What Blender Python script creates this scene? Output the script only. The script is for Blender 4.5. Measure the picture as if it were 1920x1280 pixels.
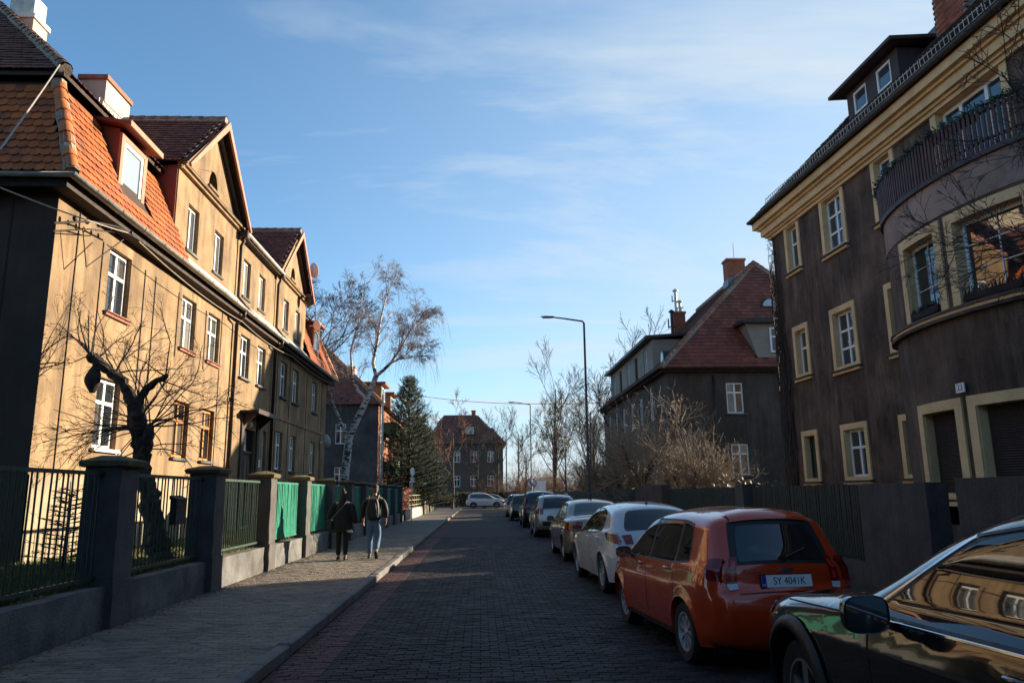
import bpy, bmesh, math, random
import numpy as np
from mathutils import Vector, Matrix, Euler
R_ = math.radians
SC = bpy.context.scene
COL = SC.collection
for o in list(bpy.data.objects): bpy.data.objects.remove(o)

# ------------------------------------------------------------------ camera
cam = bpy.data.cameras.new('camera')
cam.sensor_width = 36.0
cam.lens = 36.0 * 1412.6 / 1920.0
cam.clip_start = 0.05
cam.clip_end = 2000
cam_o = bpy.data.objects.new('camera', cam); COL.objects.link(cam_o)
def _dir(u, v):
    return Vector((u - 960.0, -(v - 640.0), -1412.6)).normalized()
_Y = _dir(900, 925); _Z = _dir(873, -6380); _Z = (_Z - _Y * _Z.dot(_Y)).normalized(); _X = _Y.cross(_Z)
cam_o.matrix_world = Matrix.Translation((0, 0, 1.65)) @ Matrix((_X, _Y, _Z)).to_4x4()
SC.camera = cam_o
CAMP = Vector((0, 0, 1.65))

# ------------------------------------------------------------------ sky and sun
SUN_AZ = math.atan2(1.0, 0.54)          # from +Y towards +X
SUN_EL = R_(15.2)
w = bpy.data.worlds.new('World'); SC.world = w; w.use_nodes = True
nt = w.node_tree; nt.nodes.clear()
N = nt.nodes.new; L = nt.links.new
out = N('ShaderNodeOutputWorld'); bg = N('ShaderNodeBackground'); sky = N('ShaderNodeTexSky')
sky.sky_type = 'NISHITA'; sky.sun_disc = False
sky.sun_elevation = SUN_EL; sky.sun_rotation = SUN_AZ
sky.altitude = 250; sky.air_density = 0.8; sky.dust_density = 0.2; sky.ozone_density = 1.6
tc = N('ShaderNodeTexCoord'); sep = N('ShaderNodeSeparateXYZ'); L(tc.outputs['Generated'], sep.inputs[0])
def M(op, a, b=None, c=None):
    n = N('ShaderNodeMath'); n.operation = op
    for i, q in enumerate((a, b, c)):
        if q is None: continue
        if isinstance(q, (int, float)): n.inputs[i].default_value = q
        else: L(q, n.inputs[i])
    return n.outputs[0]
den = M('ADD', M('MAXIMUM', sep.outputs[2], 0.0), 0.12)
cmb = N('ShaderNodeCombineXYZ')
L(M('DIVIDE', sep.outputs[0], den), cmb.inputs[0]); L(M('DIVIDE', sep.outputs[1], den), cmb.inputs[1])
mp = N('ShaderNodeMapping'); mp.inputs['Rotation'].default_value = (0, 0, R_(-28)); mp.inputs['Scale'].default_value = (0.55, 1.7, 1)
mp.inputs['Location'].default_value = (0.2, 1.9, 0)
L(cmb.outputs[0], mp.inputs[0])
n1 = N('ShaderNodeTexNoise'); n1.inputs['Scale'].default_value = 0.9; n1.inputs['Detail'].default_value = 6; n1.inputs['Roughness'].default_value = 0.62; n1.inputs['Distortion'].default_value = 0.5
L(mp.outputs[0], n1.inputs['Vector'])
rmp = N('ShaderNodeMapRange'); rmp.inputs['From Min'].default_value = 0.52; rmp.inputs['From Max'].default_value = 0.84
L(n1.outputs['Fac'], rmp.inputs['Value'])
fac = M('MULTIPLY', rmp.outputs[0], 0.75)
mix = N('ShaderNodeMix'); mix.data_type = 'RGBA'
tint = N('ShaderNodeMix'); tint.data_type = 'RGBA'; tint.blend_type = 'MULTIPLY'; tint.inputs['Factor'].default_value = 1.0
L(sky.outputs[0], tint.inputs['A']); tint.inputs['B'].default_value = (0.80, 1.38, 1.58, 1)
# thin high haze: thicker towards the horizon and, scattering forwards, towards the sun
sdv = N('ShaderNodeVectorMath'); sdv.operation = 'DOT_PRODUCT'; L(tc.outputs['Generated'], sdv.inputs[0]); sdv.inputs[1].default_value = (math.sin(SUN_AZ)*math.cos(SUN_EL), math.cos(SUN_AZ)*math.cos(SUN_EL), math.sin(SUN_EL))
dd = M('MAXIMUM', sdv.outputs['Value'], 0.0)
veil = M('MULTIPLY', M('DIVIDE', 0.14, M('ADD', M('MAXIMUM', sep.outputs[2], 0.0), 0.10)), M('MULTIPLY_ADD', M('MULTIPLY', dd, dd), 2.6, 0.28))
fac = M('MINIMUM', M('ADD', veil, fac), 0.93)
L(fac, mix.inputs['Factor']); L(tint.outputs['Result'], mix.inputs['A']); mix.inputs['B'].default_value = (4.35, 4.95, 5.35, 1)
L(mix.outputs['Result'], bg.inputs['Color']); bg.inputs['Strength'].default_value = 0.06
L(bg.outputs[0], out.inputs['Surface'])

sl = bpy.data.lights.new('sun', 'SUN'); sl.energy = 5.0; sl.angle = R_(0.53); sl.color = (1.0, 0.86, 0.66)
so = bpy.data.objects.new('sun', sl); COL.objects.link(so)
sd = Vector((math.sin(SUN_AZ) * math.cos(SUN_EL), math.cos(SUN_AZ) * math.cos(SUN_EL), math.sin(SUN_EL)))
so.rotation_euler = sd.to_track_quat('Z', 'Y').to_euler()
so.location = (30, 20, 30)

SC.view_settings.view_transform = 'Standard'; SC.view_settings.look = 'None'
SC.view_settings.exposure = 1.5; SC.view_settings.gamma = 1.0; SC.view_settings.use_curve_mapping = False
SC.cycles.max_bounces = 6; SC.cycles.caustics_reflective = False; SC.cycles.caustics_refractive = False
SC.cycles.use_denoising = True
# ------------------------------------------------------------------ materials
MATS = {}
def mat(name, col, rough=0.8, var=0.15, scale=3.0, bump=0.0, bscale=40.0, col2=None, stain=None, metallic=0.0, spec=0.5, isl=0.0, coat=0.0, ior=1.45, streak=False, edge=0.55, detail=6):
    """procedural material: noise-varied base colour, optional blotches (col2), vertical streak stains, per-piece variation, bump"""
    if name in MATS: return MATS[name]
    m = bpy.data.materials.new(name); m.use_nodes = True; t = m.node_tree; p = t.nodes['Principled BSDF']
    p.inputs['Roughness'].default_value = rough; p.inputs['Metallic'].default_value = metallic
    p.inputs['Specular IOR Level'].default_value = spec; p.inputs['IOR'].default_value = ior
    p.inputs['Coat Weight'].default_value = coat
    if coat: p.inputs['Coat Roughness'].default_value = 0.03
    nn = t.nodes.new; ll = t.links.new
    geo = nn('ShaderNodeNewGeometry'); pos = geo.outputs['Position']
    def noise(sc, det=5, vec=pos, rough_=0.6):
        q = nn('ShaderNodeTexNoise'); q.inputs['Scale'].default_value = sc; q.inputs['Detail'].default_value = det; q.inputs['Roughness'].default_value = rough_
        ll(vec, q.inputs['Vector']); return q.outputs['Fac']
    def rng(v, a, b, lo, hi):
        q = nn('ShaderNodeMapRange'); q.inputs['From Min'].default_value = a; q.inputs['From Max'].default_value = b; q.inputs['To Min'].default_value = lo; q.inputs['To Max'].default_value = hi
        ll(v, q.inputs['Value']); return q.outputs[0]
    def mixc(f, a, b, mode='MIX'):
        q = nn('ShaderNodeMix'); q.data_type = 'RGBA'; q.blend_type = mode
        if isinstance(f, float): q.inputs['Factor'].default_value = f
        else: ll(f, q.inputs['Factor'])
        for k, s in (('A', a), ('B', b)):
            if isinstance(s, tuple): q.inputs[k].default_value = (*s[:3], 1)
            else: ll(s, q.inputs[k])
        return q.outputs['Result']
    def mul(v, f):
        q = nn('ShaderNodeVectorMath'); q.operation = 'SCALE'; ll(v, q.inputs[0])
        if isinstance(f, float): q.inputs['Scale'].default_value = f
        else: ll(f, q.inputs['Scale'])
        return q.outputs[0]
    cur = tuple(col)
    if col2 is not None:
        cur = mixc(rng(noise(scale * 0.37, 4), 0.42, 0.42 + 0.3 * edge + 0.02, 0.0, 1.0), tuple(col), tuple(col2))
    if stain is not None:
        mpn = nn('ShaderNodeMapping'); mpn.inputs['Scale'].default_value = (1.0, 1.0, 0.14 if streak else 1.0); ll(pos, mpn.inputs[0])
        cur = mixc(rng(noise(scale * (2.2 if streak else .8), 7, mpn.outputs[0], 0.72), 0.46, 0.66, 0.0, 0.8), cur, tuple(stain))
        if streak: cur = mixc(rng(noise(scale * .55, 5, pos, 0.65), 0.48, 0.66, 0.0, 0.55), cur, tuple(stain))
    if isinstance(cur, tuple):
        rgb = nn('ShaderNodeRGB'); rgb.outputs[0].default_value = (*cur, 1); cur = rgb.outputs[0]
    if var: cur = mul(cur, rng(noise(scale, detail), 0.25, 0.75, 1 - var, 1 + var))
    if isl:
        oi = nn('ShaderNodeObjectInfo'); ad = nn('ShaderNodeMath'); ad.operation = 'ADD'; ll(oi.outputs['Random'], ad.inputs[0]); ll(geo.outputs['Random Per Island'], ad.inputs[1])
        fr = nn('ShaderNodeMath'); fr.operation = 'FRACT'; ll(ad.outputs[0], fr.inputs[0])
        cur = mul(cur, rng(fr.outputs[0], 0, 1, 1 - isl, 1 + isl))
    ll(cur, p.inputs['Base Color'])
    if var and rough > 0.25: ll(rng(noise(scale * 2.3, 3), 0.3, 0.7, max(0.05, rough - 0.1), min(1, rough + 0.1)), p.inputs['Roughness'])
    if bump:
        b = nn('ShaderNodeBump'); b.inputs['Strength'].default_value = min(1.0, bump); b.inputs['Distance'].default_value = 0.02
        ll(noise(bscale, 6), b.inputs['Height']); ll(b.outputs[0], p.inputs['Normal'])
    MATS[name] = m
    return m

def glass_mat(name, col=(0.02, 0.024, 0.03), ior=2.3, wav=0.006, var=0.0, rough=0.02):
    """window glass: dark room behind, mirror-like surface, slightly wavy; var lets some panes show pale curtains"""
    if name in MATS: return MATS[name]
    m = bpy.data.materials.new(name); m.use_nodes = True; t = m.node_tree; p = t.nodes['Principled BSDF']
    nn = t.nodes.new; ll = t.links.new
    p.inputs['Roughness'].default_value = rough; p.inputs['IOR'].default_value = ior
    p.inputs['Base Color'].default_value = (*col, 1)
    if var:
        oi = nn('ShaderNodeObjectInfo'); r = nn('ShaderNodeValToRGB'); r.color_ramp.interpolation = 'CONSTANT'
        r.color_ramp.elements[0].position = 0; r.color_ramp.elements[0].color = (*col, 1)
        e = r.color_ramp.elements.new(0.45); e.color = (0.10, 0.095, 0.085, 1)
        r.color_ramp.elements[-1].position = 0.75; r.color_ramp.elements[-1].color = (0.26, 0.25, 0.23, 1)
        ll(oi.outputs['Random'], r.inputs[0])
        g = nn('ShaderNodeNewGeometry'); mpn = nn('ShaderNodeMapping'); mpn.inputs['Scale'].default_value = (14, 14, 0.6); ll(g.outputs['Position'], mpn.inputs[0])
        nz = nn('ShaderNodeTexNoise'); nz.inputs['Scale'].default_value = 1.0; ll(mpn.outputs[0], nz.inputs['Vector'])
        mm = nn('ShaderNodeMix'); mm.data_type = 'RGBA'; mm.blend_type = 'MULTIPLY'; mm.inputs['Factor'].default_value = 1.0
        rr = nn('ShaderNodeMapRange'); rr.inputs['From Min'].default_value = .3; rr.inputs['From Max'].default_value = .7; rr.inputs['To Min'].default_value = .55; rr.inputs['To Max'].default_value = 1.2
        ll(nz.outputs['Fac'], rr.inputs['Value']); ll(r.outputs[0], mm.inputs['A']); ll(rr.outputs[0], mm.inputs['B']); ll(mm.outputs['Result'], p.inputs['Base Color'])
    if wav:
        g2 = nn('ShaderNodeNewGeometry'); nz = nn('ShaderNodeTexNoise'); nz.inputs['Scale'].default_value = 2.2; nz.inputs['Detail'].default_value = 1; ll(g2.outputs['Position'], nz.inputs['Vector'])
        b = nn('ShaderNodeBump'); b.inputs['Strength'].default_value = 0.6; b.inputs['Distance'].default_value = wav; ll(nz.outputs['Fac'], b.inputs['Height']); ll(b.outputs[0], p.inputs['Normal'])
    MATS[name] = m; return m

# ------------------------------------------------------------------ objects
def tag(o, label=None, cat=None, group=None, kind=None):
    if label: o['label'] = label
    if cat: o['category'] = cat
    if group: o['group'] = group
    if kind: o['kind'] = kind
    return o
def empty(name, loc=(0, 0, 0), rz=0.0, label=None, cat=None, group=None):
    o = bpy.data.objects.new(name, None); COL.objects.link(o); o.empty_display_size = 0.2
    o.location = loc; o.rotation_euler = (0, 0, rz)
    return tag(o, label, cat, group)
def link(name, me, parent=None, loc=None, rot=None):
    o = bpy.data.objects.new(name, me); COL.objects.link(o)
    if parent is not None: o.parent = parent
    if loc is not None: o.location = loc
    if rot is not None: o.rotation_euler = rot
    return o
class MB:
    def __init__(s): s.v = []; s.f = []
    def add(s, vs, fs):
        b = len(s.v); s.v.extend([tuple(map(float, q)) for q in vs]); s.f.extend([tuple(b + i for i in f) for f in fs]); return s
    def box(s, x0, x1, y0, y1, z0, z1):
        return s.add([(x0,y0,z0),(x1,y0,z0),(x1,y1,z0),(x0,y1,z0),(x0,y0,z1),(x1,y0,z1),(x1,y1,z1),(x0,y1,z1)],
                     [(0,3,2,1),(4,5,6,7),(0,1,5,4),(1,2,6,5),(2,3,7,6),(3,0,4,7)])
    def cbox(s, x0, x1, y0, y1, z0, z1, c=0.01):
        """box with chamfered top edges"""
        s.add([(x0,y0,z0),(x1,y0,z0),(x1,y1,z0),(x0,y1,z0),(x0,y0,z1-c),(x1,y0,z1-c),(x1,y1,z1-c),(x0,y1,z1-c),(x0+c,y0+c,z1),(x1-c,y0+c,z1),(x1-c,y1-c,z1),(x0+c,y1-c,z1)],
              [(0,3,2,1),(8,9,10,11),(0,1,5,4),(1,2,6,5),(2,3,7,6),(3,0,4,7),(4,5,9,8),(5,6,10,9),(6,7,11,10),(7,4,8,11)]); return s
    def poly(s, pts): return s.add(pts, [tuple(range(len(pts)))])
    def prism(s, pts, d):
        """closed polygon extruded by vector d"""
        n = len(pts); d = Vector(d); a = [Vector(p) for p in pts]
        return s.add(a + [p + d for p in a], [tuple(range(n))[::-1], tuple(range(n, 2*n))] + [(i, (i+1) % n, n + (i+1) % n, n + i) for i in range(n)])
    def tube(s, pts, rad, n=6, caps=True):
        pts = [Vector(p) for p in pts]
        if not hasattr(rad, '__len__'): rad = [rad] * len(pts)
        vs = []; up = Vector((0.13, 0.31, 0.94)).normalized()
        for i, p in enumerate(pts):
            t = (pts[min(i+1, len(pts)-1)] - pts[max(i-1, 0)])
            if t.length < 1e-9: t = Vector((0,0,1))
            t.normalize(); a = t.cross(up)
            if a.length < 0.05: a = t.cross(Vector((1, 0, 0)))
            a.normalize(); b = t.cross(a)
            for k in range(n):
                an = 2*math.pi*k/n; vs.append(p + (a*math.cos(an) + b*math.sin(an)) * rad[i])
        fs = []
        for i in range(len(pts)-1):
            for k in range(n):
                fs.append((i*n+k, i*n+(k+1) % n, (i+1)*n+(k+1) % n, (i+1)*n+k))
        if caps: fs += [tuple(range(n))[::-1], tuple(range((len(pts)-1)*n, len(pts)*n))]
        return s.add(vs, fs)
    def lathe(s, prof, c=(0,0,0), axis='z', n=20):
        """prof: (radius, height) list"""
        vs = []; m = len(prof); c = Vector(c)
        for k in range(n):
            a = 2*math.pi*k/n
            for r, h in prof:
                x, y = r*math.cos(a), r*math.sin(a)
                vs.append(c + Vector({'z': (x, y, h), 'x': (h, x, y), 'y': (y, h, x)}[axis]))
        fs = [(k*m+i, ((k+1) % n)*m+i, ((k+1) % n)*m+i+1, k*m+i+1) for k in range(n) for i in range(m-1)]
        return s.add(vs, fs)
    def grid(s, P):
        """P: 2-D list of points"""
        a, b = len(P), len(P[0])
        return s.add([q for r in P for q in r], [(i*b+j, (i+1)*b+j, (i+1)*b+j+1, i*b+j+1) for i in range(a-1) for j in range(b-1)])
    def mesh(s, name, m=None, smooth=False, angle=None):
        me = bpy.data.meshes.new(name); me.from_pydata(s.v, [], s.f)
        if m is not None: me.materials.append(m)
        if smooth:
            me.polygons.foreach_set('use_smooth', [True]*len(me.polygons))
            if angle: me.set_sharp_from_angle(angle=R_(angle))
        me.update(); return me
    def build(s, name, m, parent=None, smooth=False, angle=None, loc=None, rot=None):
        return link(name, s.mesh(name, m, smooth, angle), parent, loc, rot)
def B(name, m, parent, *boxes):
    mb = MB()
    for b in boxes: mb.box(*b)
    return mb.build(name, m, parent)
def text_obj(name, txt, size, m, parent, loc, rot, ext=0.002, sx=1.0, align='CENTER'):
    cu = bpy.data.curves.new('t', 'FONT'); cu.body = txt; cu.size = size; cu.extrude = ext; cu.align_x = align; cu.align_y = 'CENTER'
    t = bpy.data.objects.new('t', cu); COL.objects.link(t)
    dg = bpy.context.evaluated_depsgraph_get(); me = bpy.data.meshes.new_from_object(t.evaluated_get(dg))
    bpy.data.objects.remove(t)
    for v in me.vertices: v.co.x *= sx
    me.materials.clear(); me.materials.append(m)
    return link(name, me, parent, loc, rot)
def pieces(parent, name, mesh, places, m, budget=300, stuffname=None, key=None):
    """places: list of 4x4 matrices in the parent's space. The largest-showing ones become objects sharing one mesh, the rest one joined mesh."""
    pw = parent.matrix_basis if parent is not None and parent.parent is None else (parent.parent.matrix_basis @ parent.matrix_basis if parent is not None else Matrix())
    order = sorted(places, key=lambda M_: ((pw @ M_).translation - CAMP).length if key is None else key(M_))
    for M_ in order[:budget]:
        o = link(name, mesh, parent); o.matrix_basis = M_
    rest = order[budget:]
    if rest:
        nv = len(mesh.vertices); co = np.empty(nv*3); mesh.vertices.foreach_get('co', co); co = co.reshape(-1, 3)
        fs = [tuple(p.vertices) for p in mesh.polygons]
        V = []; Fc = []
        for i, M_ in enumerate(rest):
            A = np.array(M_); V.append(co @ A[:3, :3].T + A[:3, 3]); Fc.extend([tuple(i*nv + k for k in f) for f in fs])
        me = bpy.data.meshes.new(stuffname or name); me.from_pydata(np.concatenate(V).tolist(), [], Fc); me.materials.append(m); me.update()
        o = link(stuffname or name + '_field', me, parent); o['kind'] = 'stuff'
def frame_mat(o, u, v):
    """matrix with x along u, y along v, z their normal, at o"""
    u = Vector(u).normalized(); v = Vector(v).normalized(); n = u.cross(v)
    return Matrix(((u.x, v.x, n.x, o[0]), (u.y, v.y, n.y, o[1]), (u.z, v.z, n.z, o[2]), (0, 0, 0, 1)))
def tile_mesh(name, w, h, th, m, rounded=True):
    """beaver-tail roof tile: y up the slope, bottom end at y=0 rounded; lies tilted so it laps the one below"""
    W = w*0.485
    if rounded: pts = [(-W, h*1.25), (-W, 0.045), (-W*0.62, 0.012), (0, 0), (W*0.62, 0.012), (W, 0.045), (W, h*1.25)]
    else: pts = [(-W, h*1.25), (-W, 0), (W, 0), (W, h*1.25)]
    mb = MB(); n = len(pts)
    top = [(x, y, th*2.0 - (y/(h*1.25))*th*1.6) for x, y in pts]; bot = [(x, y, z - th) for x, y, z in top]
    mb.add(top + bot, [tuple(range(n))] + [(i, n+i, n+i+1, i+1) for i in range(n-1)])
    me = mb.mesh(name, m); return me
def tile_slope(parent, O, U, V, wlen, vlen, inside, m, tw=0.18, th=0.2, budget=0, rounded=True, name='tile', stuff='tile_field', seed=1, thick=0.018):
    """cover the slope O + a*U + b*V (0<a<wlen, 0<b<vlen) with lapped tiles where inside(a, b)"""
    rnd = random.Random(seed); U = Vector(U).normalized(); V = Vector(V).normalized(); O = Vector(O); Nn = U.cross(V)
    me = tile_mesh(name, tw, th, thick, m, rounded); out_ = []
    nv = int(vlen/th)
    for j in range(nv):
        for i in range(-1, int(wlen/tw) + 1):
            a = (i + 0.5 + (0.5 if j % 2 else 0))*tw; b = j*th
            if not inside(a, b + th*0.4): continue
            u2 = (U + V*rnd.uniform(-.015, .015)).normalized(); v2 = (V + Nn*rnd.uniform(-.012, .02) - U*(u2.dot(V)))
            out_.append(frame_mat(O + U*a + V*(b + rnd.uniform(-.006, .006)) + Nn*rnd.uniform(0, .006), u2, v2))
    pieces(parent, name, me, out_, m, budget, stuff)

def wall_sheet(mb, x0, x1, z0, z1, holes, depth=0.16, y=0.0, pt=None):
    """wall in the plane y with rectangular holes (x0,x1,z0,z1) and reveals going inwards (+y) by depth"""
    if pt is None: pt = lambda x, yy, z: (x, yy, z)
    xs = sorted({x0, x1, *[h[0] for h in holes], *[h[1] for h in holes]}); zs = sorted({z0, z1, *[h[2] for h in holes], *[h[3] for h in holes]})
    xs = [x for x in xs if x0 <= x <= x1]; zs = [z for z in zs if z0 <= z <= z1]
    for i in range(len(xs)-1):
        for j in range(len(zs)-1):
            cx, cz = (xs[i]+xs[i+1])/2, (zs[j]+zs[j+1])/2
            if any(h[0] < cx < h[1] and h[2] < cz < h[3] for h in holes): continue
            mb.poly([pt(xs[i], y, zs[j]), pt(xs[i+1], y, zs[j]), pt(xs[i+1], y, zs[j+1]), pt(xs[i], y, zs[j+1])])
    for a, b, c, d in holes:
        mb.poly([pt(a, y, c), pt(a, y+depth, c), pt(a, y+depth, d), pt(a, y, d)][::-1]); mb.poly([pt(b, y, c), pt(b, y+depth, c), pt(b, y+depth, d), pt(b, y, d)])
        mb.poly([pt(a, y, d), pt(a, y+depth, d), pt(b, y+depth, d), pt(b, y, d)][::-1]); mb.poly([pt(a, y, c), pt(a, y+depth, c), pt(b, y+depth, c), pt(b, y, c)])
def window(parent, x0, x1, z0, z1, y, fm, gm, mull=(0.5,), trans=(0.66,), fw=0.055, sill=None, name='window', sw=0.06, sd=0.13):
    """window in a facade plane: frame with mullions (fractions) and a transom, panes as children; y = plane of the frame front"""
    mb = MB(); t = 0.05
    mb.box(x0, x0+fw, y, y+t, z0, z1); mb.box(x1-fw, x1, y, y+t, z0, z1); mb.box(x0+fw, x1-fw, y, y+t, z0, z0+fw); mb.box(x0+fw, x1-fw, y, y+t, z1-fw, z1)
    xs = [x0+fw] ; zs = [z0+fw]
    for q in mull:
        xc = x0 + (x1-x0)*q; mb.box(xc-fw*.6, xc+fw*.6, y-0.008, y+t, z0+fw, z1-fw); xs += [xc-fw*.6, xc+fw*.6]
    for q in trans:
        zc = z0 + (z1-z0)*q; mb.box(x0+fw, x1-fw, y-0.004, y+t-.003, zc-fw*.55, zc+fw*.55); zs += [zc-fw*.55, zc+fw*.55]
    xs.append(x1-fw); zs.append(z1-fw)
    wo = mb.build(name, fm, parent)
    for i in range(0, len(xs), 2):
        for j in range(0, len(zs), 2):
            MB().poly([(xs[i], y+.03, zs[j]), (xs[i+1], y+.03, zs[j]), (xs[i+1], y+.03, zs[j+1]), (xs[i], y+.03, zs[j+1])]).build('pane', gm, wo)
    if sill is not None:
        B('sill', sill, wo, (x0-sw, x1+sw, y-sd-.1, y+.02, z0-.055, z0-.004))
    return wo
# ------------------------------------------------------------------ shared materials
GRASS = mat('grass_soil', (0.07, 0.075, 0.02), .95, .35, 2.0, .6, 30, col2=(0.10, 0.085, 0.035))
GROUND = mat('ground', (0.07, 0.06, 0.045), .95, .3, .7, .4, 20, col2=(0.06, 0.065, 0.03))
PAVER = mat('road_paver', (0.025, 0.0185, 0.0165), .72, .35, 1.3, .5, 60, spec=.25, isl=.42, stain=(0.04, 0.036, 0.036))
PAVRED = mat('red_paver', (0.07, 0.019, 0.015), .7, .25, 1.3, .5, 60, isl=.22)
PAVWALK = mat('walk_paver', (0.21, 0.163, 0.122), .8, .2, 1.0, .5, 60, isl=.2, stain=(0.095, 0.08, 0.068))
JOINT = mat('paver_joint', (0.022, 0.02, 0.018), .95, .3, 8.0, .3, 50)
KERB = mat('kerb_stone', (0.14, 0.125, 0.11), .8, .22, 2.5, .6, 45, isl=.12, stain=(0.09, 0.085, 0.08))
CONC = mat('old_concrete', (0.15, 0.145, 0.14), .9, .3, 2.2, .8, 30, col2=(0.10, 0.095, 0.09), stain=(0.05, 0.05, 0.042))
WHITEP = mat('white_frame', (0.78, 0.78, 0.76), .45, .06, 6)
GLASS = glass_mat('window_glass', var=1.0)
GLASSD = glass_mat('dark_window_glass')

def far_paving(name, base, joint, sx, sy):
    m = bpy.data.materials.new(name); m.use_nodes = True; t = m.node_tree; p = t.nodes['Principled BSDF']; nn = t.nodes.new; ll = t.links.new
    g = nn('ShaderNodeNewGeometry'); bk = nn('ShaderNodeTexBrick'); bk.inputs['Scale'].default_value = 1.0; bk.inputs['Brick Width'].default_value = sx; bk.inputs['Row Height'].default_value = sy
    bk.inputs['Mortar Size'].default_value = 0.006; bk.inputs['Color1'].default_value = (*base, 1); bk.inputs['Color2'].default_value = (*[c*.7 for c in base], 1); bk.inputs['Mortar'].default_value = (*joint, 1)
    ll(g.outputs['Position'], bk.inputs['Vector'])
    nz = nn('ShaderNodeTexNoise'); nz.inputs['Scale'].default_value = .8; nz.inputs['Detail'].default_value = 6; ll(g.outputs['Position'], nz.inputs['Vector'])
    mx = nn('ShaderNodeMix'); mx.data_type = 'RGBA'; mx.blend_type = 'MULTIPLY'; mx.inputs['Factor'].default_value = .7; ll(bk.outputs['Color'], mx.inputs['A']); ll(nz.outputs['Color'], mx.inputs['B'])
    mg = nn('ShaderNodeVectorMath'); mg.operation = 'SCALE'; mg.inputs['Scale'].default_value = 1.6; ll(mx.outputs['Result'], mg.inputs[0]); ll(mg.outputs[0], p.inputs['Base Color']); p.inputs['Roughness'].default_value = .8; p.inputs['Specular IOR Level'].default_value = .2
    return m

# ------------------------------------------------------------------ ground, road, pavements
def sheet(name, m, x0, x1, y0, y1, z, nx=1, ny=1):
    mb = MB(); mb.grid([[(x0+(x1-x0)*i/nx, y0+(y1-y0)*j/ny, z) for j in range(ny+1)] for i in range(nx+1)])
    return mb.build(name, m)
tag(sheet('ground', GROUND, -700, 700, -300, 1500, -0.06), kind='structure')
RX0, RX1 = -2.0, 4.15
road = tag(sheet('road', JOINT, RX0, RX1, -12, 30, -0.03), kind='structure')
tag(sheet('road_beyond', far_paving('far_road', (0.034, 0.0265, 0.0235), (0.02, 0.018, 0.016), .2, .1), RX0, RX1, 30, 84, 0.0), kind='structure')
tag(sheet('cross_road', far_paving('far_cross', (0.06, 0.05, 0.044), (0.03, 0.03, 0.03), .2, .1), -60, 60, 84, 94, 0.004), kind='structure')
tag(sheet('red_strip_beyond', far_paving('far_red', (0.085, 0.026, 0.021), (0.03, 0.03, 0.03), .2, .1), RX0, -1.5, 30, 84, 0.004), kind='structure')
# pavers of the road: running bond, long side across the street
def paver_field(parent, name, m, x0, x1, y0, y1, z, w, d, budget, seed, xsplit=None, tilt=.012):
    rnd = random.Random(seed); mb = MB(); c = .007; hw, hd = w/2-.003, d/2-.003
    mb.cbox(-hw, hw, -hd, hd, -.05, 0, c); mb.f = mb.f[1:]
    me = mb.mesh(name, m); pl = []
    for j in range(int(round((y1-y0)/d))):
        off = (w/2 if j % 2 else 0)
        n0 = -1
        for i in range(n0, int((x1-x0)/w)+1):
            xc = x0 + off + (i+.5)*w
            a, b = xc-w/2, xc+w/2
            if b < x0+.02 or a > x1-.02: continue
            sx = 1.0
            if a < x0: sx = (b-x0)/w; xc = (x0+b)/2
            if b > x1: sx = (x1-a)/w; xc = (a+x1)/2
            yc = y0 + (j+.5)*d
            zz = z + rnd.uniform(-.004, .003) - .012*max(0, math.sin(xc*1.3+yc*.31)*math.sin(yc*.47+xc*.6))
            Mx = Matrix.Translation((xc, yc, zz)) @ Euler((rnd.gauss(0, tilt), rnd.gauss(0, tilt), rnd.gauss(0, .006))).to_matrix().to_4x4() @ Matrix.Diagonal((sx, 1, 1, 1))
            pl.append(Mx)
    vis = lambda M_: -M_.translation.y*0 + abs(M_.translation.y - 7.2 + (0 if M_.translation.y > 7 else 50)) + abs(M_.translation.x)*.35
    pieces(parent, name, me, pl, m, budget, name + '_field', key=vis)
paver_field(road, 'paver', PAVER, -1.5, RX1, 5.2, 30, 0.0, .2, .1, 300, 3)
paver_field(road, 'red_paver', PAVRED, RX0, -1.5, 5.2, 30, 0.0, .2, .1, 150, 4)
tag(sheet('road_near', PAVER, RX0, RX1, -12, 5.2, 0.0), kind='structure')
walk = tag(sheet('pavement', JOINT, -4.5, -2.15, -12, 84, 0.085), kind='structure')
paver_field(walk, 'paver', PAVWALK, -4.5, -2.15, 5.5, 30, 0.112, .2, .1, 300, 5)
tag(sheet('pavement_beyond', far_paving('far_walk', (0.17, 0.145, 0.12), (0.06, 0.055, 0.05), .2, .1), -4.5, -2.15, 30, 84, 0.108), kind='structure')
# kerb stones
kl = tag(B('kerb', JOINT, None, (-2.14, -2.01, -12, 84, -.05, .05)), kind='structure')
kme = MB().cbox(-.075, .075, -.495, .495, -.12, 0, .018).mesh('kerb_stone', KERB); rk = random.Random(2)
pieces(kl, 'kerb_stone', kme, [Matrix.Translation((-2.075 + rk.uniform(-.008, .008), 1.5+i+.5, .128 + rk.uniform(-.006, .006))) @ Euler((rk.gauss(0, .005), rk.gauss(0, .01), rk.gauss(0, .004))).to_matrix().to_4x4() for i in range(82)], KERB, 300)
kr = tag(B('kerb_right', JOINT, None, (4.17, 4.29, -12, 84, -.05, .05)), kind='structure')
pieces(kr, 'kerb_stone', kme, [Matrix.Translation((4.23 + rk.uniform(-.008, .008), -4+i+.5, .125 + rk.uniform(-.006, .006))) for i in range(60)], KERB, 300)
tag(sheet('pavement_right', far_paving('right_walk', (0.10, 0.095, 0.09), (0.04, 0.04, 0.035), .2, .1), 4.3, 5.65, -12, 84, .105), kind='structure')
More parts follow.
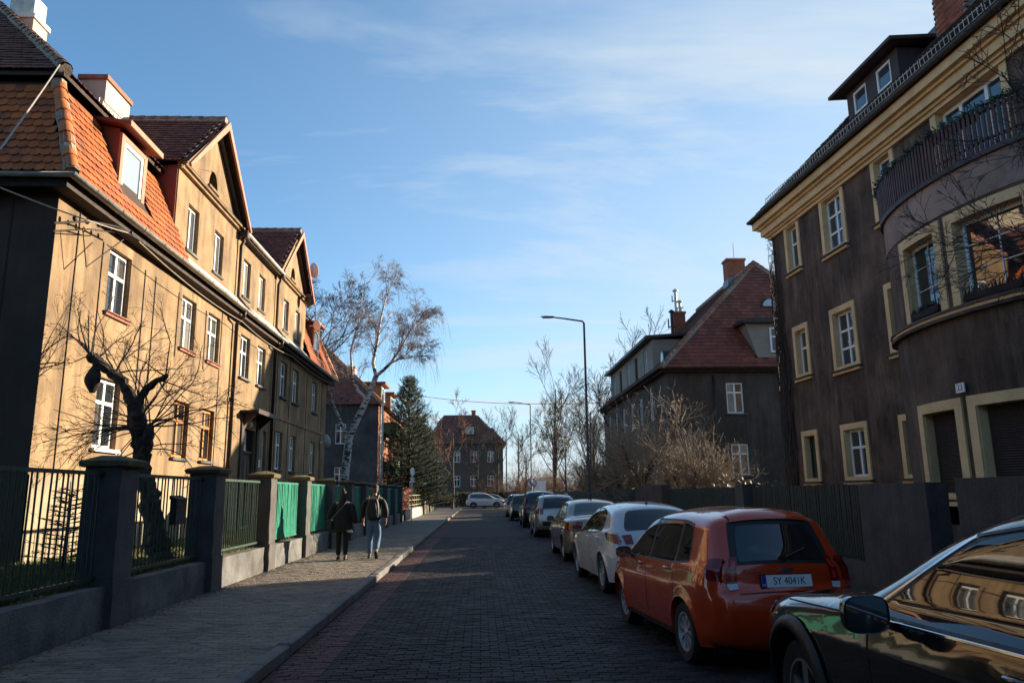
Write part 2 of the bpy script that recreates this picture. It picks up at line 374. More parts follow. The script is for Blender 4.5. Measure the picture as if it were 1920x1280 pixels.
# raised gardens
tag(B('lawn', GRASS, None, (-45, -4.72, -30, 47, -.05, .60)), kind='structure')
tag(B('garden_right', GROUND, None, (5.85, 45, -30, 78, -.05, .55)), kind='structure')
tag(B('garden_left_far', GROUND, None, (-45, -4.9, 47.01, 82, -.05, .35)), kind='structure')
# grass blades on the strip of lawn that shows through the fence
def grass(name, x0, x1, y0, y1, z, n, seed, m, hmax=.11, label=None):
    rnd = random.Random(seed); mb = MB()
    for i in range(n):
        x, y = rnd.uniform(x0, x1), rnd.uniform(y0, y1); a = rnd.uniform(0, 6.283); h = rnd.uniform(.4, 1)*hmax; le = rnd.uniform(.2, .9)*h; w_ = rnd.uniform(.004, .008)
        dx, dy = math.cos(a), math.sin(a)
        mb.add([(x-dy*w_, y+dx*w_, z-.01), (x+dy*w_, y-dx*w_, z-.01), (x+dx*le*.4+dy*w_*.7, y+dy*le*.4-dx*w_*.7, z+h*.6), (x+dx*le, y+dy*le, z+h)], [(0, 1, 2), (0, 2, 3)])
    o = mb.build(name, m); tag(o, label, 'grass', kind='stuff'); return o
GBL = mat('grass_blade', (0.10, 0.115, 0.022), .7, .3, 1.5, col2=(0.14, 0.12, 0.04), isl=.35)
grass('grass', -7.3, -4.75, 6.5, 26, .60, 52000, 8, GBL, label='short rough lawn between the railings and the long ochre house')
# ------------------------------------------------------------------ the long ochre house on the left
OCHRE = mat('ochre_render', (0.29, 0.188, 0.098), .92, .35, 1.1, .7, 26, col2=(0.23, 0.145, 0.073), stain=(0.105, 0.067, 0.038), streak=True, edge=.9)
CREAM = mat('pale_plinth', (0.30, 0.235, 0.15), .92, .2, 1.4, .7, 26, col2=(0.36, 0.28, 0.18), stain=(0.22, 0.17, 0.11), streak=True)
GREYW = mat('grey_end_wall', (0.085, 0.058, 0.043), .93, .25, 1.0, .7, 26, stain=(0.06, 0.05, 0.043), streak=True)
TILEO = mat('orange_tile', (0.37, 0.088, 0.012), .62, .25, 2.2, .5, 60, isl=.28, stain=(0.17, 0.06, 0.025))
TILED = mat('weathered_tile', (0.15, 0.048, 0.026), .75, .3, 2.0, .6, 60, isl=.32, stain=(0.085, 0.045, 0.035))
RIDGE = mat('ridge_tile', (0.42, 0.12, 0.03), .65, .3, 3.0, .5, 40, isl=.25)
MORTAR = mat('ridge_mortar', (0.27, 0.23, 0.18), .95, .35, 9, .8, 30)
ROOFDECK = mat('roof_underlay', (0.05, 0.03, 0.024), .9, .2, 3)
REDSHEET = mat('red_sheet', (0.17, 0.045, 0.026), .6, .2, 2.5, .15, 20)
PINKB = mat('salmon_board', (0.42, 0.17, 0.10), .7, .15, 2.5, .3, 30)
ZINC = mat('weathered_zinc', (0.55, 0.52, 0.46), .55, .25, 3.5, .3, 12, metallic=.1, stain=(0.36, 0.33, 0.28))
PIPED = mat('dark_downpipe', (0.045, 0.03, 0.026), .5, .3, 4, metallic=.3)
DARKLINE = mat('dark_cable', (0.018, 0.014, 0.012), .7, .2, 5)  # plain near-black for cables, wires, grooves, canopy and letter box
BRICKSILL = mat('brick_sill', (0.28, 0.12, 0.075), .85, .3, 6, .5, 30, isl=.25)
ARCHD = mat('dark_opening', (0.012, 0.010, 0.009), .8, .2, 3)
DOORW = mat('brown_door', (0.05, 0.03, 0.02), .6, .3, 5)
WOODO = mat('orange_wood_frame', (0.42, 0.17, 0.035), .5, .2, 6)

LH = empty('ochre_house', (-7.4, 12.85, 0), R_(90), 'long ochre rendered house with orange mansard roof and two street gables', 'house')
LN = 23.7; EV = 7.17
ups = [(1.95, 2.9), (5.7, 6.65), (7.55, 8.5), (10.4, 11.35), (12.2, 13.15), (15.2, 16.15), (17.1, 18.05), (20.65, 21.6)]
los = [(1.95, 2.9), (5.7, 6.65), (7.55, 8.5), (15.0, 15.9), (17.05, 17.95), (20.7, 21.6)]
holes = [(a, b, 5.28, 6.62) for a, b in ups] + [(a, b, 2.6, 3.98) for a, b in los] + [(9.72, 10.12, 2.3, 3.85), (13.25, 13.75, 2.3, 3.85), (11.15, 12.45, .75, 3.75)]
mb = MB(); wall_sheet(mb, 0, LN, 2.05, 7.2, holes, .17); mb.build('wall', OCHRE, LH)
mb = MB(); wall_sheet(mb, 0, LN, .5, 2.05, [(11.15, 12.45, .75, 2.05)], .17, y=-.03); mb.poly([(0, -.03, 2.05), (LN, -.03, 2.05), (LN, 0.001, 2.05), (0, .001, 2.05)]); mb.build('plinth', CREAM, LH)
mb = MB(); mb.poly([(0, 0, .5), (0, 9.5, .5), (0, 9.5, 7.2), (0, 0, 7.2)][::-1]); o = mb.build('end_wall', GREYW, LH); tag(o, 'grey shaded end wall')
mb = MB(); mb.poly([(LN, 0, .5), (LN, 9.5, .5), (LN, 9.5, 7.2), (LN, 0, 7.2)]); mb.poly([(0, 9.5, .5), (LN, 9.5, .5), (LN, 9.5, 7.2), (0, 9.5, 7.2)]); mb.build('rear_wall', GREYW, LH)
for i, (a, b) in enumerate(ups):
    wo = window(LH, a+.01, b-.01, 5.29, 6.61, .10, WHITEP, GLASS, trans=(.62,), fw=.06)
    mb = MB()
    rs = random.Random(i)
    if i < 3:   # tiled brick sill, each brick its own
        so_ = B('sill', BRICKSILL, wo, (a-.05, b+.05, -.06, .1, 5.205, 5.262))
        for k in range(9):
            x = a - .06 + k*.118; MB().cbox(x, x+.108, -.10, .08, 5.262 + rs.uniform(-.004, .004), 5.288, .006).build('sill_brick', BRICKSILL, wo)
    else: B('sill', CONC, wo, (a-.06, b+.06, -.09, .1, 5.215, 5.278))
for i, (a, b) in enumerate(los):
    wf = WOODO if i in (1, 2) else WHITEP
    wo = window(LH, a+.01, b-.01, 2.61, 3.97, .10, wf, GLASS, trans=(.66,), fw=.065)
    B('sill', WHITEP if i == 0 else CONC, wo, (a-.06, b+.06, -.09, .1, 2.535, 2.598))
for a, b in ((9.72, 10.12), (13.25, 13.75)): window(LH, a, b, 2.3, 3.85, .10, WHITEP if a > 12 else DOORW, GLASSD, mull=(), trans=(.7,), fw=.05)
# door with canopy, transom lamp and plate
d = B('door', DOORW, LH, (11.16, 12.44, .10, .16, .76, 3.0)); B('door_frame', DOORW, d, (11.15, 11.25, .05, .12, .75, 3.72), (12.35, 12.45, .05, .12, .75, 3.72), (11.25, 12.35, .05, .12, 3.0, 3.08))
for k in range(3): B('door_panel', mat('door_panel', (.065, .04, .026), .55, .3, 5), d, (11.32 + k*.36, 11.6 + k*.36, .085, .103, .95, 2.8))
MB().poly([(11.25, .12, 3.08), (12.35, .12, 3.08), (12.35, .12, 3.72), (11.25, .12, 3.72)]).build('fanlight', GLASSD, d)
cp = B('door_canopy', DARKLINE, LH, (10.75, 12.85, -.55, .0, 4.2, 4.28)); B('canopy_edge', PIPED, cp, (10.72, 12.88, -.58, -.55, 4.17, 4.31))
for x in (10.95, 12.6): mb = MB(); mb.prism([(x, -.5, 4.2), (x, 0, 4.2), (x, 0, 3.75)], (.06, 0, 0)); mb.build('canopy_bracket', PIPED, cp)
B('pilaster', GREYW, LH, (10.85, 11.1, -.06, 0, .6, 4.18)); B('pilaster', GREYW, LH, (12.5, 12.75, -.06, 0, .6, 4.18))
mb = MB(); mb.lathe([(0, -.09), (.09, -.075), (.13, -.02), (.13, 0)], (11.8, 0, 3.92), 'y', 14); mb.build('door_lamp', WHITEP, LH, True)
B('house_plate', mat('blue_white_plate', (.45, .5, .55), .4, .1, 4), LH, (12.9, 13.12, -.02, 0, 2.6, 2.85))
# vertical cables and grooves, horizontal groove under the eaves
for x, z0, z1 in ((.72, 2.1, 6.85), (3.55, 3.2, 6.6), (4.1, 3.4, 6.6), (1.65, 4.4, 6.6), (5.45, 5, 6.6), (7.35, 5, 6.6), (8.6, 2.2, 6.9), (14.75, 2.2, 6.9), (16.6, 2.2, 6.9), (19.5, 2.2, 6.9), (22.6, 2.2, 6.9)):
    MB().tube([(x, -.012, z0), (x, -.012, z1)], .011, 5).build('wall_cable', DARKLINE, LH)
B('wall_groove', DARKLINE, LH, (.7, LN-.3, -.004, .004, 6.845, 6.862)); B('string_course', OCHRE, LH, (9.45, LN, -.035, .0, 4.42, 4.52))
# eaves: soffit box, gutter, downpipes
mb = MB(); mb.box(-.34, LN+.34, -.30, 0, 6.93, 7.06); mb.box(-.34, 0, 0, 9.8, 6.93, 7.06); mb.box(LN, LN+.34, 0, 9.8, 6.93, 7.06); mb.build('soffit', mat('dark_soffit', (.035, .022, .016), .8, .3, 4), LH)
def gutter(name, pts, r, parent, m):
    mb = MB()
    P = []
    pts = [Vector(p) for p in pts]
    for i, p in enumerate(pts):
        t = (pts[min(i+1, len(pts)-1)] - pts[max(0, i-1)]); t.z = 0; t.normalize(); s_ = Vector((t.y, -t.x, 0))
        P.append([p + s_*r*math.cos(a) + Vector((0, 0, -r*math.sin(a))) for a in [math.pi*k/8 for k in range(9)]])
    mb.grid(P); mb.grid([[q + (q - pts[i])*(-.12) for q in row] for i, row in enumerate(P)])
    return mb.build(name, m, parent, True)
g = gutter('gutter', [(-.46, 9.8, 7.13), (-.46, -.43, 7.13), (LN+.4, -.43, 7.13)], .085, LH, ZINC)
for k in range(24): MB().tube([(.3+k, -.43+.088*math.cos(a), 7.13-.088*math.sin(a)) for a in [math.pi*j/6 for j in range(7)]], .008, 4).build('gutter_bracket', ZINC, g)
for x, zt in ((9.62, 9.5), (14.0, 9.5)):
    mb = MB(); mb.tube([(x-.35, -.43, 7.05), (x-.3, -.40, 6.92), (x, -.10, 6.75), (x, -.10, .6)], .055, 8); mb.build('downpipe', PIPED, LH, True)
    mb = MB(); mb.tube([(x, -.12, zt), (x, -.16, zt-.15), (x, -.09, zt-.3), (x, -.09, 7.6), (x+.5, -.25, 7.36), (x+.6, -.40, 7.2)], .05, 8); mb.build('downpipe', PIPED, LH, True)
    MB().box(x-.11, x+.11, -.3, -.06, zt-.05, zt+.17).build('rainwater_hopper', PIPED, LH)
mb = MB(); mb.tube([(-.1, 1.3, 6.95), (-.1, 1.3, .6)], .06, 8); mb.build('downpipe', PIPED, LH, True)
mb = MB(); mb.tube([(-.46, 1.05, 7.05), (-.42, 1.1, 6.9), (-.1, 1.3, 6.75)], .05, 8); mb.build('pipe_elbow', mat('rust_elbow', (.25, .10, .05), .6, .3, 6), LH, True)
for y in (.75, 2.2, 3.6): B('wall_seam', DARKLINE, LH, (-.006, .0, y, y+.03, .8, 6.8))

# --- mansard: lower steep slopes at both ends, upper slopes, gables between
def quad_deck(mb, *p): mb.poly(p)
lo_in, hi_z = .52, 9.38     # break line: inset, height
dk = MB()
for (xa, xb, ea, eb) in ((-.36, 4.9, 1, 0), (18.75, LN+.36, 0, 1)):
    dk.poly([(xa, -.33, EV), (xb, -.33, EV), (xb - (.88 if eb else 0), .55, hi_z), (xa + (.88 if ea else 0), .55, hi_z)])
dk.poly([(-.36, 9.8, EV), (-.36, -.33, EV), (.52, .55, hi_z), (.52, 8.95, hi_z)])
dk.poly([(LN+.36, -.33, EV), (LN+.36, 9.8, EV), (LN-.52, 8.95, hi_z), (LN-.52, .55, hi_z)])
# upper roof
uz0 = 9.50; rz = 13.85; ry = 4.72
a0, a1 = (.34, .36, uz0), (LN-.34, .36, uz0); b0, b1 = (.34, 9.1, uz0), (LN-.34, 9.1, uz0); r0, r1 = (4.7, ry, rz), (LN-4.7, ry, rz)
dk.poly([a0, a1, r1, r0]); dk.poly([b1, b0, r0, r1]); dk.poly([b0, a0, r0]); dk.poly([a1, b1, r1])
dk.poly([(.34, .36, 9.42), (LN-.34, .36, 9.42), a1, a0]); dk.poly([(.34, 9.1, 9.42), (.34, .36, 9.42), a0, b0])
deck = dk.build('roof', ROOFDECK, LH)
lv = Vector((0, .88, hi_z-EV)); lvl = lv.length
tile_slope(deck, (-.36, -.36, EV), (1, 0, 0), lv, 5.26, lvl, lambda a, b: a > b*.37+.05 and not (2.2 < a < 3.65 and .62 < b), TILEO, .18, .185, 300, seed=1)
tile_slope(deck, (18.75, -.36, EV), (1, 0, 0), lv, 5.3, lvl, lambda a, b: a < 5.3 - b*.37-.05 and not (1.5 < a < 2.95 and .62 < b), TILEO, .18, .185, 0, seed=2)
lve = Vector((.88, 0, hi_z-EV))
tile_slope(deck, (-.39, 9.8, EV), (0, -1, 0), lve, 10.15, lvl, lambda a, b: b*.37+.05 < a < 10.1 - b*.37-.05 and a > 4.5, TILEO, .18, .185, 200, name='end_tile', seed=3)
uv = Vector((0, ry-.36, rz-uz0)); uvl = uv.length
def gab(x0, x1):   # parts of the front upper slope hidden behind the gables are left untiled
    return lambda a, b: False
tile_slope(deck, (.3, .30, uz0), (1, 0, 0), uv, LN-.6, uvl, lambda a, b: b*.707+.05 < a < LN-.6-b*.707-.05, TILED, .19, .2, 0, seed=4)
uve = Vector((ry-.36, 0, rz-uz0))
tile_slope(deck, (.28, 9.1, uz0), (0, -1, 0), uve, 8.74, uvl, lambda a, b: b*.707+.05 < a < 8.74-b*.707-.05, TILED, .19, .2, 120, name='upper_tile', seed=5)
def ridge_run(parent, p0, p1, n, m=RIDGE, r=.115, name='ridge_tile', seed=0):
    rnd = random.Random(seed); p0 = Vector(p0); p1 = Vector(p1); d_ = (p1-p0); ln = d_.length; d_.normalize()
    mb = MB(); st = ln/n
    P = [[(math.cos(a)*rr, y, math.sin(a)*rr) for a in [math.pi*(k/6)*1.16-.25 for k in range(7)]] for y, rr in ((0, r*1.08), (st*.2, r*1.06), (st*1.1, r*.9))]
    mb.grid(P); me = mb.mesh(name, m, True)
    side = d_.cross(Vector((0, 0, 1))).normalized(); up = side.cross(d_).normalized()
    for k in range(n):
        o = p0 + d_*(st*k)
        q = link(name, me, parent); q.matrix_basis = Matrix(((side.x, d_.x, up.x, o.x), (side.y, d_.y, up.y, o.y), (side.z, d_.z, up.z, o.z), (0, 0, 0, 1))) @ Euler((rnd.gauss(0, .01), rnd.gauss(0, .05), rnd.gauss(0, .02))).to_matrix().to_4x4()
    mb = MB(); mb.tube([p0 + d_*(ln*k/16) + Vector((rnd.uniform(-.01, .01), rnd.uniform(-.01, .01), -.035)) for k in range(17)], [r*rnd.uniform(.98, 1.2) for k in range(17)], 7); mb.build('ridge_mortar', MORTAR, parent)
ridge_run(deck, (-.38, -.38, EV+.03), (.50, .53, hi_z), 8, seed=1)
ridge_run(deck, (LN+.38, -.38, EV+.03), (LN-.50, .53, hi_z), 8, seed=2)
ridge_run(deck, (.34, .34, uz0+.06), (4.7, ry, rz+.06), 20, mat('old_ridge', (.22, .10, .055), .8, .4, 6, .6, 30, isl=.4), seed=3)
ridge_run(deck, (4.7, ry, rz+.06), (LN-4.7, ry, rz+.06), 36, seed=4)
# snow guard on the end slope
# gables and the raised wall between them
gb = [(4.9, 9.55), (14.0, 18.75)]; GZ = 9.7; AP = 11.9
sw2 = [(5.65, 6.4), (7.6, 8.35), (10.25, 11.0), (11.95, 12.7), (15.2, 15.95), (17.05, 17.8)]
mb = MB(); wall_sheet(mb, 4.9, 18.75, 7.2, GZ, [(a, b, 7.82, 9.02) for a, b in sw2], .15); mb.poly([(4.9, 0, 7.2), (4.9, 2.4, 7.2), (4.9, 2.4, GZ), (4.9, 0, GZ)][::-1]); mb.poly([(18.75, 0, 7.2), (18.75, 2.4, 7.2), (18.75, 2.4, GZ), (18.75, 0, GZ)])
mb.build('attic_wall', OCHRE, LH)
B('cheek_cladding', REDSHEET, LH, (4.87, 4.9, .03, 2.0, 7.3, GZ))
for a, b in sw2:
    wo = window(LH, a+.01, b-.01, 7.83, 9.01, .10, WHITEP, GLASS, mull=(.5,), trans=(), fw=.055); B('sill', CONC, wo, (a-.05, b+.05, -.05, .1, 7.75, 7.815))
for gi, (a, b) in enumerate(gb):
    c = (a+b)/2; G = MB(); nseg = 10
    ow, oh, oz = .34, .5, 10.05     # arched opening
    arch = [(c+ow*math.cos(t), oz + oh*math.sin(t)) for t in [math.pi*k/nseg for k in range(nseg+1)]]
    # gable triangle with an arched hole: fan between outline and arch
    outl = [(b+.0, GZ), (c, AP), (a, GZ)]
    right = arch[:nseg//2+1]; left = arch[nseg//2:]
    G.poly([(a, 0, GZ), (b, 0, GZ), (b, 0, GZ+.001), (c+ow, 0, oz), (c-ow, 0, oz)])
    for k in range(nseg//2): G.poly([(b, 0, GZ), (right[k+1][0], 0, right[k+1][1]), (right[k][0], 0, right[k][1])][::-1])
    G.poly([(b, 0, GZ), (c, 0, AP), (right[-1][0], 0, right[-1][1])])
    for k in range(nseg//2): G.poly([(a, 0, GZ), (left[k+1][0], 0, left[k+1][1]), (left[k][0], 0, left[k][1])])
    G.poly([(a, 0, GZ), (left[0][0], 0, left[0][1]), (c, 0, AP)])
    for k in range(nseg): G.poly([(arch[k][0], 0, arch[k][1]), (arch[k+1][0], 0, arch[k+1][1]), (arch[k+1][0], .2, arch[k+1][1]), (arch[k][0], .2, arch[k][1])])
    G.poly([(c-ow, 0, oz), (c+ow, 0, oz), (c+ow, .2, oz), (c-ow, .2, oz)])
    go = G.build('gable', OCHRE, LH)
    MB().poly([(c-ow, .18, oz), (c+ow, .18, oz)] + [(x, .18, z) for x, z in arch[1:-1]]).build('attic_opening', ARCHD, go)
    B('sill', OCHRE, go, (c-ow-.06, c+ow+.06, -.06, .05, oz-.07, oz))
    # moulded cornice at the gable foot, raking boards
    cr = B('cornice', OCHRE, LH, (a-.12, b+.12, -.10, .0, GZ-.06, GZ+.02), (a-.17, b+.17, -.17, .0, GZ+.02, GZ+.07)); B('cornice_capping', PIPED, cr, (a-.18, b+.18, -.18, .01, GZ+.07, GZ+.085))
    for s_ in (-1, 1):
        e = Vector((c + s_*(b-a)/2 + s_*.2, 0, GZ-.02)); t_ = Vector((c, 0, AP+.17)); n_ = (t_-e).normalized(); pr = Vector((-n_.z*s_, 0, n_.x*s_))*1
        q = [e, t_, t_ - Vector((0, 0, .24)), e + n_*.10 - Vector((0, 0, .13))]
        mb = MB(); mb.prism([(p.x, -.36, p.z) for p in q], (0, .06, 0)); mb.build('verge_board', PINKB, LH)
        q2 = [e - Vector((0, 0, .13)), t_ - Vector((0, 0, .26)), t_ - Vector((0, 0, .36)), e + n_*.2 - Vector((0, 0, .2))]
        mb = MB(); mb.prism([(p.x, -.12, p.z) for p in q2], (0, .12, 0)); mb.build('verge_moulding', OCHRE if s_ < 0 else PIPED, LH)
        # gable roof slope
        L0 = Vector((c + s_*(b-a)/2 + s_*.22, -.25, GZ+.02)); T0 = Vector((c, -.25, AP+.20)); bk = 3.4
        dk2 = MB(); dk2.poly([L0, T0, T0 + Vector((0, bk, 0)), L0 + Vector((0, bk-1.6, 0))]); gd = dk2.build('gable_roof', ROOFDECK, LH)
        vv = T0 - L0; vl_ = vv.length
        if s_ < 0: tile_slope(gd, L0 + Vector((0, bk, 0)), (0, -1, 0), vv, bk-.1, vl_, lambda A, B_: A < bk-.12, TILED, .19, .2, 140 if gi == 0 else 0, seed=11+gi, name='gable_tile', stuff='gable_tile_field')
        else: tile_slope(gd, L0, (0, 1, 0), vv, bk, vl_, lambda A, B_: A > .05, TILED, .19, .2, 0, seed=15+gi, name='gable_tile', stuff='gable_tile_field')
    ridge_run(deck, (c, -.25, AP+.22), (c, 3.0, AP+.22), 10, mat('old_ridge', (.2, .1, .05)), seed=20+gi)
# raised middle: gutter and eaves
g2 = gutter('gutter', [(9.6, -.26, 9.62), (14.0, -.26, 9.62)], .07, LH, ZINC); B('soffit', MATS['dark_soffit'], LH, (9.6, 13.95, -.2, 0, 9.5, 9.6))
mb = MB(); mb.poly([(9.5, -.2, 9.64), (14.05, -.2, 9.64), (14.05, 1.2, 10.5), (9.5, 1.2, 10.5)]); md = mb.build('roof_middle', ROOFDECK, LH)
tile_slope(md, (9.5, -.2, 9.66), (1, 0, 0), (0, 1.4, .86), 4.5, 1.64, lambda a, b: True, TILED, .19, .2, 0, seed=31)
# sheet-metal apron over the eaves below the gables
mb = MB(); mb.poly([(4.9, -.36, EV+.02), (18.75, -.36, EV+.02), (18.75, -.004, 7.62), (4.9, -.004, 7.62)]); mb.poly([(4.9, -.36, EV-.04), (18.75, -.36, EV-.04), (18.75, -.36, EV+.02), (4.9, -.36, EV+.02)]); mb.build('eaves_apron', mat('pale_sheet', (.55, .52, .47), .5, .25, 2.5, .2, 10, metallic=.2, stain=(.35, .32, .28)), LH)
# dormers
def lh_dormer(x0, x1):
    z0, z1 = 7.72, 9.12
    mb = MB(); mb.box(x0, x0+.14, .0, .06, z0, z1); mb.box(x1-.14, x1, .0, .06, z0, z1); mb.box(x0+.14, x1-.14, .0, .06, z1-.12, z1); mb.box(x0+.14, x1-.14, .0, .06, z0, z0+.12)
    f = mb.build('dormer', PINKB, LH)
    for x in (x0, x1): mb = MB(); mb.prism([(x, .06, z0), (x, .62, 9.3), (x, .06, 9.2)], (.03 if x == x0 else -.03, 0, 0)); mb.build('dormer_cheek', REDSHEET, f)
    mb = MB(); mb.prism([(x0-.2, -.22, 9.2), (x0-.2, .75, 9.34), (x0-.2, .75, 9.42), (x0-.2, -.22, 9.28)], (x1-x0+.4, 0, 0)); mb.build('dormer_roof', REDSHEET, f)
    B('dormer_fascia', PINKB, f, (x0-.2, x1+.2, -.25, -.22, 9.17, 9.29))
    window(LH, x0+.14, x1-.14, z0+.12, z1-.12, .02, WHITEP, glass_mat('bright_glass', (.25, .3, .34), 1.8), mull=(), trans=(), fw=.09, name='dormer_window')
lh_dormer(2.0, 3.2); lh_dormer(20.5, 21.7)
# chimneys
def chimney(parent, x0, x1, y0, y1, z0, z1, m, capm, name='chimney', cap=.05):
    c = MB().box(x0, x1, y0, y1, z0, z1-.12).build(name, m, parent); B('chimney_cap', capm, c, (x0-cap, x1+cap, y0-cap, y1+cap, z1-.12, z1)); return c
c1 = chimney(deck, 4.95, 6.25, 2.0, 2.65, 10.6, 12.15, mat('chimney_render', (.48, .40, .31), .9, .2, 2, .4, 30), mat('chimney_brick_cap', (.25, .11, .07), .85, .3, 8))
c2 = chimney(deck, 4.5, 5.1, 3.7, 4.4, 12.3, 13.55, MATS['chimney_render'], ZINC)
mb = MB(); mb.box(4.55, 5.05, 3.75, 4.35, 13.55, 14.1); mb.build('metal_cowl', ZINC, c2)
mb = MB(); mb.lathe([(.09, 0), (.09, .42), (.16, .42), (.16, .5), (.02, .56)], (4.8, 4.05, 14.1), 'z', 12); mb.build('flue', ZINC, c2, True, 40)
mb = MB()
for k in range(7): mb.box(4.6, 4.63, 1.35+k*.1, 1.37+k*.1, 10.5+k*.1, 10.75+k*.1)
mb.tube([(4.6, 1.3, 10.72), (4.6, 2.0, 11.42)], .012, 5); mb.build('roof_ladder', ZINC, deck)
# satellite dishes on the far gable and wall
def dish(parent, c, r, aim, m=WHITEP):
    mb = MB(); mb.lathe([(0, -.06), (r*.5, -.035), (r*.85, .02), (r, .06), (r*1.0, .075)], (0, 0, 0), 'z', 18); mb.tube([(0, 0, -.06), (0, -.02, -.3)], .02, 5)
    mb.tube([(0, -r*.9, .03), (0, -r*.2, r*.75)], .01, 4); mb.box(-.03, .03, -r*.25, -r*.12, r*.7, r*.8)
    o = mb.build('satellite_dish', m, parent, True, 40); o.location = c; o.rotation_euler = Vector(aim).to_track_quat('Z', 'Y').to_euler(); return o
dish(LH, (18.2, -.35, 11.0), .33, (.75, -.75, .25)); dish(LH, (19.4, -.3, 8.9), .24, (.75, -.75, .25)); dish(LH, (22.4, -.3, 4.1), .3, (.75, -.75, .25))
dish(LH, (17.6, -.35, 9.55), .25, (.9, -.5, .25), PIPED)
# cable bracket on the near corner with insulators
br = MB(); br.tube([(-.1, -.02, 6.35), (.5, -.35, 6.6), (1.1, -.5, 6.72), (1.9, -.5, 6.78)], .02, 5); br.tube([(-.1, -.02, 6.2), (.5, -.32, 6.45), (1.1, -.47, 6.6)], .015, 5)
br.tube([(.55, -.3, 5.75), (1.5, -.45, 6.6)], .012, 5); br.tube([(.3, -.3, 6.4), (.55, -.3, 5.75)], .012, 5)
for k in range(6): br.lathe([(.02, 0), (.04, .02), (.04, .07), (.02, .1)], (.2+k*.3, -.2-.06*k if k < 5 else -.5, 6.5+.05*k), 'z', 8)
br.build('cable_bracket', DARKLINE, LH)
# ------------------------------------------------------------------ the dark three-storey house with the bow front on the right
DARKR = mat('dark_render', (0.078, 0.049, 0.034), .93, .4, 1.4, .8, 24, col2=(0.038, 0.025, 0.018), stain=(0.165, 0.115, 0.083), edge=.7, streak=True)
YELL = mat('yellow_surround', (0.72, 0.505, 0.265), .8, .14, 1.6, .3, 40, stain=(0.56, 0.38, 0.19))
BAYP = mat('mauve_parapet', (0.34, 0.245, 0.20), .9, .2, 1.0, .5, 26, stain=(0.09, 0.07, 0.064))
DROOF = mat('dark_roof_tile', (0.05, 0.036, 0.034), .7, .3, 2.5, .5, 50, isl=.3)
SLATB = mat('plum_slat', (0.075, 0.038, 0.036), .65, .3, 5, .3, 30, isl=.25)
SHUT = mat('brown_shutter', (0.05, 0.035, 0.03), .5, .2, 4)
BRICK = mat('chimney_brick', (0.29, 0.085, 0.045), .85, .25, 5, .5, 40, isl=.35)
BGREEN = mat('green_garland', (0.015, 0.06, 0.045), .7, .4, 12)
TERRA = mat('terracotta_box', (0.26, 0.09, 0.05), .8, .2, 5)
a23 = R_(-3.0)
O23 = Vector((10.0 - .3*math.sin(a23), 24.5 - .3*math.cos(a23), 0))
S23 = .86; O23 = Vector((O23.x*S23, O23.y*S23, 1.65*(1-S23)))
RH = empty('dark_house', O23, R_(-87), 'tall dark rendered house with yellow window surrounds and a bowed balcony bay', 'house')
RH.scale = (S23,)*3
W23 = 26.0; ZC = 10.05
BC, BA, BBr = 10.0, 3.05, 1.35
def bow(x, ext=0.0):
    t = (x-BC)/(BA+ext); return -(BBr+ext)*math.sqrt(max(0, 1-t*t)) if abs(t) < 1 else 0.0
cols = [(1.12, 1.80), (3.46, 4.49), (6.21, 6.9)]
rows = {0: (1.98, 3.26), 1: (5.03, 6.57), 2: (8.44, 9.99)}
hol = []
for ci, (a, b) in enumerate(cols):
    for r, (z0, z1) in rows.items():
        zz0 = z0 + (.15 if ci == 0 and r else 0); hol.append((a, b, zz0, z1, ci, r))
hd = (8.75, 10.75, 7.95, 10.02)
mb = MB(); wall_sheet(mb, 0, W23, .1, ZC+.3, [h[:4] for h in hol] + [hd], .2); mb.poly([(0, 0, .1), (0, 11, .1), (0, 11, ZC+.3), (0, 0, ZC+.3)]); mb.poly([(W23, 0, .1), (W23, 11, .1), (W23, 11, ZC+.3), (W23, 0, ZC+.3)][::-1]); mb.poly([(0, 11, .5), (W23, 11, .5), (W23, 11, ZC+.3), (0, 11, ZC+.3)])
mb.build('wall', DARKR, RH)
SILLD = mat('dark_sill', (.05, .042, .04), .6, .2, 4)
def surround(parent, a, b, z0, z1, w=.16, t=.045, y=0.0, sill=True):
    mb = MB(); mb.box(a-w, a, y-t, y+.002, z0-w*.6, z1+w); mb.box(b, b+w, y-t, y+.002, z0-w*.6, z1+w); mb.box(a, b, y-t, y+.002, z1, z1+w); mb.box(a, b, y-t, y+.002, z0-w*.6, z0)
    # yellow reveals lining the opening
    mb.box(a, a+.012, y, y+.17, z0, z1); mb.box(b-.012, b, y, y+.17, z0, z1); mb.box(a+.012, b-.012, y, y+.17, z1-.012, z1)
    s = mb.build('surround', YELL, parent)
    if sill: B('sill', SILLD, s, (a-w-.05, b+w+.05, y-.15, y+.05, z0-w*.6-.045, z0-w*.6-.002)); B('sill_moulding', YELL, s, (a-w-.02, b+w+.02, y-.09, y-.001, z0-w*.6-.12, z0-w*.6-.047))
    return s
for (a, b, z0, z1, ci, r) in hol:
    surround(RH, a, b, z0, z1)
    if ci == 1: window(RH, a+.014, b-.014, z0, z1-.013, .13, WHITEP, GLASSD, mull=(.5,), trans=(.62,) if r == 0 else (.33, .66), fw=.06)
    else: window(RH, a+.014, b-.014, z0, z1-.013, .13, WHITEP if r else SHUT, GLASSD, mull=(), trans=(.6,) if r else (), fw=.06)
surround(RH, *hd[:2], hd[2], hd[3], w=.2, sill=False); window(RH, hd[0]+.014, hd[1]-.014, hd[2], hd[3]-.013, .13, WHITEP, GLASSD, mull=(.3, .7), trans=(), fw=.08, name='balcony_door')
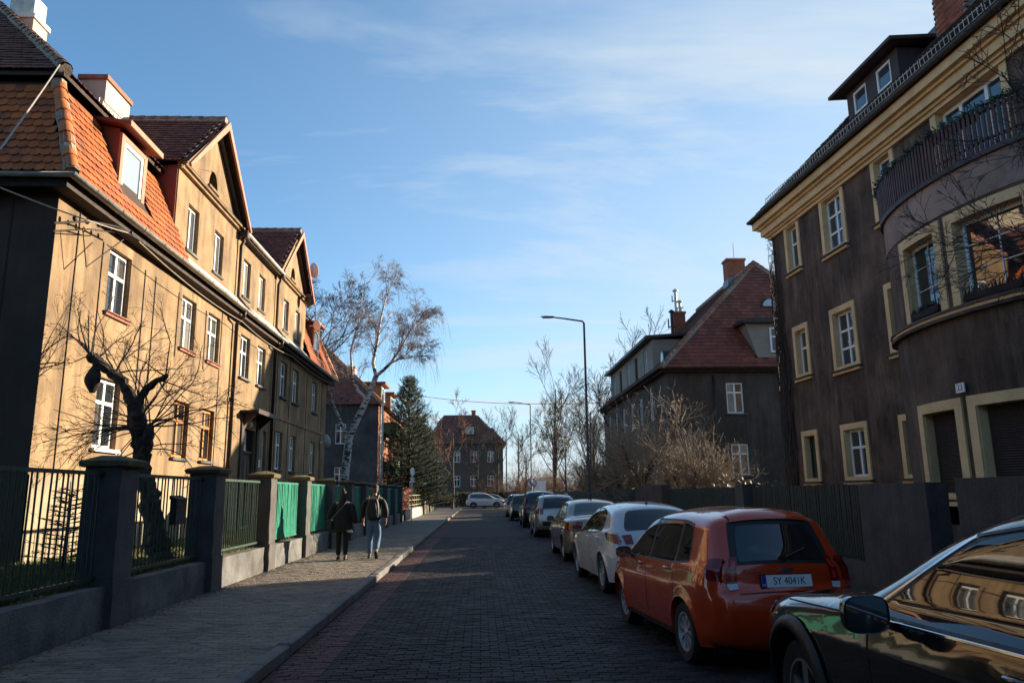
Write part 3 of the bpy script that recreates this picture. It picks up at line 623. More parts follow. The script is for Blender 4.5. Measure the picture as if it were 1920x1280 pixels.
# cornice, gutter, roof
for k, (y, z0, z1) in enumerate(((-.10, 10.03, 10.13), (-.17, 10.13, 10.2), (-.26, 10.2, 10.42), (-.34, 10.42, 10.5), (-.46, 10.5, 10.72))):
    B('cornice_moulding', YELL, RH, (y-.02, W23, y, 0, z0, z1), (y-.02, 0, 0, 10, z0, z1))
eg = gutter('gutter', [(-.48, 9, 10.80), (-.48, -.58, 10.80), (W23, -.58, 10.80)][::1], .08, RH, SILLD)
dk = MB(); sl23 = Vector((0, 3.2, 3.5))
dk.poly([(-.45, -.58, 10.78), (W23, -.58, 10.78), (W23, 4.5, 16.3), (4.4, 4.5, 16.3)]); dk.poly([(-.45, 11, 10.78), (-.45, -.58, 10.78), (4.4, 4.5, 16.3)]); dk.poly([(-.5, -.5, 10.72), (W23, -.5, 10.72), (W23, 11, 10.72), (-.5, 11, 10.72)]); dk.poly([(-.45, 11, 10.78), (4.4, 4.5, 16.3), (W23, 4.5, 16.3), (W23, 11, 10.78)])
d23 = dk.build('roof', DROOF, RH)
tile_slope(d23, (-.45, -.6, 10.80), (1, 0, 0), (0, 5.08, 5.52), 16, 4.2, lambda a, b: a > b*.69+.05 and not (3.9 < a < 7.5 and b > 2.3), DROOF, .2, .21, 0, seed=41)
# snow guard along the eaves
mb = MB(); x = .6
for x0 in np.arange(.5, 15, 1.05):
    mb.tube([(x0, -.35, 11.28), (x0+.98, -.35, 11.28)], .012, 4); mb.tube([(x0, -.33, 11.12), (x0+.98, -.33, 11.12)], .012, 4)
    for k in range(8): xx = x0 + k*.14; mb.tube([(xx, -.33, 11.02), (xx, -.36, 11.31)], .009, 4)
mb.build('snow_guard', ZINC, d23)
# dormer with two windows
def dormer23():
    x0, x1, y = 3.75, 6.3, .95; z0, z1 = 12.35, 13.35
    pl = mat('dormer_clad', (.055, .035, .034), .7, .2, 4)
    mb = MB(); wall_sheet(mb, x0, x1, z0, z1, [(x0+.3, x0+1.0, z0+.18, z1-.12), (x0+1.5, x0+2.2, z0+.18, z1-.12)], .08, y=y); mb.poly([(x0, y, z0), (x0, y+1.6, z1), (x0, y, z1)]); mb.poly([(x1, y, z0), (x1, y+1.6, z1), (x1, y, z1)])
    f = mb.build('dormer', pl, RH)
    mb = MB(); mb.prism([(x0-.35, y-.4, z1), (x0-.35, y+1.9, z1+.22), (x0-.35, y+1.9, z1+.32), (x0-.35, y-.4, z1+.10)], (x1-x0+.7, 0, 0)); mb.build('dormer_roof', pl, f)
    for a in (x0+.3, x0+1.5): window(RH, a, a+.7, z0+.18, z1-.12, y+.02, WHITEP, glass_mat('sky_glass', (.05, .06, .07), 2.2), mull=(), trans=(), fw=.075, name='dormer_window')
dormer23()
# brick chimney, each brick of the two faces in view laid singly
cx0, cx1, cy0, cy1, cz0, cz1 = 7.4, 8.5, 1.3, 2.2, 12.2, 16.2
ch = B('chimney', MORTAR, d23, (cx0+.012, cx1-.012, cy0+.012, cy1-.012, cz0, cz1))
bl, bh = .25, .075; bm = MB().cbox(-bl/2+.006, bl/2-.006, -.055, .055, -bh/2+.005, bh/2-.005, .004).mesh('brick', BRICK); pl = []
for r in range(int((cz1-cz0)/bh)):
    z = cz0 + (r+.5)*bh; off = bl/2 if r % 2 else 0
    for i in range(5):
        x = cx0 + off*.999 + (i+.5)*bl - (bl*.0)
        if x + bl/2 < cx1 + .08: pl.append(Matrix.Translation((min(x, cx1-bl/2+.02), cy0+.045, z)))
    for i in range(4):
        y = cy0 + off + (i+.5)*bl
        if y + bl/2 < cy1+.08: pl.append(Matrix.Translation((cx0+.045, y, z)) @ Matrix.Rotation(R_(90), 4, 'Z'))
pieces(ch, 'brick', bm, pl, BRICK, 300, key=lambda M_: abs(M_.translation.z-13.3))
# ---- the bow
xs_b = [BC - BA*math.cos(math.pi*k/40) for k in range(0, 41)]
def bow_sheet(z0, z1, holes, m, name, ext=0.0, depth=.2, parent=RH):
    mb = MB()
    xx = sorted(set([BC-(BA+ext)*math.cos(math.pi*k/44) for k in range(45)] + [h[0] for h in holes] + [h[1] for h in holes])); zs = sorted({z0, z1, *[h[2] for h in holes], *[h[3] for h in holes]})
    zs = [z for z in zs if z0 <= z <= z1]
    for i in range(len(xx)-1):
        for j in range(len(zs)-1):
            c = ((xx[i]+xx[i+1])/2, (zs[j]+zs[j+1])/2)
            if any(h[0] < c[0] < h[1] and h[2] < c[1] < h[3] for h in holes): continue
            mb.poly([(xx[i], bow(xx[i], ext), zs[j]), (xx[i+1], bow(xx[i+1], ext), zs[j]), (xx[i+1], bow(xx[i+1], ext), zs[j+1]), (xx[i], bow(xx[i], ext), zs[j+1])])
    return mb.build(name, m, parent)
def bow_band(z0, z1, e0, e1, m, name, parent=RH):
    """solid moulding following the bow, from offset e0 (inner) to e1 (outer)"""
    mb = MB(); th = [math.pi*k/48 for k in range(49)]
    P = [[(BC-(BA+e)*math.cos(t), -(BBr+e)*math.sin(t), z) for e, z in ((e0, z0), (e1, z0), (e1, z1), (e0, z1))] for t in th]
    mb.grid([r + [r[0]] for r in P]); return mb.build(name, m, parent)
bwin = [(8.87, 10.0), (10.55, 12.0)]
bay = bow_sheet(.1, 7.75, [(a, b, 1.55, 3.14) for a, b in bwin] + [(a, b, 5.2, 6.7) for a, b in bwin] + [(8.9, 9.8, .95, 1.3)], DARKR, 'bay_wall')
for (a, b) in bwin:
    for z0, z1, up in ((1.55, 3.14, 0), (5.2, 6.7, 1)):
        w_ = .2; mb = MB()
        def strip(x0, x1, za, zb, d0=-.045, d1=.0):
            n = max(1, int((x1-x0)/.12)); xx = [x0+(x1-x0)*k/n for k in range(n+1)]
            P = [[(x, bow(x)+d0, za), (x, bow(x)+d0, zb), (x, bow(x)+d1+.01, zb), (x, bow(x)+d1+.01, za)] for x in xx]
            mb.grid([r + [r[0]] for r in P]); mb.poly(P[0]); mb.poly(P[-1])
        strip(a-w_, a, z0-.12, z1+w_); strip(b, b+w_, z0-.12, z1+w_); strip(a, b, z1, z1+w_)
        if not up: strip(a, b, z0-.12, z0)
        # lined reveals
        for x, s_ in ((a, 1), (b, -1)): mb.box(min(x, x+s_*.012), max(x, x+s_*.012), bow(x)-.002, bow(x)+.26, z0, z1)
        n = 8; xx = [a+(b-a)*k/n for k in range(n+1)]; mb.grid([[(x, bow(x), z1-.006), (x, bow(x)+.3, z1-.006)] for x in xx])
        s_o = mb.build('surround', YELL, bay)
        ya, yb = bow(a)+.17, bow(b)+.17; ang = math.atan2(yb-ya, b-a); ln = math.hypot(b-a, yb-ya)
        fr = empty('window', (a, ya, 0), ang) if False else None
        # frame built in its own straight chord plane
        def ch_pt(t, off, z): return (a + (b-a)*t - math.sin(ang)*off*-1*0 + math.sin(ang)*-off*0, ya + (yb-ya)*t + off, z)
        fm = MB()
        def bar(t0, t1, za, zb, o0=0.0, o1=.05):
            fm.add([ch_pt(t0, o0, za), ch_pt(t1, o0, za), ch_pt(t1, o1, za), ch_pt(t0, o1, za), ch_pt(t0, o0, zb), ch_pt(t1, o0, zb), ch_pt(t1, o1, zb), ch_pt(t0, o1, zb)], [(0,3,2,1),(4,5,6,7),(0,1,5,4),(1,2,6,5),(2,3,7,6),(3,0,4,7)])
        if up:
            f_ = .065/ln
            bar(0, f_, z0, z1); bar(1-f_, 1, z0, z1); bar(f_, 1-f_, z0, z0+.07); bar(f_, 1-f_, z1-.07, z1)
            bar(.5-.006, .5+.006, z0+.07, z1-.07, .01, .03); bar(f_, 1-f_, z0+(z1-z0)*.36-.008, z0+(z1-z0)*.36+.008, .012, .028); bar(f_, 1-f_, z0+(z1-z0)*.68-.008, z0+(z1-z0)*.68+.008, .012, .028)
            wo = fm.build('window', WHITEP, bay); MB().poly([ch_pt(0, .03, z0), ch_pt(1, .03, z0), ch_pt(1, .03, z1), ch_pt(0, .03, z1)]).build('pane', glass_mat('bay_glass', (.015, .018, .022), 2.3, .004), wo)
            fb = MB(); rr = random.Random(int(a*10))      # dark flower box with dry plants on the ledge
            for k in range(70):
                t = rr.random(); p = Vector(ch_pt(t, -.16 + rr.uniform(-.05, .05), z0-.02)); fb.tube([p, p + Vector((rr.uniform(-.06, .06), rr.uniform(-.05, .05), rr.uniform(.06, .2)))], .012, 3, False)
            fo = fb.build('dry_plants', ARCHD, wo)
            mb2 = MB(); mb2.prism([ch_pt(.06, -.24, z0-.09), ch_pt(.94, -.24, z0-.09), ch_pt(.94, -.08, z0-.09), ch_pt(.06, -.08, z0-.09)], (0, 0, .13)); mb2.build('flower_box', ARCHD, wo)
        else:
            n = 34; P = []
            for k in range(n*2+1):
                z = z0 + (z1-z0)*k/(2*n); P.append([ch_pt(0, .02 if k % 2 else 0.0, z), ch_pt(1, .02 if k % 2 else 0.0, z)])
            fm.grid(P); fm.build('roller_shutter', SHUT, bay)
bow_band(4.86, 4.93, -.05, .13, DARKR, 'string_course', bay); bow_band(4.93, 5.0, -.05, .10, YELL, 'string_course', bay); bow_band(5.0, 5.05, -.05, .14, SILLD, 'ledge', bay)
bow_sheet(6.98, 7.70, [], BAYP, 'parapet', .015, parent=bay)
bow_band(7.70, 7.80, -.1, .09, SILLD, 'balcony_slab', bay)
mb = MB(); mb.add([(BC-(BA)*math.cos(math.pi*k/40), -BBr*math.sin(math.pi*k/40), 7.75) for k in range(41)], [tuple(range(41))]); mb.build('balcony_floor', SILLD, bay)
B('basement_frame', YELL, bay, (8.75, 9.95, bow(9.3)-.06, bow(9.3)+.1, 1.3, 1.38), (8.75, 8.87, bow(8.85)-.06, bow(8.85)+.1, .85, 1.3))
# balcony railing of separate slats
rail = bow_band(7.95, 8.0, .02, .05, SLATB, 'lower_rail', bay); bow_band(8.5, 8.56, .02, .05, SLATB, 'upper_rail', bay)
sm = MB().cbox(-.031, .031, -.012, .012, 0, .86, .01).mesh('slat', SLATB); pl = []; rr = random.Random(5)
acc = 0; tprev = None; n = 2000
for k in range(n):
    t = math.pi*k/n; p = Vector((BC-(BA+.075)*math.cos(t), -(BBr+.075)*math.sin(t), 7.80))
    if tprev is None or (p-tprev).length >= .10:
        tn = Vector(((BA+.075)*math.sin(t), -(BBr+.075)*math.cos(t), 0)).normalized(); pl.append(frame_mat(p + Vector((0, 0, rr.uniform(-.012, .012))), tn, Vector((0, 0, 1)).cross(tn))); tprev = p
pieces(rail, 'slat', sm, pl, SLATB, 300)
mb = MB(); rr = random.Random(9)
for k in range(900):
    t = math.pi*rr.random(); p = Vector((BC-(BA+.06)*math.cos(t), -(BBr+.06)*math.sin(t), 8.63 + rr.gauss(0, .035))) + Vector((rr.gauss(0, .03), rr.gauss(0, .03), 0)); q = p + Vector((rr.gauss(0, .07), rr.gauss(0, .07), rr.gauss(0, .04))); mb.tube([p, q], .012, 3, False)
mb.build('green_garland', BGREEN, bay)
for t in np.linspace(.3, 1.9, 9):
    c = Vector((BC-(BA-.06)*math.cos(t), -(BBr-.06)*math.sin(t), 8.5)); tn = math.atan2(-(BBr)*math.cos(t), BA*math.sin(t)); o = MB().box(-.32, .32, -.09, .09, 0, .12).build('planter', TERRA, bay, loc=c, rot=(0, 0, tn))
# house number
np_ = B('number_plate', WHITEP, RH, (10.15, 10.39, bow(10.27)-.075, bow(10.27)-.055, 3.42, 3.60))
text_obj('number', '23', .17, mat('number_blue', (.02, .02, .05), .5, 0), np_, (10.27, bow(10.27)-.077, 3.51), (R_(90), 0, 0), .001, .95)
# creeper stems climbing the far corner
mb = MB(); rr = random.Random(3)
for k in range(26):
    x, y = rr.uniform(-.12, .45), -.05; z = .5; pts = []; rad = []
    top = rr.uniform(7, 10.2); r0 = rr.uniform(.018, .05)
    while z < top:
        pts.append((x, y - rr.uniform(0, .06), z)); rad.append(max(.006, r0*(1-z/12))); z += rr.uniform(.25, .5); x = min(.6, max(-.2, x + rr.uniform(-.09, .09)))
    mb.tube(pts, rad, 5)
for k in range(700):
    z = rr.uniform(1, 10); x = rr.uniform(-.15, .5)*(1-.03*z); mb.tube([(x, -.05, z), (x+rr.uniform(-.12, .12), -.1-rr.random()*.08, z+rr.uniform(-.1, .2))], .006, 3, False)
cr = mb.build('climbing_creeper', mat('creeper_bark', (.05, .036, .028), .9, .4, 8, .5, 30)); cr.location = O23; cr.rotation_euler = (0, 0, R_(-87)); cr.scale = (S23,)*3
tag(cr, 'leafless creeper stems climbing the corner of the dark house', 'creeper')
# ------------------------------------------------------------------ red-roofed house beyond the gap on the right
TILER = mat('red_tile', (0.20, 0.05, 0.027), .7, .25, 1.6, .5, 50, isl=.25, stain=(0.12, 0.042, 0.03))
TILEP = mat('purple_tile', (0.13, 0.06, 0.055), .6, .25, 1.6, .5, 50, isl=.25)
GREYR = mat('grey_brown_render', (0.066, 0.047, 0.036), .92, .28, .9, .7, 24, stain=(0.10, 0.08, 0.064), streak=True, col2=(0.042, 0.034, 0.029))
DORMP = mat('dormer_render', (0.27, 0.225, 0.185), .9, .15, 1.5, .4, 30)
MH = empty('red_roofed_house', (8.05*1.12, 31.8*1.12, -.2), 0, 'grey rendered house with a tall red hipped roof and long street dormer', 'house')
MH.scale = (1.12,)*3
MW, MD, ME = 10.1, 16.7, 6.78
ew = [(2.55, 3.3, 4.88, 6.22), (2.6, 3.36, 2.28, 3.6), (7.2, 7.95, 4.88, 6.22), (7.2, 7.95, 2.28, 3.6)]
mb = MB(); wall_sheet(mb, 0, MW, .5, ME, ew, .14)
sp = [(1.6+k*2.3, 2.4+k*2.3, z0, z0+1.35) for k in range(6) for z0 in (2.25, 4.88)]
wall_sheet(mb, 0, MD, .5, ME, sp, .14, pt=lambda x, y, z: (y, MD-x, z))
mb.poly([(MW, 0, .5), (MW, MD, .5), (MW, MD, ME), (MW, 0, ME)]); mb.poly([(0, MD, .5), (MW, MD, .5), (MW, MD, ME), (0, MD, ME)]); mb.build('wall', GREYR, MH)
for a, b, z0, z1 in ew:
    wo = window(MH, a+.01, b-.01, z0+.01, z1-.01, .07, WHITEP, GLASS, trans=(.68,), fw=.06); B('sill', CONC, wo, (a-.12, b+.12, -.1, .07, z0-.06, z0+.005))
for a, b, z0, z1 in sp:
    y0, y1 = MD-b, MD-a
    fm = MB(); fm.box(.07, .12, y0, y0+.06, z0, z1); fm.box(.07, .12, y1-.06, y1, z0, z1); fm.box(.07, .12, y0+.06, y1-.06, z0, z0+.06); fm.box(.07, .12, y0+.06, y1-.06, z1-.06, z1); fm.box(.065, .12, (y0+y1)/2-.035, (y0+y1)/2+.035, z0+.06, z1-.06)
    wo = fm.build('window', WHITEP, MH); MB().poly([(.10, y0, z0), (.10, y1, z0), (.10, y1, z1), (.10, y0, z1)]).build('pane', GLASSD, wo)
# roof: hipped at both ends
e0, e1, e2, e3 = (-.3, -.32, ME+.04), (MW+.3, -.32, ME+.04), (MW+.3, MD+.3, ME+.04), (-.3, MD+.3, ME+.04); q0, q1 = (5.42, 3.2, 12.53), (5.42, MD-3.7, 12.53)
dk = MB(); dk.poly([e0, e1, q0]); dk.poly([e1, e2, q1, q0]); dk.poly([e2, e3, q1]); dk.poly([e3, e0, q0, q1]); dk.poly([e0, e3, e2, e1])
mroof = dk.build('roof', ROOFDECK, MH)
V = Vector((0, 3.52, 5.72))
def in_end(a, b): t = b/V.length; return 5.72*t+.03 < a < 10.7-4.98*t-.03 and not (4.25 < a < 6.5 and .5 < b < 2.2)
tile_slope(mroof, (-.3, -.34, ME+.05), (1, 0, 0), V, 10.7, V.length, in_end, TILER, .19, .21, 300, rounded=False, seed=51)
V2 = Vector((5.72, 0, 5.72))
def in_side(a, b): t = b/V2.length; return a < (MD+.62) - 3.52*t-.03 and a > 4.0*t+.03
tile_slope(mroof, (-.32, MD+.3, ME+.05), (0, -1, 0), V2, MD+.62, V2.length, in_side, TILEP, .19, .21, 0, rounded=False, seed=52, name='side_tile')
ridge_run(mroof, (-.3, -.33, ME+.1), (5.42, 3.2, 12.6), 30, mat('red_ridge', (.26, .085, .045), .75, .3, 6, isl=.3), seed=5); ridge_run(mroof, (MW+.3, -.33, ME+.1), (5.42, 3.2, 12.6), 30, MATS['red_ridge'], seed=6)
ridge_run(mroof, (5.42, 3.2, 12.6), (5.42, MD-3.7, 12.6), 24, MATS['red_ridge'], seed=7)
gutter('gutter', [(-.38, MD, ME+.02), (-.38, -.4, ME+.02), (MW, -.4, ME+.02)], .07, MH, PIPED)
B('soffit', MATS['dark_soffit'], MH, (-.28, MW, -.3, 0, ME-.12, ME-.02), (-.28, 0, 0, MD, ME-.12, ME-.02))
mb = MB()
for k in range(8):
    x = 1+k*1.15; mb.box(x, x+.9, -.16, -.14, 7.1, 7.26)
mb.build('snow_guard', TILER, mroof)
# long dormer on the street side
y0, y1 = 2.9, 14.4
mb = MB(); wall_sheet(mb, MD-y1, MD-y0, 6.95, 8.72, [(MD-y1+.7+k*2.2, MD-y1+1.45+k*2.2, 7.25, 8.5) for k in range(5)], .12, y=.12, pt=lambda x, y, z: (y, MD-x, z))
mb.poly([(.12, y0, 6.95), (1.9, y0, 8.72), (.12, y0, 8.72)]); mb.poly([(.12, y1, 6.95), (1.9, y1, 8.72), (.12, y1, 8.72)]); dm = mb.build('street_dormer', DORMP, MH)
for k in range(5):
    ya, yb = y1-1.45-k*2.2, y1-.7-k*2.2; fm = MB(); fm.box(.18, .22, ya, ya+.06, 7.25, 8.5); fm.box(.18, .22, yb-.06, yb, 7.25, 8.5); fm.box(.18, .22, ya, yb, 8.44, 8.5); fm.box(.18, .22, ya, yb, 7.25, 7.31); fm.box(.18, .22, (ya+yb)/2-.03, (ya+yb)/2+.03, 7.3, 8.45)
    wo = fm.build('dormer_window', DOORW if k % 2 else WHITEP, MH); MB().poly([(.2, ya, 7.25), (.2, yb, 7.25), (.2, yb, 8.5), (.2, ya, 8.5)]).build('pane', GLASSD, wo)
mb = MB(); mb.prism([(-.25, y0-.25, 8.72), (2.6, y0-.25, 8.95), (2.6, y0-.25, 9.07), (-.25, y0-.25, 8.86)], (0, y1-y0+.5, 0)); mb.build('dormer_roof', PIPED, dm)
B('dormer_flashing', ZINC, dm, (-.1, .12, y0, y1, 6.97, 7.06))
# dormer on the end slope, eyebrow window, small round dormer
dz0, dz1, dyf = 7.3, 8.8, -.06
mb = MB(); mb.poly([(4.03, dyf, dz0), (6.0, dyf, dz0), (6.45, dyf, dz1), (3.6, dyf, dz1)]); mb.poly([(4.03, dyf, dz0), (3.6, dyf, dz1), (3.6, dyf+1.1, dz1)]); mb.poly([(6.0, dyf, dz0), (6.45, dyf, dz1), (6.45, dyf+1.1, dz1)]); ed = mb.build('end_dormer', DORMP, MH)
mb = MB(); mb.prism([(3.35, dyf-.3, dz1), (6.7, dyf-.3, dz1), (6.7, dyf-.3, dz1+.14), (5.0, dyf-.3, dz1+.26), (3.35, dyf-.3, dz1+.14)], (0, 1.6, 0)); mb.build('dormer_roof', PIPED, ed)
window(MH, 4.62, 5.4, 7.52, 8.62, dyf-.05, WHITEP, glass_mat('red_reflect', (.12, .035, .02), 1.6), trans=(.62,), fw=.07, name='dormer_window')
cxe, cze, rye = 5.38, 9.95, 1.55
pts = [(cxe+.42*math.cos(t), .42*math.sin(t)) for t in [math.pi*k/10 for k in range(11)]]
eb = MB(); eb.prism([(x, rye-.05, cze+z) for x, z in pts], (0, .9, 0)); eo = eb.build('eyebrow_window', PIPED, MH)
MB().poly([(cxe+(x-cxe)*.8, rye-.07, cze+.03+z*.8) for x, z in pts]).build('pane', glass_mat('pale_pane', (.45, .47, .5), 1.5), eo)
# small arched dormer on the street slope close to the hip
pts = [(1.35+.3*math.cos(t), .55+.35*math.sin(t) if math.sin(t) > 0 else 0) for t in [math.pi*k/8 for k in range(9)]]
ab = MB(); ab.prism([(.18, y, 7.05) for y in (1.65, 1.05)] + [(.18, y, 7.05+z) for y, z in [(1.05, .5)] + [(1.35-.3*math.cos(t), .5+.35*math.sin(t)) for t in [math.pi*k/8 for k in range(1, 8)]] + [(1.65, .5)]][::1], (1.1, 0, 0)); ao = ab.build('arched_dormer', PIPED, MH)
MB().poly([(.17, y, z) for y, z in [(1.12, 7.12), (1.58, 7.12), (1.58, 7.55)] + [(1.35+.23*math.cos(t), 7.55+.26*math.sin(t)) for t in [math.pi*k/8 for k in range(1, 8)]] + [(1.12, 7.55)]]).build('pane', MATS['pale_pane'], ao)
# chimneys and flues
c = chimney(mroof, 5.0, 5.95, 5.8, 6.5, 11.4, 13.65, BRICK, BRICK); mb = MB(); mb.tube([(5.5, 6.1, 13.6), (5.5, 6.1, 14.6)], .02, 5); mb.build('aerial', ZINC, c)
B('chimney_flashing', mat('lead', (.2, .2, .25), .5, .2, 4), c, (4.96, 5.0, 5.76, 6.54, 11.4, 12.5), (4.96, 5.99, 5.72, 5.76, 11.4, 12.6))
c = chimney(mroof, 3.15, 3.8, 10.0, 10.6, 9.4, 11.8, BRICK, BRICK)
for x, y, h in ((3.35, 10.2, 1.3), (3.65, 10.45, .7), (2.9, 9.6, 1.9), (1.9, 12.3, 1.4)):
    zb = 11.75 if x > 3.2 else 7+x*.95; mb = MB(); mb.tube([(x, y, zb-.4), (x, y, zb+h)], .085, 8); mb.lathe([(.17, 0), (.17, .05), (.03, .16)], (x, y, zb+h), 'z', 10); mb.tube([(x-.2, y, zb+h*.55), (x+.2, y, zb+h*.55)], .035, 5); mb.tube([(x-.2, y, zb+h*.5), (x-.2, y, zb+h*.8)], .04, 5); mb.build('flue', ZINC if x > 3.3 else PIPED, mroof, True, 40)
mb = MB(); mb.tube([(2.0, -.08, 6.5), (2.0, -.08, .6)], .05, 7); mb.build('downpipe', PIPED, MH, True)

# ------------------------------------------------------------------ second house on the left, lit brick street front with green balconies
BRICKW = mat('warm_brick_front', (0.30, 0.115, 0.05), .88, .3, 3.0, .6, 22, col2=(0.22, 0.08, 0.04))
DARKEND = mat('shaded_end_wall', (0.06, 0.047, 0.042), .93, .3, .8, .5, 20, stain=(0.12, 0.095, 0.085))  # end wall's shade put into its colour, darker than the street front
BALG = mat('green_balcony', (0.14, 0.20, 0.09), .7, .2, 3)
H2 = empty('brick_house', (-7.6, 57, 0), 0, 'brick house with green balconies behind the birch and the pine', 'house')
HD2, HW2, HE = 19.0, 12.0, 8.3
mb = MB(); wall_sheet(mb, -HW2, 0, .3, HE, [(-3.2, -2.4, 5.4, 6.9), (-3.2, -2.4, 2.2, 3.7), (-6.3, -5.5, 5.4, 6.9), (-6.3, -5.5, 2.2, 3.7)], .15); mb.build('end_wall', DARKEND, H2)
for x in (-3.2, -6.3):
    for z in (5.4, 2.2): window(H2, x+.01, x+.79, z+.01, z+1.49, .08, WHITEP, GLASSD, fw=.06)
fh = [(1.2+k*2.9, 2.1+k*2.9, z, z+1.4) for k in range(6) for z in (2.2, 5.3)]
mb = MB(); wall_sheet(mb, 0, HD2, .3, HE, fh, .15, pt=lambda x, y, z: (-y, x, z)); mb.poly([(-HW2, 0, .3), (-HW2, HD2, .3), (-HW2, HD2, HE), (-HW2, 0, HE)]); mb.poly([(-HW2, HD2, .3), (0, HD2, .3), (0, HD2, HE), (-HW2, HD2, HE)]); mb.build('street_wall', BRICKW, H2)
for a, b, z0, z1 in fh:
    fm = MB(); fm.box(-.12, -.08, a, a+.07, z0, z1); fm.box(-.12, -.08, b-.07, b, z0, z1); fm.box(-.12, -.08, a, b, z1-.07, z1); fm.box(-.12, -.08, a, b, z0, z0+.07); fm.box(-.12, -.075, (a+b)/2-.03, (a+b)/2+.03, z0, z1); wo = fm.build('window', WHITEP, H2); MB().poly([(-.1, a, z0), (-.1, b, z0), (-.1, b, z1), (-.1, a, z1)]).build('pane', GLASSD, wo)
for y0_ in (2.4, 8.4, 14.0):
    for z0_ in (3.2, 6.2):
        bo = B('balcony', CONC, H2, (0, 1.1, y0_, y0_+2.6, z0_, z0_+.12)); B('balcony_panel', BALG, bo, (1.06, 1.1, y0_, y0_+2.6, z0_+.12, z0_+1.0), (0, 1.06, y0_, y0_+.04, z0_+.12, z0_+1.0), (0, 1.06, y0_+2.56, y0_+2.6, z0_+.12, z0_+1.0)); B('hand_rail', WHITEP, bo, (1.03, 1.12, y0_-.02, y0_+2.62, z0_+1.0, z0_+1.05))
mb = MB(); E0, E1, E2, E3 = (.35, -.35, HE), (.35, HD2+.35, HE), (-HW2-.35, HD2+.35, HE), (-HW2-.35, -.35, HE); Q0, Q1 = (-5.6, 5.6, 14.0), (-5.6, HD2-5.6, 14.0)
mb.poly([E3, E0, Q0]); mb.poly([E0, E1, Q1, Q0]); mb.poly([E1, E2, Q1]); mb.poly([E2, E3, Q0, Q1]); mb.poly([E0, E3, E2, E1]); r2 = mb.build('roof', TILED, H2)
ridge_run(r2, (.35, -.36, HE+.05), (-5.6, 5.6, 14.08), 24, RIDGE, r=.16, seed=9)
V = Vector((0, 5.95, 5.7)); tile_slope(r2, (-HW2-.35, -.37, HE+.02), (1, 0, 0), V, HW2+.7, V.length, lambda a, b: 6.7*b/V.length < a < 12.7-6.0*b/V.length, TILER, .25, .3, 0, seed=61, rounded=False)
V = Vector((-5.95, 0, 5.7)); tile_slope(r2, (.37, -.35, HE+.02), (0, 1, 0), V, HD2+.7, V.length, lambda a, b: 5.95*b/V.length < a < HD2+.7-5.95*b/V.length, TILEO, .25, .3, 0, seed=62, rounded=False)
for y0_ in (3.2, 9.5): 
    dmo = B('dormer', mat('dormer_green', (.2, .19, .13), .8, .2, 3), r2, (-2.4, -.25, y0_, y0_+2.4, 8.9, 10.3)); B('dormer_roof', REDSHEET, dmo, (-3.4, .1, y0_-.3, y0_+2.7, 10.3, 10.5))
    for k in range(2): B('dormer_window', WHITEP, dmo, (-.25, -.2, y0_+.3+k*1.1, y0_+1.0+k*1.1, 9.1, 10.1)); B('pane', GLASSD, dmo, (-.2, -.19, y0_+.38+k*1.1, y0_+.92+k*1.1, 9.18, 10.02))
c = chimney(r2, -4.2, -3.2, 8.0, 8.8, 10.5, 12.6, mat('pale_chimney', (.4, .3, .22), .9, .2, 3), BRICK)
mb = MB(); mb.tube([(.12, .4, 8.2), (.12, .4, .4)], .06, 7); mb.build('downpipe', ZINC, H2, True)

# ------------------------------------------------------------------ far house across the junction and its hedge
FH = empty('far_house', (-7.2, 105, 0), 0, 'grey house with a dark hipped roof beyond the road junction', 'house')
fw_ = [(1.3+k*2.3, 2.2+k*2.3, z, z+1.5) for k in range(4) for z in (2.6, 5.9)]
mb = MB(); wall_sheet(mb, 0, 10.4, 0, 8.5, fw_, .15); mb.poly([(10.4, 0, 0), (10.4, 11, 0), (10.4, 11, 8.5), (10.4, 0, 8.5)]); mb.poly([(0, 0, 0), (0, 11, 0), (0, 11, 8.5), (0, 0, 8.5)]); mb.build('wall', mat('far_render', (.11, .08, .06), .92, .3, .8, .4, 15), FH)
for a, b, z0, z1 in fw_: window(FH, a, b, z0, z1, .08, WHITEP, GLASSD, fw=.08)
mb = MB(); E = [(-.5, -.5, 8.4), (10.9, -.5, 8.4), (10.9, 11.5, 8.4), (-.5, 11.5, 8.4)]; Q = [(2.0, 5, 12.9), (6.7, 5, 12.9)]
mb.poly([E[0], E[1], Q[1], Q[0]]); mb.poly([E[1], E[2], Q[1]]); mb.poly([E[2], E[3], Q[0], Q[1]]); mb.poly([E[3], E[0], Q[0]]); mb.poly([E[0], E[3], E[2], E[1]]); fr_ = mb.build('roof', TILED, FH)
V = Vector((0, 5.5, 4.5)); tile_slope(fr_, (-.5, -.52, 8.42), (1, 0, 0), V, 11.4, V.length, lambda a, b: 2.5*b/V.length < a < 11.4-4.2*b/V.length, TILED, .4, .4, 0, rounded=False, seed=71)
fd = B('dormer', PIPED, fr_, (5.0, 6.6, .6, 3, 9.6, 11.0)); B('pane', GLASSD, fd, (5.2, 6.4, .57, .6, 9.8, 10.8)); chimney(fr_, 6.0, 6.6, 5.2, 5.9, 12.4, 13.6, BRICK, BRICK)
HEDGE = mat('hedge_leaf', (0.03, 0.035, 0.012), .8, .4, 2, isl=.4)
def leafy(name, n, fn, m, size, seed, label, cat, group=None, stem=None):
    rnd = random.Random(seed); mb = MB()
    for i in range(n):
        p = Vector(fn(rnd)); a = Vector((rnd.gauss(0, 1), rnd.gauss(0, 1), rnd.gauss(0, 1))).normalized(); b = a.orthogonal().normalized(); s = size*rnd.uniform(.6, 1.3)
        mb.add([p - b*s*.35, p + a*s*.5 - b*.0, p + b*s*.35, p - a*s*.5], [(0, 1, 2), (0, 2, 3)])
    o = mb.build(name, m); tag(o, label, cat, group); return o
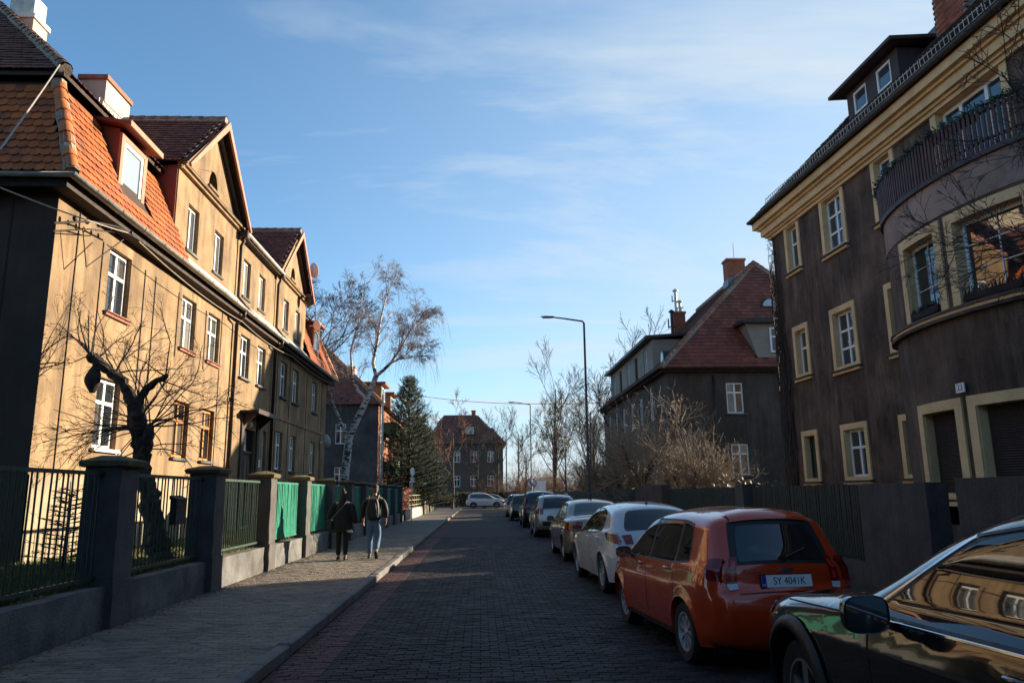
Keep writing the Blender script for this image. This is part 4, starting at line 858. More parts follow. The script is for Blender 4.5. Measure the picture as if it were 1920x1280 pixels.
leafy('hedge', 9000, lambda r: (r.uniform(-8, 9.5), 96.5 + r.uniform(-.5, .5), .1 + 1.75*r.random()**.7), HEDGE, .22, 4, 'clipped dark hedge across the end of the street', 'hedge')
# ------------------------------------------------------------------ left fence: piers, low wall, railings
GRN = mat('dark_green_paint', (0.016, 0.045, 0.032), .5, .3, 6, .2, 40)
TEAL = mat('bright_green_paint', (0.008, 0.17, 0.105), .45, .15, 3, isl=.08)
MOSS = mat('mossy_cap', (0.12, 0.095, 0.06), .95, .35, 5, .9, 25, stain=(.13, .12, .02), col2=(.07, .055, .04))
PIER = mat('grey_pier', (0.095, 0.084, 0.079), .9, .25, 2.6, .8, 32, col2=(0.07, 0.063, 0.06), stain=(0.07, 0.065, 0.06), streak=True)
LF = empty('garden_fence', (-4.7, 10, 0), 0, 'pavement-side row of concrete piers joined by green railings on a low wall', 'fence')
PY = [6.55 + 3.45*k for k in range(12)]
rr = random.Random(21)
def rough_box(mb, x0, x1, y0, y1, z0, z1, n=6, am=.008, seed=0):
    """box with a slightly uneven worn surface"""
    r_ = random.Random(seed); 
    nx, ny, nz = 2, max(2, int((y1-y0)/.3)), max(2, int((z1-z0)/.15))
    def g(i, j, k): 
        random.seed(hash((seed, i, j, k)) & 0xffffff); return (x0+(x1-x0)*i/nx + random.uniform(-am, am), y0+(y1-y0)*j/ny + random.uniform(-am, am), z0+(z1-z0)*k/nz + random.uniform(-am, am)*.6)
    mb.grid([[g(0, j, k) for k in range(nz+1)] for j in range(ny+1)][::-1]); mb.grid([[g(nx, j, k) for k in range(nz+1)] for j in range(ny+1)])
    mb.grid([[g(i, 0, k) for k in range(nz+1)] for i in range(nx+1)]); mb.grid([[g(i, ny, k) for k in range(nz+1)] for i in range(nx+1)][::-1])
    mb.grid([[g(i, j, nz) for j in range(ny+1)] for i in range(nx+1)])
for k, y in enumerate(PY):
    mb = MB(); rough_box(mb, -.22, .23, y-10-.24, y-10+.24, .1, 2.03, seed=k+1); rough_box(mb, -.245, .255, y-10-.265, y-10+.265, .08, .66, seed=k+50)
    p = mb.build('pier', PIER, LF, True, 35)
    mb = MB(); h0 = 2.03; a, b = .33, .36
    def ring(e, z): return [(-e+.005, y-10-e, z), (e+.005, y-10-e, z), (e+.005, y-10+e, z), (-e+.005, y-10+e, z)]
    R4 = [ring(.25, h0), ring(.285, h0+.02), ring(.295, h0+.075), ring(.265, h0+.10), ring(.10, h0+.15)]
    vs = [q for r_ in R4 for q in r_]; vs = [(x+rr.uniform(-.012, .012), yy+rr.uniform(-.012, .012), z+rr.uniform(-.008, .008)) for x, yy, z in vs]
    mb.add(vs, [(4*i+j, 4*i+(j+1) % 4, 4*i+4+(j+1) % 4, 4*i+4+j) for i in range(4) for j in range(4)] + [(16, 17, 18, 19)]); mb.build('cap_stone', MOSS, p, True, 30)
bar_d = MB().tube([(0, 0, 0), (0, 0, 1.26)], .011, 6).mesh('bar', GRN); bar_t = MB().box(-.012, .012, -.026, .026, 0, 1.24).mesh('slat', TEAL); bar_f = MB().tube([(0, 0, 0), (0, 0, 1.26)], .012, 4).mesh('bar', TEAL)
for k in range(len(PY)-1):
    y0, y1 = PY[k]+.26-10, PY[k+1]-.26-10
    mb = MB(); rough_box(mb, -.15, .16, y0-.02, y1+.02, .08, .60, am=.012, seed=k+100); mb.build('low_wall', CONC, LF, True, 40)
    teal = k >= 3; m_ = TEAL if teal else GRN; xo = 0.0
    mb = MB(); mb.box(xo-.025, xo+.025, y0-.03, y1+.03, 1.93, 1.975); mb.box(xo-.02, xo+.02, y0-.03, y1+.03, .68, .72); pn = mb.build('panel', m_, LF)
    if teal: tag(pn, 'bright green railing panel' if k < 5 else 'green railing panel')
    pit = .062 if teal else .118; n = int((y1-y0)/pit)
    for i in range(n):
        yy = y0 + (i+.5)*(y1-y0)/n + rr.uniform(-.004, .004); o = link('slat' if teal else 'bar', bar_t if teal else bar_d, pn, (xo, yy, .69), (rr.gauss(0, .006), rr.gauss(0, .008), 0))
bx = MB(); bx.box(-4.64, -4.54, 11.75, 12.15, 1.25, 1.62); bx.prism([(-4.65, 11.73, 1.62), (-4.52, 11.73, 1.62), (-4.65, 11.73, 1.68)], (0, .44, 0)); bx.box(-4.538, -4.53, 11.82, 12.08, 1.5, 1.525)
tag(bx.build('letter_box', DARKLINE), 'small black letter box hanging on the green railings', 'letter box')
# far end of the left side: low white wall with a light green railing, gate posts
LW = empty('railing_wall', (-4.6, 50, 0), 0, 'low pale wall topped by a yellowish tube railing past the last pier', 'wall')
B('wall', mat('pale_wall', (.42, .38, .31), .9, .2, 2), LW, (-.2, .15, 0, 10, 0, .75))
PALEG = mat('pale_green_rail', (.30, .30, .14), .6, .2, 4)
for k in range(6): MB().tube([(0, k*2, .7), (0, k*2, 1.65)], .04, 6).build('post', PALEG, LW)
for z in (.95, 1.28, 1.6): MB().tube([(0, 0, z), (0, 10, z)], .028, 5).build('rail', PALEG, LW)
for k, y in enumerate((62.5, 63.6, 65, 66.5, 70)):
    mb = MB(); mb.cbox(-4.8, -4.45, y, y+.35, 0, 1.75, .05); tag(mb.build('gate_post', mat('pale_post', (.4, .36, .3), .9, .2, 3)), 'pale concrete gate post past the tube railing', 'gate post', 'pale gate posts')
leafy('beech_hedge', 2600, lambda r: (-5.3 + r.uniform(-.35, .35), r.uniform(50, 60), .4+1.7*r.random()**.8), mat('beech_leaf', (.22, .06, .025), .8, .4, 2, isl=.4), .16, 6, 'rust-coloured winter hedge behind the tube railing', 'hedge')

# ------------------------------------------------------------------ right fence
SLATD = mat('black_green_slat', (0.014, 0.022, 0.016), .6, .3, 5, .3, 30, isl=.2)
RCONC = mat('brown_concrete', (0.085, 0.07, 0.062), .92, .3, 2, .8, 28, stain=(.05, .042, .038), streak=True)
def slat_fence(y0, y1, label, z0=.62, z1=1.72, pitch=.085, indiv=True):
    f = empty('slat_fence', (5.7, y0, 0), 0, label, 'fence'); n = int((y1-y0)/pitch); mb = MB(); rough_box(mb, -.12, .12, 0, y1-y0, .08, z0-.02, seed=int(y0)); mb.build('base_wall', RCONC, f, True, 40)
    B('rail', SLATD, f, (.03, .06, 0, y1-y0, z0+.15, z0+.2), (.03, .06, 0, y1-y0, z1-.2, z1-.15))
    sm_ = MB().box(-.012, .012, -.034, .034, 0, z1-z0).mesh('slat', SLATD); r_ = random.Random(int(y0*10))
    pieces(f, 'slat', sm_, [Matrix.Translation((0, (i+.5)*pitch, z0 + r_.uniform(-.012, .012))) @ Matrix.Rotation(r_.gauss(0, .008), 4, 'X') for i in range(n)], SLATD, 300 if indiv else 0, 'slat_run')
slat_fence(11.1, 16.0, 'black slatted fence beside the broad concrete slab')
slat_fence(16.5, 23.2, 'black slatted fence between the two concrete piers')
slat_fence(27.4, 70, 'long dark slatted fence running on under the bare shrubs', indiv=False)
slat_fence(-6, 6.4, 'dark slatted fence alongside the black car', indiv=False)
for y0, y1, z1, lab in ((9.35, 11.05, 1.72, 'broad brown concrete slab between dark fence and opening'), (6.45, 8.75, 1.76, 'broad dark concrete slab beside the black car'), (16.02, 16.48, 1.78, 'slim concrete pier between two runs of slatted fence'), (23.25, 27.35, 1.85, 'long brown concrete wall panel under the bare shrubs')):
    mb = MB(); rough_box(mb, 5.55, 5.83, y0, y1, .08, z1, am=.007, seed=int(y0*7)); tag(mb.build('concrete_slab', RCONC, None, True, 40), lab, 'wall')
# ------------------------------------------------------------------ cars
RUB = mat('tyre_rubber', (0.016, 0.016, 0.017), .85, .25, 12, .3, 60)
BLKP = mat('black_plastic', (0.014, 0.014, 0.015), .5, .15, 8)
RIMS = mat('silver_rim', (0.50, 0.50, 0.52), .35, .12, 6, metallic=.6)
RIMD = mat('grey_rim', (0.22, 0.22, 0.23), .4, .12, 6, metallic=.6)
CHROME = mat('chrome', (0.65, 0.66, 0.68), .12, .0, 5, metallic=1.0)
CARGL = glass_mat('car_glass', (0.008, 0.010, 0.012), 1.75, .0)
LAMPR = mat('red_lamp', (0.17, 0.006, 0.006), .12, .25, 14, coat=.6)
LAMPW = mat('clear_lamp', (0.55, 0.55, 0.55), .15, .3, 16, coat=.6)
PLATEW = mat('plate_white', (0.72, 0.73, 0.72), .45, .05, 6); PLATEB = mat('plate_blue', (.01, .03, .25), .45, .05, 6); INK = mat('plate_ink', (.01, .01, .012), .5, 0)
UNDER = mat('underbody', (0.008, 0.008, 0.008), .9, .2, 5)
def paint(name, col, metallic=.25, rough=.32):
    return mat(name, col, rough, .05, 1.2, metallic=metallic, coat=1.0)
def chaikin(p, it=3):
    p = [np.array(q, float) for q in p]
    for _ in range(it):
        q = [p[0]]
        for a, b in zip(p[:-1], p[1:]): q += [a*.75+b*.25, a*.25+b*.75]
        q.append(p[-1]); p = q
    return np.array(p)
class Car:
    def __init__(s, name, label, X, Y, sp, paintm, group=None, rz=0.0, cat='car'):
        s.root = empty(name, (X, Y, 0), rz, label, cat, group); s.sp = sp; s.pm = paintm
        s.sil = chaikin(sp['top']); s.W = sp['W']; s.L = max(p[1] if False else p[0] for p in sp['top']); s.y0 = min(s.sil[:, 0]); s.y1 = max(s.sil[:, 0])
        s.belt = sp['belt']; s.build(); s.root.scale = (sp.get('scale', 1.0),)*3
    def zb(s, y): return np.interp(y, [p[0] for p in s.belt], [p[1] for p in s.belt])
    def dist(s, y, z):
        A = s.sil[:-1]; D = s.sil[1:]-A; P = np.stack([np.asarray(y, float).ravel(), np.asarray(z, float).ravel()], 1)
        l2 = (D**2).sum(1)+1e-12; t = np.clip(((P[:, None]-A[None])*D[None]).sum(2)/l2, 0, 1); q = A[None]+t[..., None]*D[None]
        return np.sqrt(((P[:, None]-q)**2).sum(2)).min(1)
    def Wf(s, y, z, edge=True):
        sp = s.sp; y = np.asarray(y, float); z = np.asarray(z, float); zs = .2; b = s.zb(y); t = np.clip((z-zs)/(b-zs), 0, 1)
        f = np.where(t < .6, 1-sp.get('tuck', .07)*((t-.6)/.6)**2, 1-.035*((t-.6)/.4)**2)
        # crease along the flank
        f = f + .006*np.exp(-((t-.78)/.05)**2)
        w_ = s.W*f; ab = np.maximum(0, z-b); w_ = w_ - np.tan(R_(sp.get('tumble', 22)))*ab - .03*(1-np.exp(-ab/.03))
        dr = np.clip((sp.get('Lr', .6)-(y-s.y0))/sp.get('Lr', .6), 0, 1); df = np.clip((sp.get('Lf', .9)-(s.y1-y))/sp.get('Lf', .9), 0, 1)
        w_ = w_*(1-sp.get('cr', .16)*dr**2.6)*(1-sp.get('cf', .26)*df**2.4)
        # flared arches
        for yw in sp['wheels']: 
            d_ = np.hypot(y-yw, z-sp['r']); w_ = w_ + .022*np.exp(-((d_-(sp['r']+.06))/.05)**2)
        if edge:
            r = sp.get('er', .09); d = s.dist(y, z).reshape(y.shape); q = np.clip(1-d/r, 0, 1); w_ = w_ - r*(1-np.sqrt(np.maximum(0, 1-q*q)))
        return w_
    def zlo(s, y):
        z = np.interp(y, s.lowy, s.lowz)
        for yw in s.sp['wheels']:
            Ra = s.sp['r']+s.sp.get('gap', .055); d = abs(y-yw)
            if d <= Ra: z = max(z, s.sp['r']+math.sqrt(max(0, Ra*Ra-d*d)))
        return z
    def build(s):
        sp = s.sp; S = s.sil; k0 = int(np.argmin(S[:, 0])); k1 = int(np.argmax(S[:, 0]))
        up = S[k0:k1+1]; lowr = S[:k0+1][::-1]; lowf = S[k1:]
        s.upy, s.upz = up[:, 0], np.maximum.accumulate(up[:, 0])*0+up[:, 1]
        ly = list(lowr[:, 0]) + list(lowf[::-1][:, 0]); lz = list(lowr[:, 1]) + list(lowf[::-1][:, 1]); s.lowy, s.lowz = np.array(ly), np.array(lz)
        ys = set(np.linspace(s.y0+.002, s.y1-.002, 70)) | set(up[::2, 0]) | set(s.lowy[::2])
        for yw in sp['wheels']:
            Ra = sp['r']+sp.get('gap', .055)
            for a in np.linspace(0, math.pi, 19): ys.add(yw+Ra*math.cos(a))
            ys |= {yw-Ra-.004, yw+Ra+.004}
        ys = sorted(y for y in ys if s.y0+.001 < y < s.y1-.001); yy = [ys[0]]
        for y in ys[1:]:
            if y-yy[-1] > .0025: yy.append(y)
        yy = [s.y0+1e-5, s.y0+.0003, s.y0+.001] + [y for y in yy if s.y0+.0015 < y < s.y1-.0015] + [s.y1-.001, s.y1-.0003, s.y1-1e-5]
        nz = 26; Yg = np.zeros((len(yy), nz)); Zg = np.zeros((len(yy), nz))
        for i, y in enumerate(yy):
            a = s.zlo(y); b = max(a+.002, float(np.interp(y, s.upy, s.upz))); t = np.linspace(0, 1, nz); t = t + .09*np.sin(2*math.pi*t)*-1*.6
            Yg[i] = y; Zg[i] = a+(b-a)*t
        Wg = s.Wf(Yg, Zg); mb = MB()
        for sg in (-1, 1):
            P = [[(sg*Wg[i, j], Yg[i, j], Zg[i, j]) for j in range(nz)] for i in range(len(yy))]
            mb.grid(P if sg > 0 else P[::-1])
            # returned lip at the sill and arches
            mb.grid([[(sg*(Wg[i, 0]-d_), Yg[i, 0], Zg[i, 0]) for d_ in (0, .015, .13)] for i in range(len(yy))][::sg])
        # shell over the top, front and back
        T = np.gradient(S, axis=0); T /= np.linalg.norm(T, axis=1)[:, None]+1e-9; s.nrm = np.stack([-T[:, 1], T[:, 0]], 1); s.eW = s.Wf(S[:, 0], S[:, 1])
        s.us = np.linspace(-1, 1, 25); mb.grid([[s.sh(i, u) for u in s.us] for i in range(len(S))])
        s.body = mb.build('body', s.pm, s.root, True, 38)
        B('underbody', UNDER, s.root, (-s.W+.26, s.W-.26, s.y0+.2, s.y1-.2, .17, .72))
        for yw in sp['wheels']:
            for sg in (-1, 1): s.wheel(sg, yw)
    def sh(s, i, u, off=0.0):
        """point on the shell at silhouette index i (may be fractional), lateral fraction u"""
        S = s.sil; i = min(max(i, 0), len(S)-1); a = int(i); b = min(a+1, len(S)-1); f = i-a
        p = S[a]*(1-f)+S[b]*f; n = s.nrm[a]*(1-f)+s.nrm[b]*f; e = s.eW[a]*(1-f)+s.eW[b]*f
        c = s.sp.get('crown', .045)*(1-abs(u)**2.2)+off
        return (u*e, p[0]+n[0]*c, p[1]+n[1]*c)
    def idx_rear(s, z):
        for i in range(len(s.sil)):
            if s.sil[i, 1] >= z and s.sil[i, 0] < s.L*.45:
                if i == 0: return 0.0
                a, b = s.sil[i-1, 1], s.sil[i, 1]; return i-1+(z-a)/(b-a+1e-9)
    def idx_front(s, z):
        for i in range(len(s.sil)-1, 0, -1):
            if s.sil[i, 1] >= z:
                a, b = s.sil[i, 1], s.sil[min(i+1, len(s.sil)-1), 1]; return i+(a-z)/(a-b+1e-9)
    def idx_y(s, y):
        k0 = int(np.argmin(s.sil[:, 0])); k1 = int(np.argmax(s.sil[:, 0])); return float(np.interp(y, s.sil[k0:k1+1, 0], np.arange(k0, k1+1)))
    def shell_patch(s, name, m, i0, i1, w0, w1, off=.006, parent=None, wm=None, n=14, u0=None, rnd=0.0):
        """patch between silhouette indices, half-width fraction w0 -> w1; u0 = centre fraction; rnd rounds the ends"""
        P = []
        for k in range(n+1):
            t = k/n; wd = w0+(w1-w0)*t
            if rnd: wd *= (1-rnd*(abs(2*t-1)**6))
            c = u0 or 0.0; P.append([s.sh(i0+(i1-i0)*t, c+wd*v, off) for v in np.linspace(-1, 1, 19)])
        return MB().grid(P).build(name, m, parent or s.root, True)
    def side_patch(s, name, m, quad, off=.004, parent=None, sides=(-1, 1), bulge=0.0, n=12, edge=True, bl=0.0):
        """quad = rear-bottom, front-bottom, front-top, rear-top in (y, z)"""
        q = [np.array(p, float) for p in quad]; out_ = []
        for sg in sides:
            Yp = np.zeros((n+1, n+1)); Zp = np.zeros((n+1, n+1))
            for i in range(n+1):
                for j in range(n+1):
                    u, v = i/n, j/n; p = (q[0]*(1-u)+q[1]*u)*(1-v)+(q[3]*(1-u)+q[2]*u)*v; Yp[i, j] = p[0]; Zp[i, j] = p[1]+bulge*4*u*(1-u)*v
                    if bl: Yp[i, j] += bl*4*v*(1-v)*(1 if u < .5 else -1)*abs(2*u-1)
            Wp = s.Wf(Yp, Zp, edge)+off
            P = [[(sg*Wp[i, j], Yp[i, j], Zp[i, j]) for j in range(n+1)] for i in range(n+1)]
            out_.append(MB().grid(P if sg > 0 else P[::-1]).build(name, m, parent or s.root, True))
        return out_
    def side_windows(s, quads, bulges=None, trim=.018, trimm=BLKP):
        for k, qd in enumerate(quads):
            bg = (bulges or [0]*9)[k]; c = np.mean(np.array(qd), axis=0); ex = [tuple(c+(np.array(p)-c)*(1+trim*2.2/np.linalg.norm(np.array(p)-c))) for p in qd]
            fr = s.side_patch('window_trim', trimm, ex, .003, bulge=bg)
            for f, sg in zip(fr, (-1, 1)): s.side_patch('side_window', CARGL, qd, .006, parent=None, sides=(sg,), bulge=bg)
    def seam(s, pts, wd=.012, m=UNDER):
        for a, b in zip(pts[:-1], pts[1:]):
            a = np.array(a); b = np.array(b); d = (b-a)/np.linalg.norm(b-a); n = np.array([-d[1], d[0]])*wd/2
            s.side_patch('door_seam', m, [a-n, b-n, b+n, a+n] if abs(d[0]) > abs(d[1]) else [a+n, a-n, b-n, b+n], .002, n=8)
    def wheel(s, sg, yw):
        r = s.sp['r']; x = sg*(float(s.Wf(np.array([yw+.38]), np.array([.4]))[0])-.02); wd = .20
        mb = MB(); prof = [(r*.64, 0), (r*.67, .008), (r*.93, .012), (r*.985, -.012), (r, -.04), (r, -wd+.03), (r*.95, -wd), (r*.6, -wd)]
        mb.lathe([(a, sg*h) for a, h in prof], (x, yw, r), 'x', 36); ty = mb.build('wheel', RUB, s.root, True, 50)
        rim = MB(); ns = s.sp.get('spokes', 5); rr_ = r*.655
        rim.lathe([(rr_, sg*.004), (rr_*.93, sg*.004), (rr_*.90, -sg*.03), (rr_*.9, -sg*.09)], (x, yw, r), 'x', 36)
        rim.lathe([(.0, sg*.004), (rr_*.16, sg*.002), (rr_*.2, -sg*.02), (rr_*.2, -sg*.05)], (x, yw, r), 'x', 20)
        for k in range(ns):
            for d_ in ((-.1, .1) if s.sp.get('twin') else (0,)):
                a = 2*math.pi*k/ns+.3+d_; w0, w1 = s.sp.get('spw', (.030, .045)); e = Vector((0, math.cos(a), math.sin(a))); t = Vector((0, -math.sin(a), math.cos(a))); c = Vector((x, yw, r))
                q = [c+e*rr_*.12-t*w0, c+e*rr_*.95-t*w1, c+e*rr_*.95+t*w1, c+e*rr_*.12+t*w0]
                ex = Vector((sg, 0, 0)); rim.add([p+ex*(-.012) for p in q]+[p-ex*.04 for p in q], [(0, 1, 2, 3), (0, 1, 5, 4), (2, 3, 7, 6), (1, 2, 6, 5), (3, 0, 4, 7)])
        rim.build('rim', s.sp.get('rimm', RIMS), ty, False)
        MB().lathe([(0, -sg*.055), (rr_*.95, -sg*.055)], (x, yw, r), 'x', 24).build('brake_well', UNDER, ty)
    def mirror(s, y, z, m, sides=(-1, 1), sz=(.20, .10, .14)):
        for sg in sides:
            xw = float(s.Wf(np.array([y]), np.array([z]))[0]); a, b, c = sz; mb = MB(); cx = sg*(xw+.03+a/2)
            P = []
            for i in range(11):
                t = i/10; yo = -b*.5+b*t; e = (1-max(0, (t-.15)/.85)**2.4*.75) if t > .15 else 1.0
                P.append([(cx+math.copysign(abs(math.cos(q))**.6, math.cos(q))*a/2*e, y+yo, z+c*.35+math.copysign(abs(math.sin(q))**.6, math.sin(q))*c/2*e) for q in [2*math.pi*k/20 for k in range(21)]])
            mb.grid(P); mb.poly([P[-1][k] for k in range(20)]); mo = mb.build('mirror', m, s.root, True, 50)
            mg = MB(); mg.poly([(cx+(p[0]-cx)*.9, y-b*.5+.006, z+c*.35+(p[2]-z-c*.35)*.88) for p in P[0][:-1]]); mg.poly([(p[0], y-b*.5+.012, p[2]) for p in P[0][:-1]]); mg.build('mirror_glass', glass_mat('mirror_glass', (.02, .024, .03), 2.2, 0), mo)
            mb = MB(); mb.prism([(sg*(xw-.04), y-.03, z-.02), (sg*(xw-.04), y+.05, z-.02), (cx, y+.035, z), (cx, y-.02, z)], (0, 0, .035)); mb.build('mirror_arm', BLKP, mo)
    def handle(s, y, z, m):
        for sg in (-1, 1):
            xw = float(s.Wf(np.array([y]), np.array([z]))[0]); mb = MB(); mb.tube([(sg*(xw-.005), y-.09, z), (sg*(xw+.028), y-.06, z+.004), (sg*(xw+.03), y+.05, z+.006), (sg*(xw-.005), y+.09, z+.004)], [.012, .015, .015, .012], 8); mb.build('door_handle', m, s.root, True)
    def plate(s, i, txt=None, u=0.0, w_=.52, h=.115, off=.02):
        p = Vector(s.sh(i, u, off)); q = Vector(s.sh(i+.4, u, off)); up = (q-p).normalized(); rx = math.atan2(up.z, up.y)
        o = MB().box(-w_/2, w_/2, -h/2, h/2, -.012, 0).build('licence_plate', PLATEW, s.root, loc=p, rot=(rx, 0, 0))
        MB().box(-w_/2-.012, w_/2+.012, -h/2-.01, h/2+.01, -.02, -.006).build('plate_holder', BLKP, o)
        if txt:
            text_obj('plate_text', txt, .098, INK, o, (.025, -.002, .0015), (0, 0, 0), .0006, .86)
            MB().box(-w_/2, -w_/2+.045, -h/2, h/2, 0, .0012).build('country_band', PLATEB, o); text_obj('country_code', 'PL', .032, PLATEW, o, (-w_/2+.022, -.036, .002), (0, 0, 0), .0004)
        return o
    def antenna(s, y, u=0, h=.18):
        p = Vector(s.sh(s.idx_y(y), u)); MB().tube([p, p+Vector((0, -h*.5, h))], [.006, .003], 5).build('aerial', BLKP, s.root)
        MB().lathe([(.03, 0), (.02, .025), (0, .03)], p, 'z', 8).build('aerial_foot', BLKP, s.root)
def lamp_rear(c, z0, z1, y1, wf, m=LAMPR, hi=None):
    """corner tail lamps: side part plus rear-face part"""
    for o in c.side_patch('tail_lamp', m, [(c.y0+.012, z0), (y1*.8, z0+.05), (y1, z1-.02), (c.y0+.03, z1)], .008): pass

# orange hatchback ---------------------------------------------------------
ORG = paint('orange_paint', (0.54, 0.042, 0.006), .1, .2)
oc = Car('orange_hatchback', 'bright orange hatchback parked ahead of the black car', 2.86, 7.2, dict(scale=.95,
    W=.83, top=[(.26, .22), (.08, .25), (.0, .42), (.0, .60), (.03, .74), (.09, .80), (.105, .95), (.13, 1.04), (.30, 1.34), (.36, 1.44), (.50, 1.475), (1.0, 1.50), (1.6, 1.50), (2.15, 1.45), (2.5, 1.30), (2.98, 1.0), (3.15, .965), (3.55, .86), (3.80, .70), (3.88, .5), (3.84, .3), (3.7, .22)],
    belt=[(0, .985), (1.0, .95), (3.0, .90), (3.9, .75)], wheels=(.74, 3.22), r=.30, spokes=9, twin=False, spw=(.010, .030), tumble=20, crown=.06, cr=.19, Lr=.6, er=.13), ORG, rz=R_(5.5))
oc.side_windows([[(1.98, .965), (2.78, .945), (2.22, 1.36), (1.98, 1.395)], [(1.08, .985), (1.92, .967), (1.92, 1.40), (1.12, 1.405)], [(.66, 1.03), (1.02, .99), (1.05, 1.395), (.80, 1.36)]], [.02, .0, .0])
i0, i1 = oc.idx_rear(1.03), oc.idx_rear(1.36)
gp = oc.shell_patch('rear_glass_surround', BLKP, oc.idx_rear(1.005), oc.idx_rear(1.41), .95, .97, .004); rw_ = oc.shell_patch('rear_window', CARGL, i0, i1, .84, .80, .009, rnd=.06)
oc.shell_patch('windscreen', CARGL, oc.idx_y(2.28), oc.idx_y(2.98), .90, .95, .006)
oc.shell_patch('rear_spoiler', ORG, oc.idx_rear(1.40), oc.idx_y(.55), .90, .93, .022)
for o in oc.side_patch('tail_lamp', LAMPR, [(.03, .84), (.19, .88), (.25, 1.07), (.07, 1.09)], .010): pass
for sg in (-1, 1):
    oc.shell_patch('tail_lamp', LAMPR, oc.idx_rear(.84), oc.idx_rear(1.08), .085, .07, .010, u0=sg*.915); oc.shell_patch('reversing_lamp', LAMPW, oc.idx_rear(.775), oc.idx_rear(.838), .075, .085, .010, u0=sg*.915); oc.shell_patch('lamp_lens', mat('bright_red_lens', (.6, .03, .015), .1, .2, 20, coat=.8), oc.idx_rear(.97), oc.idx_rear(1.04), .035, .035, .014, u0=sg*.91, rnd=.5); oc.shell_patch('lamp_lens', MATS['bright_red_lens'], oc.idx_rear(.87), oc.idx_rear(.94), .035, .035, .014, u0=sg*.91, rnd=.5)
oc.plate(oc.idx_rear(.85), 'SY 4041K'); oc.seam([(1.0, .30), (1.0, .97)]); oc.seam([(1.95, .25), (1.95, .95)]); oc.seam([(2.88, .25), (2.86, .92)]); oc.seam([(1.0, .3), (1.35, .22)])
oc.handle(1.18, .90, ORG); oc.handle(2.12, .88, ORG); oc.mirror(2.62, .93, ORG)
oc.shell_patch('hatch_seam', UNDER, oc.idx_rear(.735), oc.idx_rear(.742), .86, .86, .004)
for z in (.70,): oc.shell_patch('bumper_line', UNDER, oc.idx_rear(z), oc.idx_rear(z)+.06, .97, .97, .003)
i_b = oc.idx_rear(.955); p = Vector(oc.sh(i_b, 0, .012))
bt = MB(); bt.prism([(-.075, 0, -.014), (-.02, 0, -.014), (-.026, 0, -.024), (.026, 0, -.024), (.02, 0, -.014), (.075, 0, -.014), (.088, 0, .014), (.026, 0, .014), (.02, 0, .024), (-.02, 0, .024), (-.026, 0, .014), (-.062, 0, .014)], (0, -.008, 0)); bt.build('badge', CHROME, oc.root, loc=p)
p = Vector(oc.sh(oc.idx_rear(.955), -.58, .008)); text_obj('model_lettering', 'KALOS', .045, CHROME, oc.root, p, (R_(80), 0, R_(-6)), .002, 1.25)
wp = MB(); a = Vector(oc.sh(oc.idx_rear(1.04), .02, .03)); b = Vector(oc.sh(oc.idx_rear(1.13), .5, .02)); wp.tube([a, b], .011, 5); wp.lathe([(0, 0), (.03, .0), (.02, .03)], a, 'y', 8); wp.build('rear_wiper', BLKP, oc.root)
oc.side_patch('sill_strip', BLKP, [(1.12, .215), (2.85, .215), (2.85, .27), (1.12, .27)], .004)

# white hatchback ----------------------------------------------------------
WHT = paint('white_paint', (0.55, 0.55, 0.54), .0, .3)
wc = Car('white_hatchback', 'white hatchback with red tail lamps parked ahead of the orange car', 2.93, 12.4, dict(scale=.95,
    W=.90, top=[(.28, .22), (.08, .26), (.0, .45), (.0, .62), (.05, .82), (.10, .92), (.20, 1.02), (.45, 1.27), (.62, 1.41), (.85, 1.46), (1.4, 1.51), (2.0, 1.50), (2.5, 1.42), (3.0, 1.18), (3.35, 1.02), (3.6, .97), (4.05, .86), (4.32, .70), (4.42, .5), (4.36, .3), (4.2, .22)],
    belt=[(0, 1.08), (.8, 1.03), (2.2, .97), (3.4, .92), (4.4, .72)], wheels=(.85, 3.54), r=.325, spokes=10, spw=(.014, .022), tumble=24, crown=.055, cr=.2, Lr=.8, er=.12), WHT, rz=R_(2.7))
wc.side_windows([[(1.95, .995), (3.05, .985), (2.42, 1.34), (1.98, 1.42)], [(.98, 1.06), (1.87, 1.0), (1.90, 1.425), (1.15, 1.36)]], [.03, .03])
wc.shell_patch('rear_window', CARGL, wc.idx_rear(1.06), wc.idx_rear(1.38), .92, .86, .008, rnd=.12); wc.shell_patch('windscreen', CARGL, wc.idx_y(2.55), wc.idx_y(3.36), .88, .95, .006)
wc.side_patch('tail_lamp', LAMPR, [(.06, .86), (.42, .93), (.55, 1.05), (.10, 1.02)], .012)
for sg in (-1, 1): wc.shell_patch('tail_lamp', LAMPR, wc.idx_rear(.86), wc.idx_rear(1.0), .10, .12, .012, u0=sg*.87)
wc.seam([(1.05, .35), (1.02, 1.03)]); wc.seam([(1.92, .25), (1.92, .99)]); wc.seam([(3.1, .3), (3.12, .95)]); wc.handle(1.12, .93, WHT); wc.handle(2.08, .90, WHT); wc.mirror(2.88, .97, BLKP); wc.antenna(.95, 0, .2); wc.plate(wc.idx_rear(.70))

